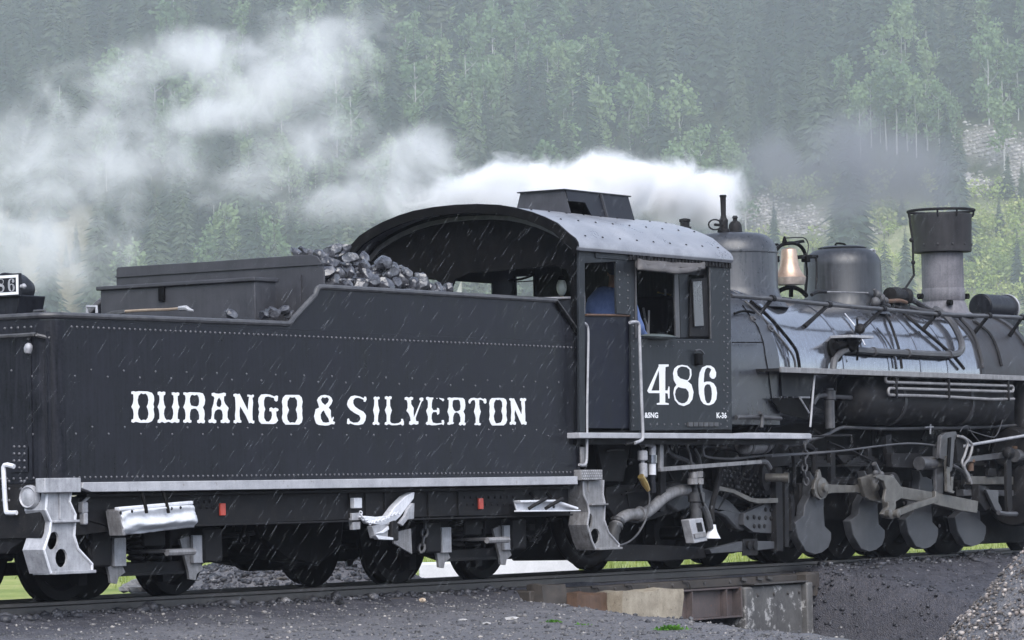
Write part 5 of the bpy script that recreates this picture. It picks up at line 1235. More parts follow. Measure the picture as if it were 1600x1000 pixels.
for w_ in (fw_, fw2):
    b = MB(); b.tube([(xr_-.045, y, z) for y, z in w_], .012, 6, True); b.tube([(xr_-.045, w_[0][0], w_[0][1]+.21), (xr_-.045, w_[1][0], w_[0][1]+.21)], .006, 5); b.build('window_frame', 'grease_black', loc)
MB().tube(smooth_line([P(795, 438, x=2.6), P(815, 436, x=2.6), P(832, 430, x=2.6)], 3), .012, 6).build('cab_pipe', 'grease_black', loc)
MB().box(0, xr_, -1.27, 1.27, 1.30, 1.40).build('cab_floor', 'grease_black', loc)
# roof
b = MB(); n = len(RA); X0, X1 = -.20, 2.80
v = [(X0, y, z) for y, z in RA]+[(X1, y, z) for y, z in RA]+[(X0, y*.985, z-.03) for y, z in RA]+[(X1, y*.985, z-.03) for y, z in RA]
f = []
for i in range(n-1): f += [(i, i+1, n+i+1, n+i), (2*n+i, 3*n+i, 3*n+i+1, 2*n+i+1), (i, 2*n+i, 2*n+i+1, i+1), (n+i, n+i+1, 3*n+i+1, 3*n+i)]
f += [(0, n, 3*n, 2*n), (n-1, 3*n-1, 4*n-1, 2*n-1)]
roof = b.add(v, f).build('roof', 'roof_paint', loc, smooth=60, bevel=.006)
b = MB(); v = []
for y, z in RA: v += [(X0-.02, y*1.004, z+.012), (X0-.02, y*.97, z-.075), (X0+.012, y*1.004, z+.012), (X0+.012, y*.97, z-.075)]
f = []
for i in range(n-1):
    for a, c in ((0, 1), (1, 3), (3, 2), (2, 0)): f.append((4*i+a, 4*i+c, 4*i+4+c, 4*i+4+a))
b.add(v, f).build('roof_edge', 'grease_black', loc, smooth=60)
b = MB(); v = []
for y, z in RA[3:-3]: v += [(.00, y*.945, z-.085), (.00, y*.92, z-.125), (.02, y*.945, z-.085), (.02, y*.92, z-.125)]
f = []
for i in range(n-7):
    for a, c in ((0, 1), (1, 3), (3, 2), (2, 0)): f.append((4*i+a, 4*i+c, 4*i+4+c, 4*i+4+a))
b.add(v, f).build('arch_rib', 'pipe_grey', loc, smooth=60)
b = MB()
for i in range(9):
    for j in range(3): 
        y, z = RA[3+j*2]; b.dome((.1+i*.32, y, z+.002), (0, y*.4, 1), .012)
b.build('roof_bolts', 'grease_black', roof, kind='stuff')
p = P(873, 336, x=.3); 
# roof ventilator: open box with raked sides
def rz(y):
    for (a, za_), (c, zc_) in zip(RA[:-1], RA[1:]):
        if a <= y <= c: return za_+(zc_-za_)*(y-a)/(c-a)
    return 3.5
xv0, xv1, zv = .92, 2.14, 3.755; VB, VT = (-.60, .04), (-.53, -.02)
for x, mt in ((xv0, 'box_grey'), (xv1-.012, 'black_paint')):
    MB().prism([(VB[0], rz(VB[0])-.01), (VB[1], rz(VB[1])-.01), (VT[1], zv), (VT[0], zv)], x, x+.012, 'x').build('vent_end', mt, loc)
def slab(name, quad, mat, th=.010):
    v = [Vector(q) for q in quad]; nn = (v[1]-v[0]).cross(v[3]-v[0]).normalized()*th
    return MB().add([*v, *[q+nn for q in v]], [(0, 1, 2, 3), (7, 6, 5, 4), (0, 4, 5, 1), (1, 5, 6, 2), (2, 6, 7, 3), (3, 7, 4, 0)]).build(name, mat, loc)
def vs_(x, t, s): a, c = (VB[0], VT[0]) if s < 0 else (VB[1], VT[1]); z0 = rz(a)-.005; return (x, a*(1-t)+c*t, z0+(zv-z0)*t)
slab('vent_side', [vs_(xv0+.013, .55, -1), vs_(xv1-.013, .55, -1), vs_(xv1-.013, 1, -1), vs_(xv0+.013, 1, -1)], 'black_paint')
slab('vent_side', [vs_(xv0+.38, 0, -1), vs_(xv1-.013, 0, -1), vs_(xv1-.013, .55, -1), vs_(xv0+.32, .55, -1)], 'black_paint')
slab('vent_side', [vs_(xv0+.9, 0, 1), vs_(xv1-.013, 0, 1), vs_(xv1-.013, 1, 1), vs_(xv0+.9, 1, 1)], 'black_paint')
MB().box(xv0-.03, xv1+.03, VT[0]-.02, VT[1]+.02, zv, zv+.012).build('vent_lid', 'black_paint', loc)
MB().obox(Vector(vs_(1.58, 0, -1))+Vector((0, -.015, 0)), Vector(vs_(1.58, 1, -1))+Vector((0, -.015, 0)), .03, .02, (1, 0, 0)).build('vent_strap', 'box_grey', loc)
# eave trim: riveted strip with small square blocks
b = MB(); xa_ = XZ(988, 390, CY)[0]
MB().box(.2, xr_, CY-.012, CY, 3.02, 3.075).build('eave_strip', 'cab_paint', loc, bevel=.003)
for i in range(30):
    x = xa_-.1+i*(xr_-xa_+.05)/29.5; b.box(x, x+.04, CY-.03, CY-.0125, 3.025, 3.075)
b.build('eave_blocks', 'frame_black', loc, kind='stuff')
# window of the cab
TB('window_rim', 'pipe_grey', [(993.5, 528), (993, 407), (1108, 412), (1110.5, 529)], CY-.006, .010, sm=False)
sash = PL('sash', 'frame_black', [(1053, 414), (1108, 415), (1110, 529), (1057, 529)], CY+.05, .03, .004, holes=[[(1076, 430), (1101, 430), (1102, 520), (1078, 520)]])
PL('sash_stile', 'pipe_grey', [(1053.5, 428), (1060, 428), (1063, 528), (1056.5, 528)], CY+.03, .018)
PL('sash_board', 'cab_paint', [(1061, 428), (1074, 428), (1076, 527), (1064, 528)], CY+.035, .012)
PL('wind_pane', 'mirror_pane', [(1083, 440), (1096.5, 439), (1100, 509), (1086, 510)], CY-.02, .012, .003)
PL('wind_pane_frame', 'frame_black', [(1080, 436), (1105, 434), (1108, 526), (1078, 526)], CY+.01, .014)
q = [(996, 406), (1010, 407), (1050, 410), (1098, 413), (1101, 416), (1099, 420), (1066, 424.5), (1040, 422), (998, 418)]
aw = MB(); k = 12; vv = []; ff = []
top = smooth_line([P(996, 405, y=CY-.005), P(1050, 410, y=CY-.005), P(1101, 413, y=CY-.005)], 5); bot = smooth_line([P(997, 420, y=CY-.16), P(1040, 424, y=CY-.17), P(1066, 426.5, y=CY-.16), P(1102, 419, y=CY-.12)], 4)
m_ = min(len(top), len(bot)); top = [top[int(i*(len(top)-1)/12)] for i in range(13)]; bot = [bot[int(i*(len(bot)-1)/12)] for i in range(13)]
for j in range(7):
    t_ = j/6
    for i in range(13):
        c = top[i].lerp(bot[i], t_); c.z += .035*math.sin(math.pi*t_)*(1+.3*math.sin(i*1.7)); c.y -= .02*math.sin(i*2.1)*t_; vv.append(c)
ff = [(j*13+i, j*13+i+1, (j+1)*13+i+1, (j+1)*13+i) for j in range(6) for i in range(12)]
o = aw.add(vv, ff).build('window_awning', 'canvas_cloth', loc, smooth=80); sm = o.modifiers.new('thick', 'SOLIDIFY'); sm.thickness = .02
TB('awning_roll', 'canvas_cloth', [(998, 413), (1040, 417), (1090, 418)], CY-.07, .045)
p = P(1029, 526, y=CY-.04); MB().ball(p, 1, 16, 8, (.33, .075, .028)).build('arm_rest', 'leather_pad', loc)
rivets = []
for py in np.arange(420, 668, 9.5): rivets += [(1131, py), (1137, py+4)] if int(py) % 2 == 0 else [(1136, py)]
for py in np.arange(425, 668, 12): rivets += [(968, py), (981, py+5)] if py < 480 else [(989.5, py)]
for px in np.arange(1005, 1130, 11): rivets += [(px, 663)]
for px in np.arange(1060, 1120, 9): rivets += [(px, 534.5)]
for px in np.arange(1004, 1060, 12): rivets += [(px, 541)]
rivet_row([tuple(P(px, py, y=CY-.001)) for px, py in rivets], NY, .0105, loc, 'rivet_paint')
b = MB()
for px in range(1078, 1124, 8): p = P(px, 663, y=CY-.004); b.box(p.x-.05, p.x+.035, CY-.02, CY-.001, p.z-.02, p.z+.02)
b.build('bottom_clips', 'pipe_grey', loc, kind='stuff')
# number 486 and the small lettering
for D in (D4, D8, D6):
    rings = [[(980+float(w.split(',')[0])/7.144, 540+float(w.split(',')[1])/7.144) for w in s_.split()] for s_ in D]
    b = MB(); glyph(b, rings[0], rings[1:], CY-.001); b.build('number', 'letter_white', loc, smooth=0)
def small_text(txt, px0, px1, py0, py1, y, name):
    cu = bpy.data.curves.new('t', 'FONT'); cu.body = txt; cu.size = 1; cu.offset = .03; cu.fill_mode = 'FRONT'; cu.resolution_u = 3
    o = bpy.data.objects.new('t', cu); COL.objects.link(o); bpy.context.view_layer.update()
    me = bpy.data.meshes.new_from_object(o.evaluated_get(bpy.context.evaluated_depsgraph_get())); bpy.data.objects.remove(o)
    xs_ = [v.co.x for v in me.vertices]; ys_ = [v.co.y for v in me.vertices]; x0, x1, y0, y1 = min(xs_), max(xs_), min(ys_), max(ys_)
    a, c = P(px0, py1, y=y), P(px1, py0, y=y); b = MB()
    b.add([(a.x+(v.co.x-x0)/(x1-x0)*(c.x-a.x), y-.002, a.z+(v.co.y-y0)/(y1-y0)*(c.z-a.z)) for v in me.vertices], [tuple(p_.vertices) for p_ in me.polygons])
    return b.build(name, 'letter_white', loc, smooth=0)
small_text('&SNG', 1007, 1028, 644.5, 653, CY, 'small_lettering'); small_text('K-36', 1119.5, 1135, 644.5, 653.5, CY, 'small_lettering')
p = P(1091, 560, y=CY-.02); MB().box(p.x-.05, p.x+.05, CY-.05, CY-.001, p.z-.07, p.z+.05).build('lamp_bracket', 'grease_black', loc, bevel=.01)
TB('lamp_hook', 'pipe_grey', [(1086, 548), (1094, 547), (1100, 553)], CY-.05, .010)
# silver running edge under the cab, grab rails
p0, p1 = P(906, 675.5, y=-1.34), P(1268, 673, y=-1.34)
MB().box(p0.x, p1.x, -1.34, -1.10, p0.z-.055, p0.z-.002).build('cab_sill', 'sill_white', loc, bevel=.006)
MB().box(p0.x+.1, p1.x, -1.24, -1.15, p0.z-.11, p0.z-.056).build('cab_sill_beam', 'frame_black', loc)
TB('grab_iron', 'silver_paint', [(984, 504), (993, 503), (998, 506), (999, 520), (1001, 580), (1003, 640), (1004.5, 680), (1002, 688), (992, 692)], CY-.09, .016, 8, 3)
TB('grab_foot', 'frame_black', [(992, 692), (978, 694)], CY-.07, .013)
# inside the cab
it = MB(); it.box(2.2, 2.7, -.9, .9, 1.4, 2.75)
it.build('boiler_backhead', 'grease_black', loc, bevel=.05)
b = MB()
for i, (px, py) in enumerate(((1012, 500), (1040, 470), (1030, 500), (1046, 515))): q = P(px, py, y=-.75); b.tube([(q.x, -.75, q.z-.15), (q.x+.08*(i-1), -.75, q.z+.12)], .011, 6)
b.build('control_levers', 'dirty_silver', loc)
TB('throttle_lever', 'silver_paint', [(1013.5, 522), (1014, 485)], -.85, .010, sm=False)
TB('brake_lever', 'silver_paint', [(1012, 522), (1011, 508), (1007, 498)], -.88, .009)
p = P(1035, 475, y=-.7); MB().tube([p, p+Vector((.10, 0, -.03))], .022, 8).build('gauge_cock', 'silver_paint', loc)
TB('gauge_pipe', 'brass_dull', [(1028, 457), (1048, 461)], -.7, .008, sm=False)
TB('gauge_pipe', 'brass_dull', [(1042, 500), (1046, 512), (1050, 522)], -.8, .010)
MB().box(.85, 1.5, -1.24, -.75, 1.4, 1.95).build('seat_box', 'grease_black', loc, bevel=.02)

# ---- boiler
def barrel(name, segs, mat, n=64, parent=None, **kw):
    return MB().lathe([(r_, x) for x, r_ in segs], (0, 0, AZ), (1, 0, 0), n).build(name, mat, parent or loc, smooth=30, **kw)
# firebox wrapper: round top, upright sides
fb = []
for a in np.linspace(0, 180, 25): fb.append((-.98*math.cos(R(a)), 2.0+.93*math.sin(R(a))**.9))
fb = [(-.96, 1.46)]+fb+[(.96, 1.46)]
XFB = 4.42
MB().prism(fb, xr_, XFB, 'x').build('firebox', 'firebox_paint', loc, smooth=30)
barrel('boiler_barrel', [(XFB-.01, .92), (XFB+.25, .90), (5.3, .845), (9.62, .815)], 'boiler_jacket')
barrel('smokebox', [(9.62, .80), (9.64, .80), (11.14, .79), (11.20, .785), (11.20, .60)], 'smokebox_graphite')
barrel('smokebox_ring', [(9.60, .80), (9.60, .828), (9.70, .828), (9.70, .80)], 'smokebox_graphite')
barrel('smokebox_ring', [(11.06, .79), (11.06, .815), (11.17, .815), (11.17, .79)], 'smokebox_graphite')
MB().lathe([(.6, 0), (.56, .05), (.35, .12), (.001, .14)], (11.20, 0, AZ), (1, 0, 0), 32).build('smokebox_door', 'smokebox_graphite', loc)
for x, r_ in ((4.46, .935), (4.75, .905), (6.15, .846), (7.25, .838), (8.05, .833), (8.75, .827)):
    barrel('boiler_band', [(x-.03, r_-.012), (x-.03, r_), (x+.03, r_), (x+.03, r_-.012)], 'boiler_jacket')
# seams and washout plugs on the wrapper
MB().tube([P(1144, 535, y=-.985), P(1192, 535, y=-.985)], .007, 5).build('wrapper_seam', 'grease_black', loc)
def wrapper_pt(px, py):
    # on the rounded top of the firebox
    r = ray(px, py); best = None
    for i in range(1, len(fb)):
        (y0, z0), (y1, z1) = fb[i-1], fb[i]; ny, nz = -(z1-z0), (y1-y0)
        den = r.y*ny+r.z*nz
        if abs(den) < 1e-9: continue
        t = ((y0-CAM.y)*ny+(z0-CAM.z)*nz)/den; q = CAM+r*t
        if min(y0, y1)-1e-4 <= q.y <= max(y0, y1)+1e-4 and min(z0, z1)-1e-4 <= q.z <= max(z0, z1)+1e-4 and (best is None or t < best[0]): best = (t, q)
    return best[1] if best else P(px, py, y=-.98)
MB().tube([wrapper_pt(px, py)+Vector((0, -.004, .004)) for px, py in ((1160, 478), (1172, 495), (1184, 512), (1192, 535), (1196, 560), (1201, 590), (1206, 630))], .008, 5).build('wrapper_seam', 'grease_black', loc)
for px, py in ((1176, 499), (1203, 513)):
    q = wrapper_pt(px, py); nn = Vector((0, q.y, q.z-2.0)).normalized(); MB().lathe([(.045, -.02), (.045, .012), (.028, .014), (.024, .035), (.001, .036)], q, nn, 14).build('washout_plug', 'pipe_grey', loc)
MB().tube(smooth_line([wrapper_pt(1145, 493)+Vector((0, -.02, .02)), wrapper_pt(1160, 489)+Vector((0, -.02, .02)), wrapper_pt(1175, 492)+Vector((0, -.03, .02))], 4), .014, 6).build('cab_pipe', 'grease_black', loc)
TB('cab_pipe', 'pipe_grey', [(1150, 652), (1180, 651), (1220, 654)], -1.02, .022)
TB('cab_pipe', 'pipe_grey', [(1190, 668), (1191, 650), (1187, 645)], -1.05, .02)
# pipes lying over the boiler
def over(name, pts, R_, r_, mat='boiler_jacket', k=5):
    return MB().tube(smooth_line([BP(px, py, R_+r_) for px, py in pts], k), r_, 7).build(name, mat, loc)
over('boiler_pipe', [(1172, 470), (1205, 499), (1240, 541), (1247, 560), (1249, 575)], .93, .018, 'grease_black')
over('boiler_pipe', [(1164, 470), (1195, 500), (1232, 545), (1241, 562), (1243, 575)], .93, .013, 'pipe_grey')
over('boiler_pipe', [(1379, 482), (1391, 505), (1403, 540), (1407, 560), (1409, 576)], .845, .016, 'frame_black')
over('boiler_pipe', [(1408, 485), (1430, 505), (1460, 530), (1489, 556), (1506, 576)], .84, .020, 'frame_black')
over('boiler_pipe', [(1500, 497), (1520, 520), (1531, 550), (1536, 575)], .82, .022, 'smokebox_graphite')
over('boiler_pipe', [(1520, 500), (1545, 520), (1558, 545), (1565, 572)], .80, .018, 'frame_black')
over('boiler_pipe', [(1370, 512), (1385, 530), (1397, 552), (1402, 575)], .845, .013, 'boiler_jacket')
over('boiler_pipe', [(1320, 490), (1338, 512), (1352, 540)], .85, .010, 'boiler_jacket')
over('steam_pipe', [(1301, 578), (1304, 562), (1314, 550), (1328, 547), (1360, 549), (1420, 552), (1480, 554.5), (1498, 552), (1503, 542), (1500, 528), (1488, 505), (1472, 490), (1460, 482)], .85, .040, 'pipe_grey', 4)
for px, py in ((1365, 549.5), (1418, 552), (1483, 554)):
    q = BP(px, py, .89); MB().lathe([(.052, -.02), (.052, .02)], q, (1, 0, 0), 12).build('pipe_collar', 'pipe_grey', loc)
over('blower_pipe', [(1395, 478), (1418, 484), (1440, 490), (1465, 494)], .86, .02, 'frame_black')
over('boiler_pipe', [(1420, 479), (1450, 487), (1500, 494)], .84, .03, 'smokebox_graphite')
# marker shelf and check valve
q = BP(1335, 527, .98); MB().box(q.x-.26, q.x+.26, q.y-.10, q.y+.16, q.z-.012, q.z+.018).build('step_shelf', 'silver_paint', loc, bevel=.004)
MB().tube([q+Vector((.08, 0, -.02)), q+Vector((.09, .02, -.25))], .013, 6).build('shelf_post', 'grease_black', loc)
b = MB(); q = BP(1325, 538, .90); b.lathe([(.10, 0), (.10, .05), (.07, .07), (.05, .15)], q, (0, -.9, .35), 14); b.tube([q, q+Vector((-.35, -.03, -.03))], .045, 8); b.build('check_valve', 'grease_black', loc)
b = MB(); q = BP(1340, 518, .87); b.ball(q+Vector((0, -.03, .03)), .06, 10, 6); b.tube([q, q+Vector((-.12, -.06, .14))], .013, 6); b.build('boiler_valve', 'frame_black', loc)
MB().lathe([(.13, 0), (.13, .02), (.11, .03)], BP(1303, 548, .86), (0, -1, .3), 18).build('washout_plate', 'grease_black', loc)
# handrail
hr = MB().tube([P(1142, 462, y=-.80), P(1207, 467, y=-.80), P(1295, 476, y=-.80), P(1380, 483, y=-.80), P(1465, 491, y=-.80), P(1545, 494, y=-.80), P(1598, 496.5, y=-.80), P(1640, 499, y=-.8)], .023, 8).build('handrail', 'pipe_grey', loc)
for (a, c) in (((1207, 466), (1180, 499)), ((1295, 476), (1257, 510)), ((1380, 482), (1346, 514)), ((1465, 490), (1441, 516)), ((1545, 493), (1522, 520)), ((1597, 496), (1577, 525))):
    t0_ = P(*a, y=-.80); t1_ = BP(*c, .80 if c[0] > 1500 else .85)
    MB().tube([t0_+Vector((0, -.01, .01)), t0_.lerp(t1_, .5), t1_], .022, 8, taper=[1, .95, 1.25]).build('handrail_post', 'frame_black', loc)
    MB().lathe([(.036, -.03), (.036, .03)], t0_, (1, 0, 0), 10).build('handrail_clamp', 'frame_black', loc)
# domes
def dome(name, cx_, r_, z0, z1, mat, lid=True, sh=.28):
    pr = [(r_*1.22, z0-.12), (r_*1.04, z0+.02), (r_, z0+.10)]+[(r_, z1-sh)]
    for a in np.linspace(10, 80, 9): pr.append((r_-sh*.95+sh*.95*math.cos(R(a)), z1-sh+sh*math.sin(R(a))))
    pr += [(r_-sh+.02, z1+.002), (.001, z1+.012)]
    return MB().lathe(pr, (cx_, 0, 0), (0, 0, 1), 48).build(name, mat, loc, smooth=40)
dome('steam_dome', 5.17, .505, 2.86, 3.55, 'stack_grey' if False else 'firebox_paint', sh=.22)
MB().lathe([(.509, 3.325), (.515, 3.33), (.515, 3.345), (.509, 3.35)], (5.17, 0, 0), (0, 0, 1), 48).build('dome_band', 'firebox_paint', loc)
sdm = dome('sand_dome', 7.76, .44, 2.86, 3.50, 'dome_paint', sh=.20)
MB().lathe([(.27, 3.495), (.28, 3.515), (.24, 3.53), (.001, 3.535)], (7.76, 0, 0), (0, 0, 1), 32).build('sand_lid', 'dome_paint', sdm)
q = P(1312, 383, y=0); MB().tube(smooth_line([(q.x-.1, 0, 3.52), (q.x-.08, 0, 3.56), (q.x+.12, 0, 3.56), (q.x+.14, 0, 3.52)], 3), .012, 6).build('lid_handle', 'grease_black', sdm)
q = P(1363, 397, y=-.2); MB().tube([q+Vector((math.cos(a)*.10, .02, math.sin(a)*.045))+Vector((0, 0, math.cos(a)*.03)) for a in [6.283*i/14 for i in range(14)]], .014, 6, True).build('lifting_ring', 'silver_paint', sdm)
TB('sand_rod', 'dirty_silver', [(1290, 456), (1356, 457.5)], -.45, .009, sm=False)
TB('sand_pipe', 'frame_black', [(1268, 461), (1277, 456), (1290, 456)], -.45, .02)
TB('sand_valve', 'frame_black', [(1268, 401), (1275, 404), (1276, 430), (1275, 452)], -.35, .012)
b = MB()
for (px, py, r_) in ((1371, 460, .05), (1376, 466, .06), (1383, 470, .045), (1368, 472, .06)): b.ball(P(px, py, y=-.5), r_, 8, 6)
b.tube([P(1366, 452, y=-.5), P(1372, 470, y=-.5), P(1390, 478, y=-.5)], .02, 6); b.build('sander_trap', 'pipe_grey', loc)
# dynamo and pump gear between sand dome and stack
b = MB(); q = P(1402, 462, y=-.3); b.lathe([(.001, -.2), (.09, -.19), (.10, 0), (.075, .03), (.075, .16), (.10, .18), (.10, .22), (.001, .23)], q, (1, 0, 0), 16); b.box(q.x-.1, q.x+.1, q.y-.08, q.y+.08, q.z-.2, q.z-.05); b.build('dynamo', 'frame_black', loc)
b = MB(); q = P(1420, 466, y=-.3); b.tube([q+Vector((-.25, 0, -.05)), q+Vector((.1, 0, -.02)), q+Vector((.45, -.1, -.16))], .035, 8); b.build('exhaust_pipe', 'smokebox_graphite', loc)
TB('dynamo_bracket', 'rust_brown', [(1386, 471), (1406, 470), (1416, 473)], -.4, .025)
# safety valves and whistle on the steam dome
b = MB(); q = P(1131, 362, y=-.05); z0 = 3.55
b.lathe([(.07, -.04), (.07, .03), (.045, .05), (.05, .14), (.035, .16), (.028, .20), (.032, .38), (.04, .40), (.035, .41)], (q.x, -.05, z0), (0, 0, 1), 14); b.build('whistle', 'frame_black', loc)
q2 = P(1117, 351, y=-.05); MB().tube([(q2.x+.0, -.05+.095*math.cos(a)*.3, q2.z+.05*math.sin(a)) if False else (q2.x+.055*math.cos(a)*.9, -.05-.05*math.cos(a), q2.z+.055*math.sin(a)) for a in [6.283*i/14 for i in range(14)]], .009, 6, True).build('valve_wheel', 'frame_black', loc)
MB().tube([(q2.x, -.05, q2.z), (q.x, -.05, q2.z)], .015, 6).build('valve_stem', 'frame_black', loc)
b = MB(); q = P(1149, 362, y=-.05); b.lathe([(.10, -.04), (.10, .02), (.075, .025), (.07, .10), (.05, .13), (.025, .145), (.025, .17), (.035, .175), (.02, .20)], (q.x, -.05, z0), (0, 0, 1), 14); b.build('safety_valve', 'frame_black', loc)
b = MB(); q = P(1070, 347, y=0); b.lathe([(.05, -.10), (.05, 0), (.06, .005), (.06, .03), (.02, .04)], (q.x, q.y, q.z), (0, 0, 1), 12); b.box(q.x-.07, q.x+.05, q.y-.05, q.y+.05, q.z-.16, q.z-.05); b.build('cab_valve', 'frame_black', loc)
# bell
BX = P(1233, 400, y=0).x; zb0, zb1 = P(1233, 445, y=0).z, P(1233, 387, y=0).z; hb = zb1-zb0
# heights in bell units
bell = MB().lathe([(.180, .195*hb), (.168, .23*hb), (.146, .30*hb), (.122, .40*hb), (.104, .54*hb), (.094, .72*hb), (.088, .88*hb), (.080, .95*hb), (.06, .98*hb), (.001, 1.0*hb)], (BX, 0, zb0), (0, 0, 1), 40).build('bell', 'brass_bell', loc)
MB().lathe([(.160, 0), (.168, .01), (.181, .19*hb), (.172, .195*hb)], (BX, 0, zb0), (0, 0, 1), 40).build('bell_lip', 'bell_skirt', bell)
UU = Vector((-.0, -1, 0)); 
pts = [P(px, py, y=0) for px, py in ((1211, 404), (1212, 393), (1218, 385), (1227, 381), (1241, 380), (1251, 385), (1257, 394), (1259, 404))]
MB().tube(smooth_line(pts, 4), .021, 8).build('bell_yoke', 'grease_black', bell)
TB('bell_arm', 'grease_black', [(1245, 402), (1262, 401), (1276, 401)], 0, .022, parent=bell)
for px in (1211, 1259): q = P(px, 404, y=0); MB().box(q.x-.04, q.x+.04, -.04, .04, q.z-.04, q.z+.03).build('yoke_bearing', 'grease_black', bell, bevel=.01)
for l_, w_ in (([(1211, 404), (1209, 430), (1211, 462)], .014), ([(1259, 404), (1261, 430), (1258, 462)], .014), ([(1210, 462), (1220, 453), (1236, 449), (1250, 453), (1260, 462)], .026), ([(1236, 449), (1236, 464)], .026)): TB('bell_stand', 'grease_black', l_, .10, w_, parent=bell)
PL('wiper_blade', 'grease_black', [(1235, 378), (1256, 374.5), (1258, 379), (1237, 382)], 0, .03, parent=bell); PL('wiper_blade', 'grease_black', [(1200, 383), (1216, 380), (1218, 383), (1203, 387)], 0, .03, parent=bell)
MB().lathe([(.02, 0), (.03, .03), (.02, .06), (.01, .09)], P(1226, 382, y=0), (0, 0, 1), 10).build('yoke_nut', 'grease_black', bell)
TB('bell_cord', 'rubber', [(1226, 372), (1245, 371), (1257, 372), (1263, 382), (1261, 400)], 0, .007, parent=bell)
# stack
SX_ = P(1473, 430, y=0).x; zs = lambda py: P(1473, py, y=0).z
stk = MB().lathe([(.40, zs(497)), (.30, zs(487)), (.262, zs(474)), (.25, zs(472)), (.25, zs(396)), (.20, zs(396))], (SX_, 0, 0), (0, 0, 1), 48).build('smokestack', 'stack_grey', loc, smooth=35)
MB().lathe([(.345, zs(394.5)), (.352, zs(392)), (.362, zs(342)), (.375, zs(339)), (.375, zs(336)), (.30, zs(336)), (.30, zs(380))], (SX_, 0, 0), (0, 0, 1), 48).build('stack_cap', 'smokebox_graphite', stk, smooth=35)
MB().lathe([(.20, zs(380)), (.27, zs(394)), (.345, zs(394.4)), (.345, zs(393)), (.2, zs(375))], (SX_, 0, 0), (0, 0, 1), 48).build('cap_flare', 'grease_black', stk)
MB().lathe([(.253, zs(470)), (.258, zs(469)), (.258, zs(452)), (.253, zs(451))], (SX_, 0, 0), (0, 0, 1), 48).build('stack_band', 'stack_grey', stk)
zr_ = zs(330)
MB().tube([(SX_+.395*math.cos(a), .395*math.sin(a), zr_) for a in [6.283*i/40 for i in range(40)]], .017, 8, True).build('stack_ring', 'frame_black', stk)
b = MB()
for a in (20, 110, 200, 235, 290, 335): b.tube([(SX_+.39*math.cos(R(a)), .39*math.sin(R(a)), zr_), (SX_+.385*math.cos(R(a)), .385*math.sin(R(a)), zr_-.05), (SX_+.37*math.cos(R(a)), .37*math.sin(R(a)), zr_-.085)], .012, 6)
b.build('ring_posts', 'frame_black', stk, kind='stuff')
TB('spark_lever', 'frame_black', [(1421, 334), (1422, 350), (1426, 375), (1427, 415), (1428, 430), (1410, 458)], 0, .014, parent=stk, sm=False)
b = MB()
for px, py in ((1424, 375), (1427, 410)): b.ball(P(px, py, y=0), .028, 8, 6)
b.build('lever_joints', 'frame_black', stk)
for px, py in ((1438, 463), (1484, 473), (1510, 463)): q = P(px, py, y=-.2 if px == 1484 else 0); MB().lathe([(.035, -.03), (.035, .03)], q, (0, -1, 0), 10).build('stack_lug', 'grease_black', stk)
b = MB()
for a in np.linspace(170, 340, 7): b.dome((SX_+.362*math.cos(R(a)), .362*math.sin(R(a)), zs(384)), (math.cos(R(a)), math.sin(R(a)), 0), .016)
b.build('cap_rivets', 'smokebox_graphite', stk, kind='stuff')
# headlight on the smokebox top
q = P(1531, 479, y=0); ZHL = q.z
hd = MB().lathe([(.001, -.01), (.14, 0), (.158, .02), (.16, .70), (.17, .71), (.17, .75), (.15, .76)], (q.x, 0, ZHL), (1, 0, 0), 32).build('headlight', 'black_paint', loc, smooth=35)
MB().lathe([(.172, .745), (.176, .75), (.176, .775), (.150, .78)], (q.x, 0, ZHL), (1, 0, 0), 32).build('headlight_rim', 'silver_paint', hd)
MB().box(q.x+.05, q.x+.76, -.16, .16, ZHL-.30, ZHL-.09).build('headlight_stand', 'black_paint', hd, bevel=.01)

# ---- running board, cooling coil, air reservoir
RZ = 2.035
x0, x1 = P(1217, 577, y=-1.25).x, 11.6
MB().box(x0, x1, -1.25, -.70, RZ-.03, RZ).build('running_board', 'frame_black', loc)
MB().box(x0, x1, -1.275, -1.252, RZ-.045, RZ+.012).build('board_edge', 'dirty_silver', loc, bevel=.004)
PL('apron_plate', 'black_paint', [(1220, 582), (1271, 582), (1266, 622), (1222, 619)], -1.0, .02)
PL('apron_pocket', 'grease_black', [(1204, 622), (1266, 622), (1262, 655), (1220, 645)], -1.02, .015)
TB('apron_edge', 'silver_paint', [(1273, 582), (1266, 667)], -1.2, .012, sm=False)
TB('apron_brace', 'silver_paint', [(1250, 621), (1265, 621)], -1.05, .010, sm=False); TB('apron_brace', 'silver_paint', [(1250, 622), (1264, 645)], -1.05, .010, sm=False)
rivet_row([tuple(P(px, 620.5, y=-1.022)) for px in range(1212, 1266, 9)], NY, .012, loc, 'rivet_paint')
ta, tb_ = 5.95, 9.85; zt_ = P(1450, 628, y=-.95).z; rt_ = .265
MB().lathe([(.001, 0), (.12, .02), (.20, .06), (.25, .13), (rt_, .22), (rt_, tb_-ta-.2), (.22, tb_-ta-.05), (.001, tb_-ta)], (ta, -.92, zt_), (1, 0, 0), 32).build('air_reservoir', 'frame_black', loc, smooth=40)
for x in (6.9, 8.6): MB().lathe([(rt_+.004, -.03), (rt_+.014, -.03), (rt_+.014, .03), (rt_+.004, .03)], (x, -.92, zt_), (1, 0, 0), 32).build('reservoir_strap', 'smokebox_graphite', loc)
YC = -1.235
zs4 = [P(1400, py, y=YC).z for py in (587, 597.5, 607, 617.5)]
xa_, xb_ = P(1386, 600, y=YC).x, P(1578, 605, y=YC).x
b = MB(); rp = .017
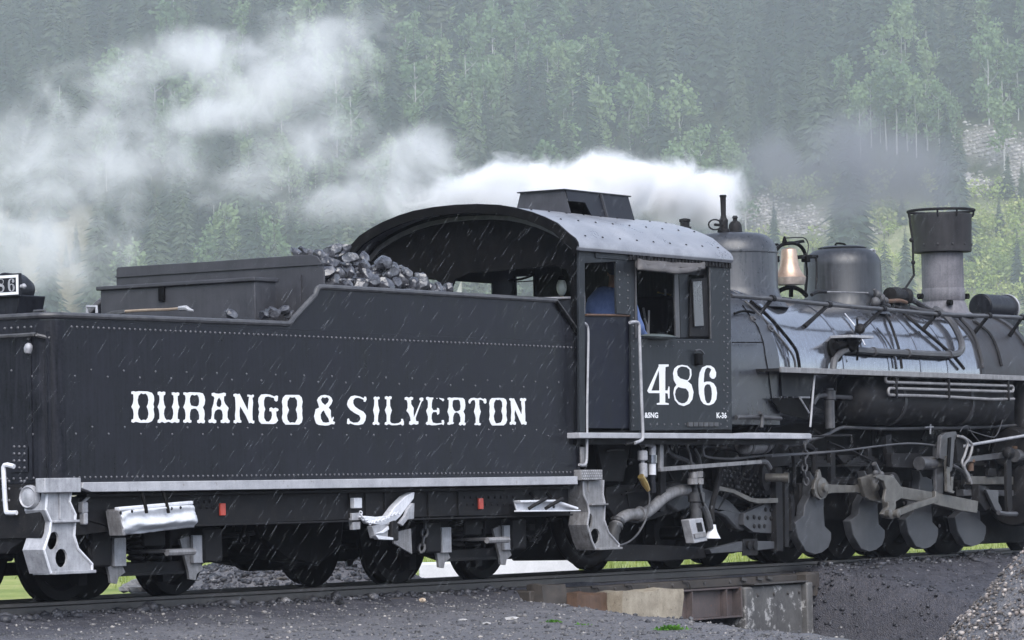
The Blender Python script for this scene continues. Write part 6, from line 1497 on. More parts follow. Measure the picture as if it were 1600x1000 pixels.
pts = [(xb_+.1, YC, zs4[0]), (xa_+.05, YC, zs4[0])]+[(xa_-.035*math.sin(R(a))-.0, YC, (zs4[0]+zs4[1])/2+(zs4[0]-zs4[1])/2*math.cos(R(a))) for a in range(0, 181, 22)]
pts += [(xb_, YC, zs4[1])]+[(xb_+.035*math.sin(R(a))+.05, YC, (zs4[1]+zs4[2])/2+(zs4[1]-zs4[2])/2*math.cos(R(a))) for a in range(0, 181, 22)]
pts += [(xa_+.08, YC, zs4[2])]+[(xa_+.06-.035*math.sin(R(a)), YC, (zs4[2]+zs4[3])/2+(zs4[2]-zs4[3])/2*math.cos(R(a))) for a in range(0, 181, 22)]
pts += [(xa_+1.2, YC, zs4[3]), (xb_-.5, YC, zs4[3]-.02), (xb_+.1, YC, zs4[3]-.01)]
b.tube(pts, rp, 8); b.build('cooling_coil', 'dirty_silver', loc)
for px in (1398, 1480, 1573):
    x = P(px, 600, y=YC).x; MB().box(x-.016, x+.016, YC-.03, YC+.02, zs4[3]-.035, zs4[0]+.035).build('coil_clamp', 'frame_black', loc, bevel=.004)
# injector delivery column and pipes below the board
q = P(1296, 640, y=-1.0); q2_ = P(1299, 612, y=-1.0)
MB().lathe([(.055, 0), (.055, .30), (.07, .31), (.07, .40), (.05, .41), (.05, .43)], (q.x, -1.0, q.z-.20), (0, 0, 1), 16).build('feed_column', 'pipe_grey', loc)
TB('feed_pipe', 'pipe_grey', [(1303, 620), (1325, 621), (1350, 623)], -1.0, .024); TB('feed_pipe', 'pipe_grey', [(1290, 618), (1279, 619), (1273, 626), (1270, 632)], -1.0, .026)
TB('feed_pipe', 'frame_black', [(1305, 612), (1306, 592)], -1.0, .014, sm=False)
TB('feed_pipe', 'pipe_grey', [(1303, 579), (1300, 584), (1296, 588)], -1.1, .028)
TB('sand_pipe', 'pipe_grey', [(1262, 688), (1290, 680), (1312, 669), (1330, 668), (1390, 670), (1450, 669), (1520, 668), (1600, 664)], -.95, .018)
TB('drain_cock', 'silver_paint', [(1445, 668), (1458, 667)], -1.0, .010, sm=False); TB('drain_cock', 'silver_paint', [(1454, 660), (1453.5, 678)], -1.0, .010, sm=False)
TB('board_bracket', 'frame_black', [(1256, 682), (1330, 680), (1331, 692)], -1.1, .012, sm=False)
TB('reach_rod', 'pipe_grey', [(1205, 713), (1300, 706), (1390, 695), (1430, 693), (1468, 697)], -1.12, .011)
TB('reach_rod', 'silver_paint', [(1505, 697), (1600, 681), (1640, 674)], -1.18, .018, sm=False)
TB('wire', 'pipe_grey', [(1512, 672), (1545, 682), (1557, 680), (1567, 655)], -1.1, .006)
TB('wire', 'pipe_grey', [(1500, 675), (1505, 667), (1513, 666), (1518, 676), (1530, 690)], -1.1, .006)

# ---- running gear
MB().box(1.0, 4.7, -.62, .62, .62, 1.38).build('ashpan', 'grease_black', loc, bevel=.03)
MB().prism([(4.7, .45), (11.3, .45), (11.3, 1.25), (4.7, 1.25)], -.70, -.65, 'y').build('main_frame', 'grease_black', loc)
MB().prism([(4.7, .45), (11.3, .45), (11.3, 1.25), (4.7, 1.25)], .65, .70, 'y').build('main_frame', 'grease_black', loc)
MB().box(4.5, 9.6, -.62, .62, 1.15, 1.5).build('boiler_cradle', 'grease_black', loc)
DX = [P(px, 794, y=-.9).x for px in (1277, 1362, 1446.5, 1522)]
def driver(x, r_=.56):
    """one coupled axle: wheels inside the frame, crank and counterweight outside"""
    t = bpy.data.objects.new('driving_axle', None); COL.objects.link(t); t.parent = loc; ORG[t.name] = (x, 0, r_); t.location = Vector((x, 0, r_))-loc.location
    for s in (-1, 1):
        MB().lathe([(.09, -.10), (.10, .06), (.40, .05), (.42, -.06), (.545, -.065), (r_, -.055), (r_+.004, .055), (r_+.03, .062), (r_+.032, .085), (.5, .09), (.42, .075)], (x, s*.485, r_), (0, -s, 0), 48).build('wheel', 'grease_black', t)
    MB().cyl((x, -.88, r_), (x, .88, r_), .09, 16).build('axle', 'grease_black', t)
    base = P(1277, 794, y=-.9)
    cw = [(1258, 716), (1262, 728), (1266, 736), (1273, 748), (1280, 748), (1288, 752), (1290, 764), (1288, 776), (1287, 792), (1289, 822), (1299, 832), (1299, 843), (1295, 855), (1285, 863), (1272, 866.5), (1260, 862), (1247, 840), (1243, 820), (1242, 817), (1256, 806), (1258, 789), (1266, 774), (1266, 762), (1268, 750)][2:]
    for s in (-1, 1):
        y = s*.90
        pts = [(x+XZ(px, py, -.9)[0]-base.x, XZ(px, py, -.9)[1]) for px, py in cw]
        MB().prism(pts, min(y, y-s*.10), max(y, y-s*.10), 'y').build('counterweight', 'weight_grey', t, bevel=.008)
    return t
d0 = driver(DX[0])
for x in DX[1:]:
    c = d0.copy(); COL.objects.link(c); c.location = Vector((x, 0, .56))-loc.location; ORG[c.name] = (x, 0, .56)
    for ch in d0.children:
        k = ch.copy(); COL.objects.link(k); k.parent = c
# rods
PIN = P(1284, 762, y=-1.0)
MB().lathe([(.10, 0), (.105, .02), (.105, .09), (.085, .10), (.05, .105), (.045, .135), (.001, .14)], (PIN.x, -.92, PIN.z), (0, -1, 0), 24).build('crank_pin', 'rod_steel', loc)
PL('rod_end', 'rod_steel', [(1272, 764), (1274, 752), (1278, 746), (1278, 738), (1281, 733), (1283, 738), (1284, 745), (1290, 748), (1295, 756), (1295, 770), (1290, 778), (1282, 781), (1276, 777)], -1.0, .04, .006)
PL('side_rod', 'rod_steel', [(1293, 755.5), (1300, 757), (1340, 758.5), (1350, 754), (1356, 752), (1358, 772), (1350, 773), (1340, 769.5), (1300, 770.5), (1293, 772)], -1.01, .05, .006)
MB().lathe([(.085, 0), (.09, .02), (.09, .06), (.06, .07), (.035, .10), (.001, .105)], (*[P(1359, 762, y=-1.0).x, -1.0], P(1359, 762, y=-1.0).z), (0, -1, 0), 20).build('rod_pin', 'rod_steel', loc)
q = P(1376, 760, y=-1.02)
MB().lathe([(.14, .0), (.15, .02), (.15, .20), (.13, .22)], (q.x, -.98, q.z), (0, -1, 0), 28).build('crank_drum', 'frame_black', loc)
PL('rod_strap', 'rod_steel', [(1367, 745), (1372, 741), (1392, 743), (1398, 746), (1406, 757), (1411, 764), (1411, 776), (1405, 781), (1396, 786), (1392, 795), (1384, 795), (1382, 780), (1385, 764), (1381, 752)], -1.24, .04, .008)
PL('rod_strap', 'rod_steel', [(1345, 747), (1366, 740), (1386, 742), (1388, 784), (1376, 786), (1360, 782), (1352, 776)], -1.06, .05, .008)
b = MB()
for px, py in ((1393, 746), (1368, 739), (1377, 741)): q = P(px, py, y=-1.2); b.ball(q, .035, 8, 6)
q = P(1370, 733, y=-1.12); b.tube([q+Vector((-.06, 0, .06)), q+Vector((.06, 0, -.06))], .03, 8)
b.build('oil_cups', 'pipe_grey', loc, kind='stuff')
PL('main_rod', 'rod_steel', [(1408, 760), (1470, 771), (1500, 777), (1529, 783), (1527, 802), (1500, 798), (1460, 788), (1408, 779)], -1.15, .06, .008)
PL('eccentric_crank', 'rod_steel', [(1388, 784), (1400, 783), (1401, 792), (1399, 797), (1405, 802), (1403, 808), (1396, 811), (1384, 809), (1379, 803), (1384, 796), (1389, 792)], -1.30, .05, .01)
for px in (1385, 1398): q = P(px, 803, y=-1.3); MB().lathe([(.045, 0), (.045, .05), (.02, .06)], (q.x, -1.3, q.z), (0, -1, 0), 14).build('crank_bolt', 'rod_steel', loc)
PL('eccentric_rod', 'rod_steel', [(1402, 797), (1425, 788), (1452, 779), (1462, 776), (1462, 767), (1466, 769), (1469, 778), (1466, 785), (1458, 787), (1430, 796), (1404, 807)], -1.27, .045, .006)
# expansion link and its hanger
PL('expansion_link', 'pipe_grey', [(1471, 681), (1478, 676), (1494, 674), (1496, 680), (1492, 688), (1490, 715), (1488, 735), (1482, 740), (1479, 720), (1468, 716)], -1.2, .05, .006)
PL('link_slot', 'grease_black', [(1483, 684), (1487, 683), (1484, 730), (1481, 728)], -1.255, .02)
PL('expansion_link', 'pipe_grey', [(1462, 700), (1468, 690), (1474, 700), (1474, 770), (1468, 778), (1463, 770)], -1.12, .04, .006)
PL('link_foot', 'rod_steel', [(1479, 712), (1484, 712), (1485, 758), (1489, 766), (1492, 768), (1490, 771), (1480, 768)], -1.22, .035, .004)
PL('link_foot', 'rod_steel', [(1486, 745), (1490, 745), (1489, 765), (1486, 765)], -1.2, .03, .003)
for dx, dy in ((0, 0), (7, 4)):
    TB('link_bracket', 'dirty_silver', [(1497+dx*.9, 681+dy*.2), (1508+dx, 686+dy), (1512+dx, 694+dy), (1507+dx, 712+dy), (1503+dx*.5, 724+dy), (1511+dx*.5, 742+dy), (1514+dx*.5, 752+dy)], -1.22+.02*dx/7, .016)
PL('link_cheek', 'frame_black', [(1494, 682), (1508, 686), (1511, 695), (1504, 720), (1496, 722)], -1.18, .06, .006)
TB('link_arm', 'pipe_grey', [(1488, 727), (1500, 734), (1508, 745), (1512, 752)], -1.16, .022)
PL('valve_guide', 'frame_black', [(1394, 708), (1440, 708), (1440, 732), (1394, 730)], -1.0, .08, .01)
q0, q1 = P(1436, 724, y=-1.08), P(1478, 722, y=-1.08)
MB().cyl(q0, P(1457, 723.5, y=-1.08), .075, 18).build('valve_sleeve', 'pipe_grey', loc)
PL('valve_block', 'rod_steel', [(1455, 716), (1474, 713), (1476, 728), (1456, 731)], -1.14, .06, .005)
PL('valve_rod', 'pipe_grey', [(1512, 714), (1575, 706), (1576, 715), (1513, 722)], -1.1, .04, .004)
TB('valve_stem', 'pipe_grey', [(1585, 712), (1640, 712)], -1.1, .075, 14, sm=False)
for (a, c, e, g_) in ((1518, 1592, 744, 757), (1506, 1592, 765, 775)): PL('crosshead_guide', 'rod_steel' if a == 1518 else 'pipe_grey', [(a, e), (c, e+1), (c, g_), (a, g_)], -1.0, .10, .006)
PL('crosshead_guide', 'grease_black', [(1506, 757), (1592, 758), (1592, 765), (1506, 764)], -.95, .05)
PL('crosshead', 'frame_black', [(1530, 757), (1545, 762), (1556, 790), (1540, 798), (1530, 785)], -1.1, .10, .01)
PL('crosshead_arm', 'pipe_grey', [(1541, 765), (1560, 766), (1560, 784), (1566, 796), (1562, 802), (1555, 796)], -1.16, .04, .006)
TB('union_link', 'pipe_grey', [(1560, 801), (1572, 803), (1588, 803)], -1.18, .028)
PL('combination_lever', 'frame_black', [(1573, 703), (1580, 703), (1582, 795), (1576, 800), (1574, 790)], -1.18, .04, .005)
q = P(1576, 708, y=-1.2); MB().ball(q, .075, 10, 8).build('lever_joint', 'frame_black', loc)
for px, py in ((1516, 729), (1588, 708)): q = P(px, py, y=-1.05); MB().lathe([(.04, -.05), (.04, .04), (.06, .05), (.06, .08), (.02, .09)], q, (0, 0, 1), 12).build('oil_cup', 'rust_brown', loc)
for px in (1548, 1552): pass
PL('guide_bracket', 'frame_black', [(1545, 732), (1556, 732), (1558, 744), (1544, 744)], -1.03, .05)
# cylinder block at the edge of the frame and pilot truck in front
MB().lathe([(.001, 0), (.34, .01), (.36, .04), (.36, .98), (.34, 1.0), (.001, 1.02)], (10.0, -.98, .66), (1, 0, 0), 32).build('cylinder', 'frame_black', loc, smooth=35)
MB().lathe([(.001, 0), (.22, .01), (.24, .04), (.24, 1.1), (.001, 1.12)], (9.95, -.98, 1.22), (1, 0, 0), 28).build('valve_chest', 'frame_black', loc, smooth=35)
MB().lathe([(.001, 0), (.34, .01), (.36, .04), (.36, .98), (.34, 1.0), (.001, 1.02)], (10.0, .98, .66), (1, 0, 0), 32).build('cylinder', 'frame_black', loc, smooth=35)
MB().box(10.0, 11.1, -.8, .8, .5, 1.45).build('saddle', 'grease_black', loc, bevel=.05)
q = P(1592, 640, y=-1.0); MB().lathe([(.14, -.3), (.16, -.28), (.16, .28), (.14, .32)], (10.35, -1.05, 1.72), (0, 0, 1), 20).build('air_pump', 'smokebox_graphite', loc)
for s in (-1, 1): MB().lathe([(.05, -.08), (.30, -.05), (.345, -.05), (.35, .055), (.375, .06), (.375, .085), (.3, .09)], (11.3, s*.485, .35), (0, -s, 0), 32).build('pilot_wheel', 'grease_black', loc)
MB().box(11.0, 12.1, -.9, .9, .55, .85).build('pilot_beam', 'grease_black', loc, bevel=.03)
MB().prism([(9.45, .10), (11.2, .10), (11.2, .62), (9.2, .62)], -.62, .62, 'y').build('dark_fill_block', 'grease_black', loc, bevel=.02)  # dark block added so the gap above the rail reads black
# frame details behind the rods
PL('frame_web', 'frame_black', [(1308, 711), (1358, 711), (1340, 738), (1330, 738)], -.80, .05, .006)
for (a, c) in ((1298, 1305), (1356, 1362), (1273, 1278)): PL('pedestal', 'frame_black', [(a, 700), (c, 700), (c+1, 760), (a+1, 760)], -.82, .05, .006)
PL('cross_tie', 'frame_black', [(1305, 748), (1358, 748), (1358, 756), (1305, 756)], -.78, .04)
PL('hanger', 'frame_black', [(1384, 680), (1393, 678), (1395, 722), (1387, 722)], -.9, .05, .005); PL('hanger', 'frame_black', [(1390, 708), (1396, 700), (1400, 720), (1394, 726)], -.88, .04, .004)
for i in range(4):
    x = DX[i]; MB().box(x-.17, x+.17, -.80, -.70, .35, .85).build('axle_box', 'frame_black', loc, bevel=.02)
    b = MB()
    for k in range(5): b.box(x-.50+.07*k, x+.50-.07*k, -.84, -.74, 1.02+.022*k, 1.04+.022*k)
    b.build('leaf_spring', 'frame_black', loc, kind='stuff')
MB().chain([P(1257, 683, y=-1.1), P(1258, 710, y=-1.1), P(1257, 735, y=-1.1), P(1260, 757, y=-1.1)], .085, .013).build('hanging_chain', 'pipe_grey', loc)
# ---- trailing truck, injector and pipes under the cab
for s in (-1, 1):
    MB().lathe([(.06, -.10), (.07, .06), (.25, .05), (.27, -.06), (.35, -.06), (.36, -.05), (.364, .055), (.39, .062), (.392, .085), (.3, .09)], (2.85, s*.485, .36), (0, -s, 0), 36).build('trailing_wheel', 'grease_black', loc)
MB().cyl((2.85, -.85, .36), (2.85, .85, .36), .07, 12).build('trailing_axle', 'grease_black', loc)
PL('trailing_frame', 'frame_black', [(925, 848), (960, 850), (1040, 852), (1100, 855), (1104, 872), (1040, 877), (935, 877)], -.72, .06, .01)
MB().box(1.2, 4.9, -.36, .36, .13, .62).build('trailing_cradle', 'grease_black', loc, bevel=.02)
PL('rear_frame', 'frame_black', [(948, 760), (1060, 752), (1075, 762), (1060, 800), (1000, 818), (965, 815), (948, 790)], -.80, .06, .01)
PL('cab_bracket', 'frame_black', [(932, 688), (988, 682), (974, 752), (944, 752)], -.9, .05, .006, label='grey cab support plate behind the step')
PL('cab_bracket', 'frame_black', [(1033, 690), (1042, 690), (1040, 800), (1032, 800)], -1.0, .04, .004)
arch_ = [(1040, 762), (1060, 755), (1085, 757), (1115, 768), (1140, 782), (1158, 800), (1168, 822), (1162, 830), (1150, 826), (1134, 808), (1110, 796), (1085, 792), (1060, 800), (1045, 790)]
PL('cradle_casting', 'weight_grey', arch_, -.86, .10, .02).data.materials[0] = MATS['frame_black'] if False else MATS['weight_grey']
b = MB()
for i in range(9):
    for j in range(7):
        q = P(1128+i*8+(j % 2)*4, 728+j*7+i*1.5, y=-.775); b.dome(q, NY, .016)
MB().prism(pz([(1120, 722), (1216, 722), (1214, 775), (1180, 772), (1122, 758)], -.77), -.77, -.70, 'y').build('firebox_foot', 'frame_black', loc, bevel=.006)
b.build('stay_bolts', 'pipe_grey', loc, kind='stuff')
PL('bolt_plate', 'weight_grey', [(1163, 802), (1205, 782), (1211, 790), (1211, 834), (1178, 832), (1162, 820)], -.92, .06, .006)
b = MB()
for px, py in ((1168, 809), (1178, 808), (1186, 809), (1196, 809), (1204, 810), (1178, 822), (1186, 822), (1194, 822), (1196, 796), (1204, 797)): b.dome(P(px, py, y=-.921), NY, .026)
b.build('plate_bolts', 'frame_black', loc, kind='stuff')
PL('strap_bar', 'rod_steel', [(1124, 759), (1146, 764), (1176, 778), (1186, 779), (1216, 778), (1216, 786), (1185, 787), (1172, 784), (1144, 770), (1124, 766)], -1.0, .05, .006)
PL('equalizer', 'weight_grey', [(1108, 858), (1130, 853), (1158, 846), (1180, 845), (1212, 846), (1214, 857), (1178, 861), (1112, 865)], -.95, .07, .008)
b = MB()
for px in (1168, 1177): q = P(px, 852, y=-.952); b.lathe([(.045, 0), (.045, .03), (.02, .032)], q, (0, -1, 0), 12)
b.box(P(1160, 850, y=-.95).x, P(1183, 850, y=-.95).x, -.955, -.94, P(1170, 868, y=-.95).z, P(1170, 842, y=-.95).z); b.build('equalizer_clip', 'frame_black', loc)
q = P(1196, 746, y=-.95); c = P(1228, 746.5, y=-1.15)
MB().cyl(q, c, .045, 14).build('pull_pin', 'rod_steel', loc); MB().lathe([(.055, -.02), (.055, .03), (.03, .032)], c, (c-q), 16).build('pin_ring', 'rod_steel', loc)
q = P(1192, 745, y=-.9); MB().lathe([(.15, 0), (.15, .04), (.1, .05)], q, (0.2, -1, 0), 20).build('pin_boss', 'frame_black', loc)
PL('post', 'frame_black', [(1212, 730), (1222, 730), (1224, 862), (1214, 862)], -.98, .07, .01); PL('post', 'frame_black', [(1226, 735), (1232, 735), (1233, 855), (1227, 855)], -.92, .05, .006)
TB('injector_pipe', 'dirty_silver', [(960, 830), (964, 818), (972, 809), (984, 804), (1003, 803), (1018, 795), (1034, 780), (1048, 771), (1064, 766), (1083, 766)], -.98, .058, 12)
for px, py, d_ in ((965, 814, (.6, 0, 1)), (962, 822, (.5, 0, 1)), (1000, 803, (1, 0, 0))):
    q = P(px, py, y=-.98); MB().lathe([(.068, -.02), (.074, -.01), (.074, .01), (.068, .02)], q, d_, 16).build('pipe_collar', 'dirty_silver' if px == 1000 else 'pipe_grey', loc)
TB('hose_coupling', 'rubber', [(961, 822), (957, 834), (956, 846)], -.98, .066, 12)
b = MB(); q = P(1088, 770, y=-1.05)
b.lathe([(.055, -.30), (.06, -.28), (.06, -.10), (.085, -.09), (.085, .0), (.06, .01), (.06, .14), (.045, .16), (.045, .22), (.065, .225), (.065, .26), (.03, .27)], q, (0.05, 0, 1), 16); b.build('injector', 'pipe_grey', loc)
b = MB()
for px, py, r_ in ((1083, 742, .05), (1091, 741, .05), (1082, 752, .055), (1092, 752, .05)): b.lathe([(r_, -.03), (r_, .03)], P(px, py, y=-1.12), (0, 0, 1), 10)
b.build('union_nuts', 'dirty_silver', loc, kind='stuff')
PL('overflow_box', 'silver_paint', [(1077, 812), (1098, 809), (1106, 845), (1085, 849)], -1.14, .10, .008)
PL('box_slot', 'frame_black', [(1088, 817), (1096, 816), (1099, 830), (1091, 831)], -1.145, .004, 0)
PL('box_rib', 'dirty_silver', [(1085, 834), (1103, 831), (1104.5, 838), (1086.5, 841)], -1.155, .014, .003)
q = P(1113, 840, y=-1.12); MB().lathe([(.085, 0), (.075, .02), (.05, .07), (.04, .11), (.035, .14)], (q.x, -1.12, q.z-.01), (0.05, 0, 1), 20).build('overflow_bell', 'white_paint', loc)
TB('overflow_pipe', 'pipe_grey', [(1096, 788), (1102, 797), (1107, 812), (1110, 826)], -1.12, .036); TB('injector_lever', 'grease_black', [(1090, 755), (1096, 780), (1099, 790)], -1.15, .012)
TB('injector_stay', 'frame_black', [(1126, 732), (1119, 765), (1112, 795), (1113, 815)], -1.02, .030); TB('injector_stay', 'pipe_grey', [(1112, 790), (1113, 815)], -1.03, .012, sm=False)
PL('cross_bar', 'dirty_silver', [(1032, 730), (1190, 718.5), (1191, 724.5), (1033, 737)], -1.18, .04, .005)
TB('bar_end', 'pipe_grey', [(1186, 722), (1196, 722), (1203, 732)], -1.12, .03)
PL('hanger_strap', 'dirty_silver', [(1031.5, 690), (1037, 690), (1037, 731), (1031.5, 731)], -1.16, .03, .003)
q0, q1 = P(1160, 695, y=-1.1), P(1196, 692.5, y=-1.1)
MB().lathe([(.001, -.02), (.09, 0), (.105, .03), (.105, (q1-q0).length-.03), (.09, (q1-q0).length), (.001, (q1-q0).length+.02)], q0, q1-q0, 24).build('small_reservoir', 'dirty_silver', loc)
for f_ in (.12, .80): MB().lathe([(.108, -.02), (.116, -.02), (.116, .02), (.108, .02)], q0.lerp(q1, f_), q1-q0, 24).build('reservoir_band', 'pipe_grey', loc)
b = MB()
for px in (1203, 1225): b.ball(P(px, 695, y=-1.08), .05, 10, 8)
b.build('pipe_valves', 'dirty_silver', loc)
for pts, y, r_, mt in (([(1039, 690), (1043, 704), (1054, 713), (1070, 719), (1084, 728), (1088, 738)], -1.0, .026, 'pipe_grey'), ([(1072, 693), (1078, 712), (1082, 735)], -1.08, .014, 'pipe_grey'), ([(1056, 690), (1057, 708)], -1.0, .012, 'pipe_grey'), ([(1084, 700), (1092, 716), (1095, 735)], -1.0, .02, 'pipe_grey'),
                       ([(1098, 692), (1099, 706), (1105, 714), (1145, 717), (1190, 712), (1250, 709), (1310, 705)], -1.1, .013, 'pipe_grey'), ([(1085, 681), (1130, 682), (1165, 679), (1265, 680)], -1.2, .020, 'silver_paint'), ([(1062, 700), (1120, 700), (1155, 706)], -.95, .02, 'frame_black'),
                       ([(1222, 695), (1245, 694), (1262, 690)], -1.05, .022, 'pipe_grey'), ([(1255, 695), (1268, 700), (1272, 715), (1272, 740)], -.9, .035, 'frame_black'), ([(1235, 700), (1240, 720), (1241, 760)], -.95, .02, 'frame_black'), ([(1232, 770), (1236, 790), (1235, 830)], -.85, .04, 'frame_black'), ([(948, 705), (958, 703), (975, 703)], -1.0, .008, 'pipe_grey')):
    TB('pipe', mt, pts, y, r_)
PL('under_beam', 'frame_black', [(1196, 712), (1250, 710), (1250, 726), (1196, 730)], -.85, .05, .004)
b = MB()
for i in range(7): q = P(1236+i*4, 724, y=-.86); b.dome(q, NY, .014)
b.build('beam_bolts', 'frame_black', loc, kind='stuff')
# sander/lubricator valves with the yellow handle on the left
b = MB()
for (px, py, r_, h) in ((1004, 712, .05, .10), (1005, 735, .042, .14)): b.lathe([(r_*.8, -h/2), (r_, -h/2+.01), (r_, h/2-.01), (r_*.8, h/2)], P(px, py, y=-1.2), (0, 0, 1), 14)
b.tube([P(1003, 705, y=-1.2), P(1006, 750, y=-1.2)], .02, 7); b.build('drain_valve', 'silver_paint', loc)
b = MB(); b.tube(smooth_line([P(1004, 694, y=-1.15), P(1012, 692, y=-1.15), P(1019, 697, y=-1.15), P(1019, 712, y=-1.15)], 4), .036, 10); b.build('valve_elbow', 'silver_paint', loc)
MB().cyl(P(1019, 724, y=-1.15), P(1019, 742, y=-1.15), .038, 14).build('valve_body', 'white_paint', loc); MB().cyl(P(1019, 711, y=-1.15), P(1019, 724, y=-1.15), .05, 14).build('valve_cap', 'boiler_jacket', loc); MB().cyl(P(1019, 742, y=-1.15), P(1020, 770, y=-1.15), .03, 14).build('valve_body', 'black_paint', loc)
MB().tube([P(1001, 744, y=-1.22), P(1007, 755, y=-1.22), P(1013, 766, y=-1.22)], .030, 8, taper=[1.1, 1.2, .7]).build('yellow_cock', 'brass_dull', loc)
TB('thin_cable', 'pipe_grey', [(1013, 767), (1015, 780), (1013, 795), (1009, 812), (998, 832), (985, 845), (972, 851), (966, 852)], -1.15, .010)
# black cylinders added to fill the deep shade behind
for x, y, z, L_, r_ in ((1.3, -.35, .95, .6, .2), (3.4, -.5, .8, .7, .16)): MB().lathe([(.001, 0), (r_, .02), (r_, L_-.02), (.001, L_)], (x, y, z), (1, 0, 0), 20).build('filler_cylinder', 'grease_black', loc)
b = MB()
for i in range(14):
    px = rnd.uniform(1240, 1560); py = rnd.uniform(690, 800); q = P(px, py, y=-.74); L_ = rnd.uniform(.1, .45)
    b.box(q.x-L_, q.x+L_, -.76, -.71, q.z-.018, q.z+.018)
b.build('frame_bars', 'frame_black', loc, kind='stuff')
b = MB()
for i in range(46):                                                        # small piping and rigging between the frames
    px = rnd.uniform(960, 1235); py = rnd.uniform(690, 835); y = rnd.uniform(-.95, -.72); q = P(px, py, y=y)
    e = q+Vector((rnd.gauss(0, .18), rnd.gauss(0, .03), abs(rnd.gauss(0, .14)))); b.tube(smooth_line([q, q.lerp(e, .5)+Vector((0, 0, rnd.gauss(0, .04))), e], 3), rnd.uniform(.008, .02), 5)
    if i % 3 == 0: b.ball(e, rnd.uniform(.02, .04), 6, 4)
for i in range(34):
    px = rnd.uniform(1240, 1590); py = rnd.uniform(680, 790); y = rnd.uniform(-.86, -.72); q = P(px, py, y=y)
    e = q+Vector((rnd.gauss(0, .25), rnd.gauss(0, .03), rnd.gauss(0, .12))); b.tube([q, e], rnd.uniform(.008, .022), 5)
b.build('small_rigging', 'frame_black', loc, kind='stuff')
b = MB()
for i in range(60):
    px = rnd.uniform(960, 1590); py = rnd.uniform(700, 840); b.dome(P(px, py, y=-.77), NY, rnd.uniform(.012, .024))
b.build('frame_bolts', 'pipe_grey', loc, kind='stuff')

# ---- the people in the cab
def figure(name, label, joints, edges, radii, mat, root=0, sub=2, parent=None):
    me = bpy.data.meshes.new(name); me.from_pydata(joints, edges, []); o = bpy.data.objects.new(name, me); COL.objects.link(o)
    bpy.context.view_layer.objects.active = o
    md = o.modifiers.new('skin', 'SKIN'); md.use_smooth_shade = True
    sk = me.skin_vertices[0].data
    for i, r_ in enumerate(radii): sk[i].radius = (r_, r_) if not isinstance(r_, tuple) else r_
    sk[root].use_root = True
    s2 = o.modifiers.new('sub', 'SUBSURF'); s2.levels = sub; s2.render_levels = sub
    bpy.context.view_layer.update()
    mm = bpy.data.meshes.new_from_object(o.evaluated_get(bpy.context.evaluated_depsgraph_get())); bpy.data.objects.remove(o)
    o = bpy.data.objects.new(name, mm); COL.objects.link(o); mm.materials.clear(); mm.materials.append(MATS[mat]); mm.shade_smooth()
    if parent: o.parent = parent
    return o
sh = P(958, 455, y=-.95)                        # near shoulder, seen through the doorway
px_, pz_ = sh.x-.06, sh.z
J = dict(pel=(px_+.02, -.92, 1.98), belly=(px_+.03, -.92, 2.15), chest=(px_+.06, -.92, 2.40), neck=(px_+.13, -.92, 2.58), headb=(px_+.17, -.92, 2.66), head=(px_+.19, -.92, 2.76), top=(px_+.18, -.92, 2.84),
         shn=(px_+.05, -1.10, 2.46), eln=(px_+.16, -1.16, 2.17), wrn=(px_+.38, -1.10, 2.09), han=(px_+.45, -1.08, 2.10),
         shf=(px_+.08, -.72, 2.48), elf=(px_+.2, -.62, 2.22), wrf=(px_+.44, -.66, 2.26), haf=(px_+.51, -.67, 2.28),
         hin=(px_+.05, -1.02, 1.97), knn=(px_+.48, -1.03, 1.96), ann=(px_+.52, -1.03, 1.52), ton=(px_+.68, -1.03, 1.44),
         hif=(px_+.05, -.80, 1.97), knf=(px_+.48, -.79, 1.96), anf=(px_+.52, -.79, 1.52), tof=(px_+.68, -.79, 1.44))
J = {k: (v[0], v[1], v[2]+(.20 if k[:2] not in ('an', 'to') else 0)) for k, v in J.items()}
nm = list(J); ix = {k: i for i, k in enumerate(nm)}
E_ = [('pel', 'belly'), ('belly', 'chest'), ('chest', 'neck'), ('neck', 'headb'), ('headb', 'head'), ('head', 'top'), ('chest', 'shn'), ('shn', 'eln'), ('eln', 'wrn'), ('wrn', 'han'), ('chest', 'shf'), ('shf', 'elf'), ('elf', 'wrf'), ('wrf', 'haf'),
      ('pel', 'hin'), ('hin', 'knn'), ('knn', 'ann'), ('ann', 'ton'), ('pel', 'hif'), ('hif', 'knf'), ('knf', 'anf'), ('anf', 'tof')]
rad = dict(pel=.10, belly=.12, chest=.13, neck=.06, headb=.075, head=.10, top=.06, shn=.07, eln=.05, wrn=.036, han=.035, shf=.07, elf=.05, wrf=.038, haf=.035, hin=.085, knn=.06, ann=.05, ton=.04, hif=.085, knf=.06, anf=.05, tof=.04)
pe = figure('person', '', [J[k] for k in nm], [(ix[a], ix[c]) for a, c in E_], [rad[k] for k in nm], 'skin')
tag(pe, 'person in a blue work shirt seated in the dark locomotive cab behind the doorway post', 'person')
shirt = figure('shirt', '', [J[k] for k in ('belly', 'chest', 'neck', 'shn', 'eln', 'wrn', 'shf', 'elf', 'wrf', 'pel')], [(0, 1), (1, 2), (1, 3), (3, 4), (4, 5), (1, 6), (6, 7), (7, 8), (9, 0)], [.175, .185, .082, .108, .076, .056, .108, .076, .056, .17], 'blue_shirt', 0, 2, pe)
for v in shirt.data.vertices: v.co += mnoise.noise_vector(v.co*9)*.012
figure('trousers', '', [J[k] for k in ('pel', 'hin', 'knn', 'ann', 'hif', 'knf', 'anf')], [(0, 1), (1, 2), (2, 3), (0, 4), (4, 5), (5, 6)], [.165, .12, .088, .066, .12, .088, .066], 'denim', 0, 2, pe)
hc = Vector(J['head'])
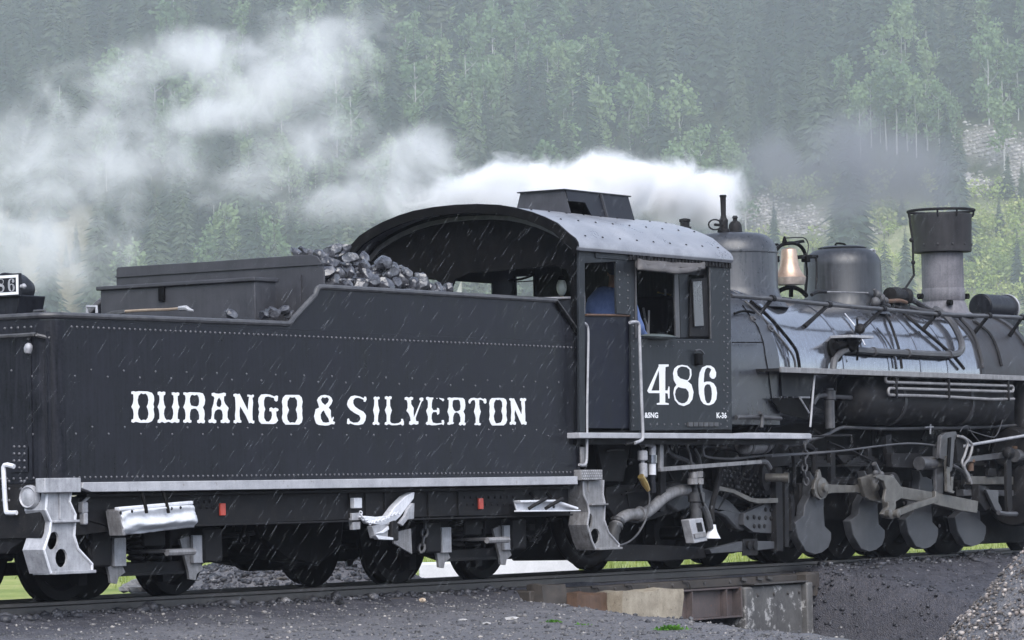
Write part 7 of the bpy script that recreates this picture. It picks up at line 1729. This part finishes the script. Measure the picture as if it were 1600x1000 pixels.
MB().ball(hc+Vector((-.02, 0, .035)), .108, 16, 10, (1.05, .9, .85)).build('cap', 'denim').parent = pe
bpy.data.objects['cap'].location = (0, 0, 0)
MB().ball(hc+Vector((.105, 0, .02)), .06, 12, 6, (1.1, 1.1, .15)).build('cap_visor', 'denim').parent = pe
b = MB(); b.ball(hc+Vector((.105, 0, -.02)), .022, 8, 6, (1, .8, 1.2)); b.ball(hc+Vector((0, -.092, -.02)), .03, 8, 6, (.7, .4, 1.1)); b.ball(hc+Vector((0, .092, -.02)), .03, 8, 6, (.7, .4, 1.1)); b.build('face', 'skin').parent = pe
b = MB()
for s in (-1, 1): b.ball(hc+Vector((.09, s*.035, .0)), .012, 8, 6)
b.tube([hc+Vector((.095, -.025, -.06)), hc+Vector((.1, 0, -.062)), hc+Vector((.095, .025, -.06))], .005, 5); b.build('eyes', 'hair').parent = pe
for k, s in (('han', -1), ('haf', -1)):
    h = Vector(J[k]); b = MB()
    for i in range(4): b.tube([h+Vector((.0, (i-1.5)*.02, .01)), h+Vector((.05, (i-1.5)*.022, .015)), h+Vector((.075-.006*abs(i-1.5), (i-1.5)*.022, -.012)), h+Vector((.06, (i-1.5)*.02, -.035))], .0095, 6, taper=[1, 1, .9, .7])
    b.tube([h+Vector((-.01, .03, 0)), h+Vector((.025, .05, 0)), h+Vector((.05, .045, -.012))], .011, 6, taper=[1.1, 1, .75]); b.build('fingers', 'skin').parent = pe
# pale lamp hanging inside the rear window of the cab
q = P(877.5, 449, x=.55); lg = thing('cab_lamp', 'pale rounded lamp hanging inside the rear opening of the cab', 'lamp', tuple(q))
MB().ball(q, 1, 16, 10, (.05, .05, .085)).build('globe', 'lamp_globe', lg); MB().lathe([(.03, .07), (.045, .08), (.03, .11), (.01, .12)], q, (0, 0, 1), 12).build('lamp_cap', 'grease_black', lg)
MB().tube([q+Vector((0, 0, .11)), q+Vector((0, 0, .42))], .006, 5).build('hanger', 'grease_black', lg); MB().lathe([(.02, -.085), (.012, -.10)], q, (0, 0, 1), 8).build('lamp_foot', 'brass_dull', lg)
# pale wedge added for the bright sliver seen by the bunker front
MB().prism([(P(713, 459, x=-.4).y, P(713, 459, x=-.4).z), (P(721, 440, x=-.4).y, P(721, 440, x=-.4).z), (P(721, 459, x=-.4).y, P(721, 459, x=-.4).z)], -.41, -.39, 'x').build('pale_wedge', 'lamp_globe', loc=tuple(P(717, 459, x=-.4)))
tag(bpy.data.objects['pale_wedge'], 'small pale wedge added for a bright sliver at the front end of the coal', 'wedge')

# ================================================================== STEAM, SMOKE AND MOUNTAIN HAZE
def cloud(name, blobs, color, dens, nscale, label, lo=.42, hi=.72, aniso=0.0, absorb=None, stretch=(1, 1, 1), amp=2.0):
    """a puff of vapour: soft blobs in space broken up by turbulence; blobs are (centre, radius along the track, across, up, weight)"""
    P0 = Vector((min(b[0].x-b[1] for b in blobs), min(b[0].y-b[2] for b in blobs), min(b[0].z-b[3] for b in blobs)))
    P1 = Vector((max(b[0].x+b[1] for b in blobs), max(b[0].y+b[2] for b in blobs), max(b[0].z+b[3] for b in blobs)))
    t = NT(name); tc = t.n('ShaderNodeNewGeometry'); pos = tc.outputs['Position']
    tot = None
    for (c, rx, ry, rz_, w) in blobs:
        mp = t.n('ShaderNodeMapping'); mp.vector_type = 'TEXTURE'
        mp.inputs['Location'].default_value = c; mp.inputs['Scale'].default_value = (rx, ry, rz_); t.l(pos, mp.inputs['Vector'])
        ln = t.n('ShaderNodeVectorMath', operation='LENGTH'); t.l(mp.outputs[0], ln.inputs[0])
        f = t.math('MULTIPLY', t.math('SUBTRACT', 1.0, ln.outputs['Value'], clamp=True), w)
        tot = f if tot is None else t.math('MAXIMUM', tot, f)
    mp = t.n('ShaderNodeMapping'); mp.inputs['Scale'].default_value = stretch; t.l(pos, mp.inputs['Vector'])
    nz = t.noise(mp.outputs[0], nscale, 8, 0.66, 0.8)
    e = t.math('ADD', tot, t.math('MULTIPLY', t.math('SUBTRACT', nz, 0.5), amp))
    mr = t.n('ShaderNodeMapRange', interpolation_type='SMOOTHSTEP'); t.l(e, mr.inputs[0]); mr.inputs[1].default_value = lo; mr.inputs[2].default_value = hi; mr.inputs[3].default_value = 0; mr.inputs[4].default_value = dens
    edge = t.math('MULTIPLY', t.math('MULTIPLY', tot, 6.0, clamp=True), mr.outputs[0])
    pv = t.n('ShaderNodeVolumePrincipled'); pv.inputs['Color'].default_value = (*color, 1); pv.inputs['Anisotropy'].default_value = aniso
    if absorb: pv.inputs['Absorption Color'].default_value = (*absorb, 1)
    t.l(edge, pv.inputs['Density']); t.l(pv.outputs[0], t.out.inputs['Volume']); MATS[name] = t.m
    o = MB().box(P0.x, P1.x, P0.y, P1.y, P0.z, P1.z).build(name, name, smooth=0, loc=(P0+P1)/2, kind='stuff')
    return tag(o, label, name)
def pb(px, py, y, rpx, rpz, ry, w):
    """blob from a spot of the picture: half width and half height in pixels there"""
    c = P(px, py, y=y); k = (c-CAM).dot(FW)/FPX
    return (c, max(.25, rpx*k*1.15), ry, rpz*k, w)
cloud('steam', [pb(1100, 310, 1.2, 62, 80, .8, 1.0), pb(1020, 295, 1.4, 110, 78, .9, 1.0), pb(930, 290, 1.4, 110, 80, 1.0, 1.0), pb(850, 305, 1.6, 110, 78, 1.0, .95), pb(750, 305, 1.8, 120, 78, 1.0, .85), pb(1128, 335, 1.0, 36, 40, .5, .7), pb(690, 300, 2.0, 90, 70, .9, .6)],
      (1, 1, 1), 16, 1.7, 'thick white steam blowing back over the cab roof', .26, .90)
cloud('mist', [pb(640, 250, 3, 110, 80, 1.2, .75), pb(560, 310, 3, 110, 80, 1.2, .7), pb(440, 130, 5, 120, 100, 1.6, .85), pb(320, 185, 5, 70, 50, 1.3, 1.0), pb(300, 85, 5, 90, 60, 1.4, .85), pb(230, 240, 5.5, 190, 120, 1.6, .55), pb(60, 270, 6, 190, 150, 1.6, .60), pb(520, 60, 5, 150, 90, 1.4, .5), pb(60, 380, 6, 200, 130, 1.6, .6), pb(180, 130, 5.5, 150, 90, 1.5, .45), pb(500, 215, 4, 120, 90, 1.4, .6), pb(380, 280, 4.5, 150, 80, 1.4, .5), pb(150, 190, 5.5, 150, 100, 1.5, .5)],
      (1, 1, 1), 2.3, 1.7, 'thin drifting steam spread over the tender at the left', .16, 1.0, amp=1.9)
cloud('smoke', [pb(1420, 280, 1.0, 120, 100, .8, .9), pb(1330, 260, 1.4, 150, 110, .9, .8), pb(1230, 275, 1.8, 130, 105, .9, .7), pb(1470, 312, .6, 55, 40, .5, .8), pb(1170, 300, 2.0, 70, 70, .7, .5), pb(1290, 320, 1.4, 120, 50, .8, .6)],
      (0.46, 0.47, 0.50), 1.25, 1.1, 'thin dark bluish smoke trailing back from the smokestack', .02, .75)
def haze():
    t = NT('haze'); pv = t.n('ShaderNodeVolumePrincipled'); pv.inputs['Color'].default_value = (0.88, 0.92, 1.0, 1); pv.inputs['Density'].default_value = 0.0003; pv.inputs['Anisotropy'].default_value = 0.2
    t.l(pv.outputs[0], t.out.inputs['Volume']); MATS['haze'] = t.m
    o = MB().box(-950, 1560, -950, 1360, -3.0, 260).build('haze', 'haze', smooth=0, kind='stuff'); tag(o, 'pale rainy haze filling the valley', 'haze')
haze()
# a bank of rain mist hanging over the foot of the mountain, far beyond the train
def mist_bank():
    t = NT('mist_bank'); pv = t.n('ShaderNodeVolumePrincipled'); pv.inputs['Color'].default_value = (0.88, 0.92, 1.0, 1); pv.inputs['Density'].default_value = 0.00074; pv.inputs['Anisotropy'].default_value = 0.2
    t.l(pv.outputs[0], t.out.inputs['Volume']); MATS['mist_bank'] = t.m
    c = [ld(l, d) for l, d in ((-420, 300), (420, 300), (420, 850), (-420, 850))]
    o = MB().prism([(q.x, q.y) for q in c], -2.5, 240, 'z').build('mist_bank', 'mist_bank', smooth=0, kind='stuff'); tag(o, 'rain mist hanging before the forested mountainside', 'mist')
mist_bank()

# ------------------------------------------------------------------ falling rain: blur streaks round the train, shaped as long thin slivers
def rain():
    t = NT('rain_water'); t.bsdf((0.8, 0.85, 0.9), 0.15, 0, None, 0.6, **{'Alpha': 0.24}); MATS['rain_water'] = t.m
    b = MB()                                             # slanted by the wind
    fall = Vector((.62, -.40, 1)).normalized()
    for _ in range(5000):
        x = rnd.uniform(-11, 12); y = rnd.uniform(-5.5, -1.45); z = rnd.uniform(.1, 4.2); L_ = rnd.uniform(.05, .16); r_ = rnd.uniform(.0002, .00055)
        c = Vector((x, y, z)); u = fall.orthogonal().normalized(); w = fall.cross(u)
        b.add([c-fall*L_/2]+[c+u*(r_*math.cos(a))+w*(r_*math.sin(a)) for a in (0, 2.09, 4.19)]+[c+fall*L_/2], [(0, 1, 2), (0, 2, 3), (0, 3, 1), (4, 2, 1), (4, 3, 2), (4, 1, 3)])
    o = b.build('rain', 'rain_water', smooth=0, kind='stuff', recalc=False); tag(o, 'slanting rain streaks shaped as thin slivers around the train', 'rain')
rain()
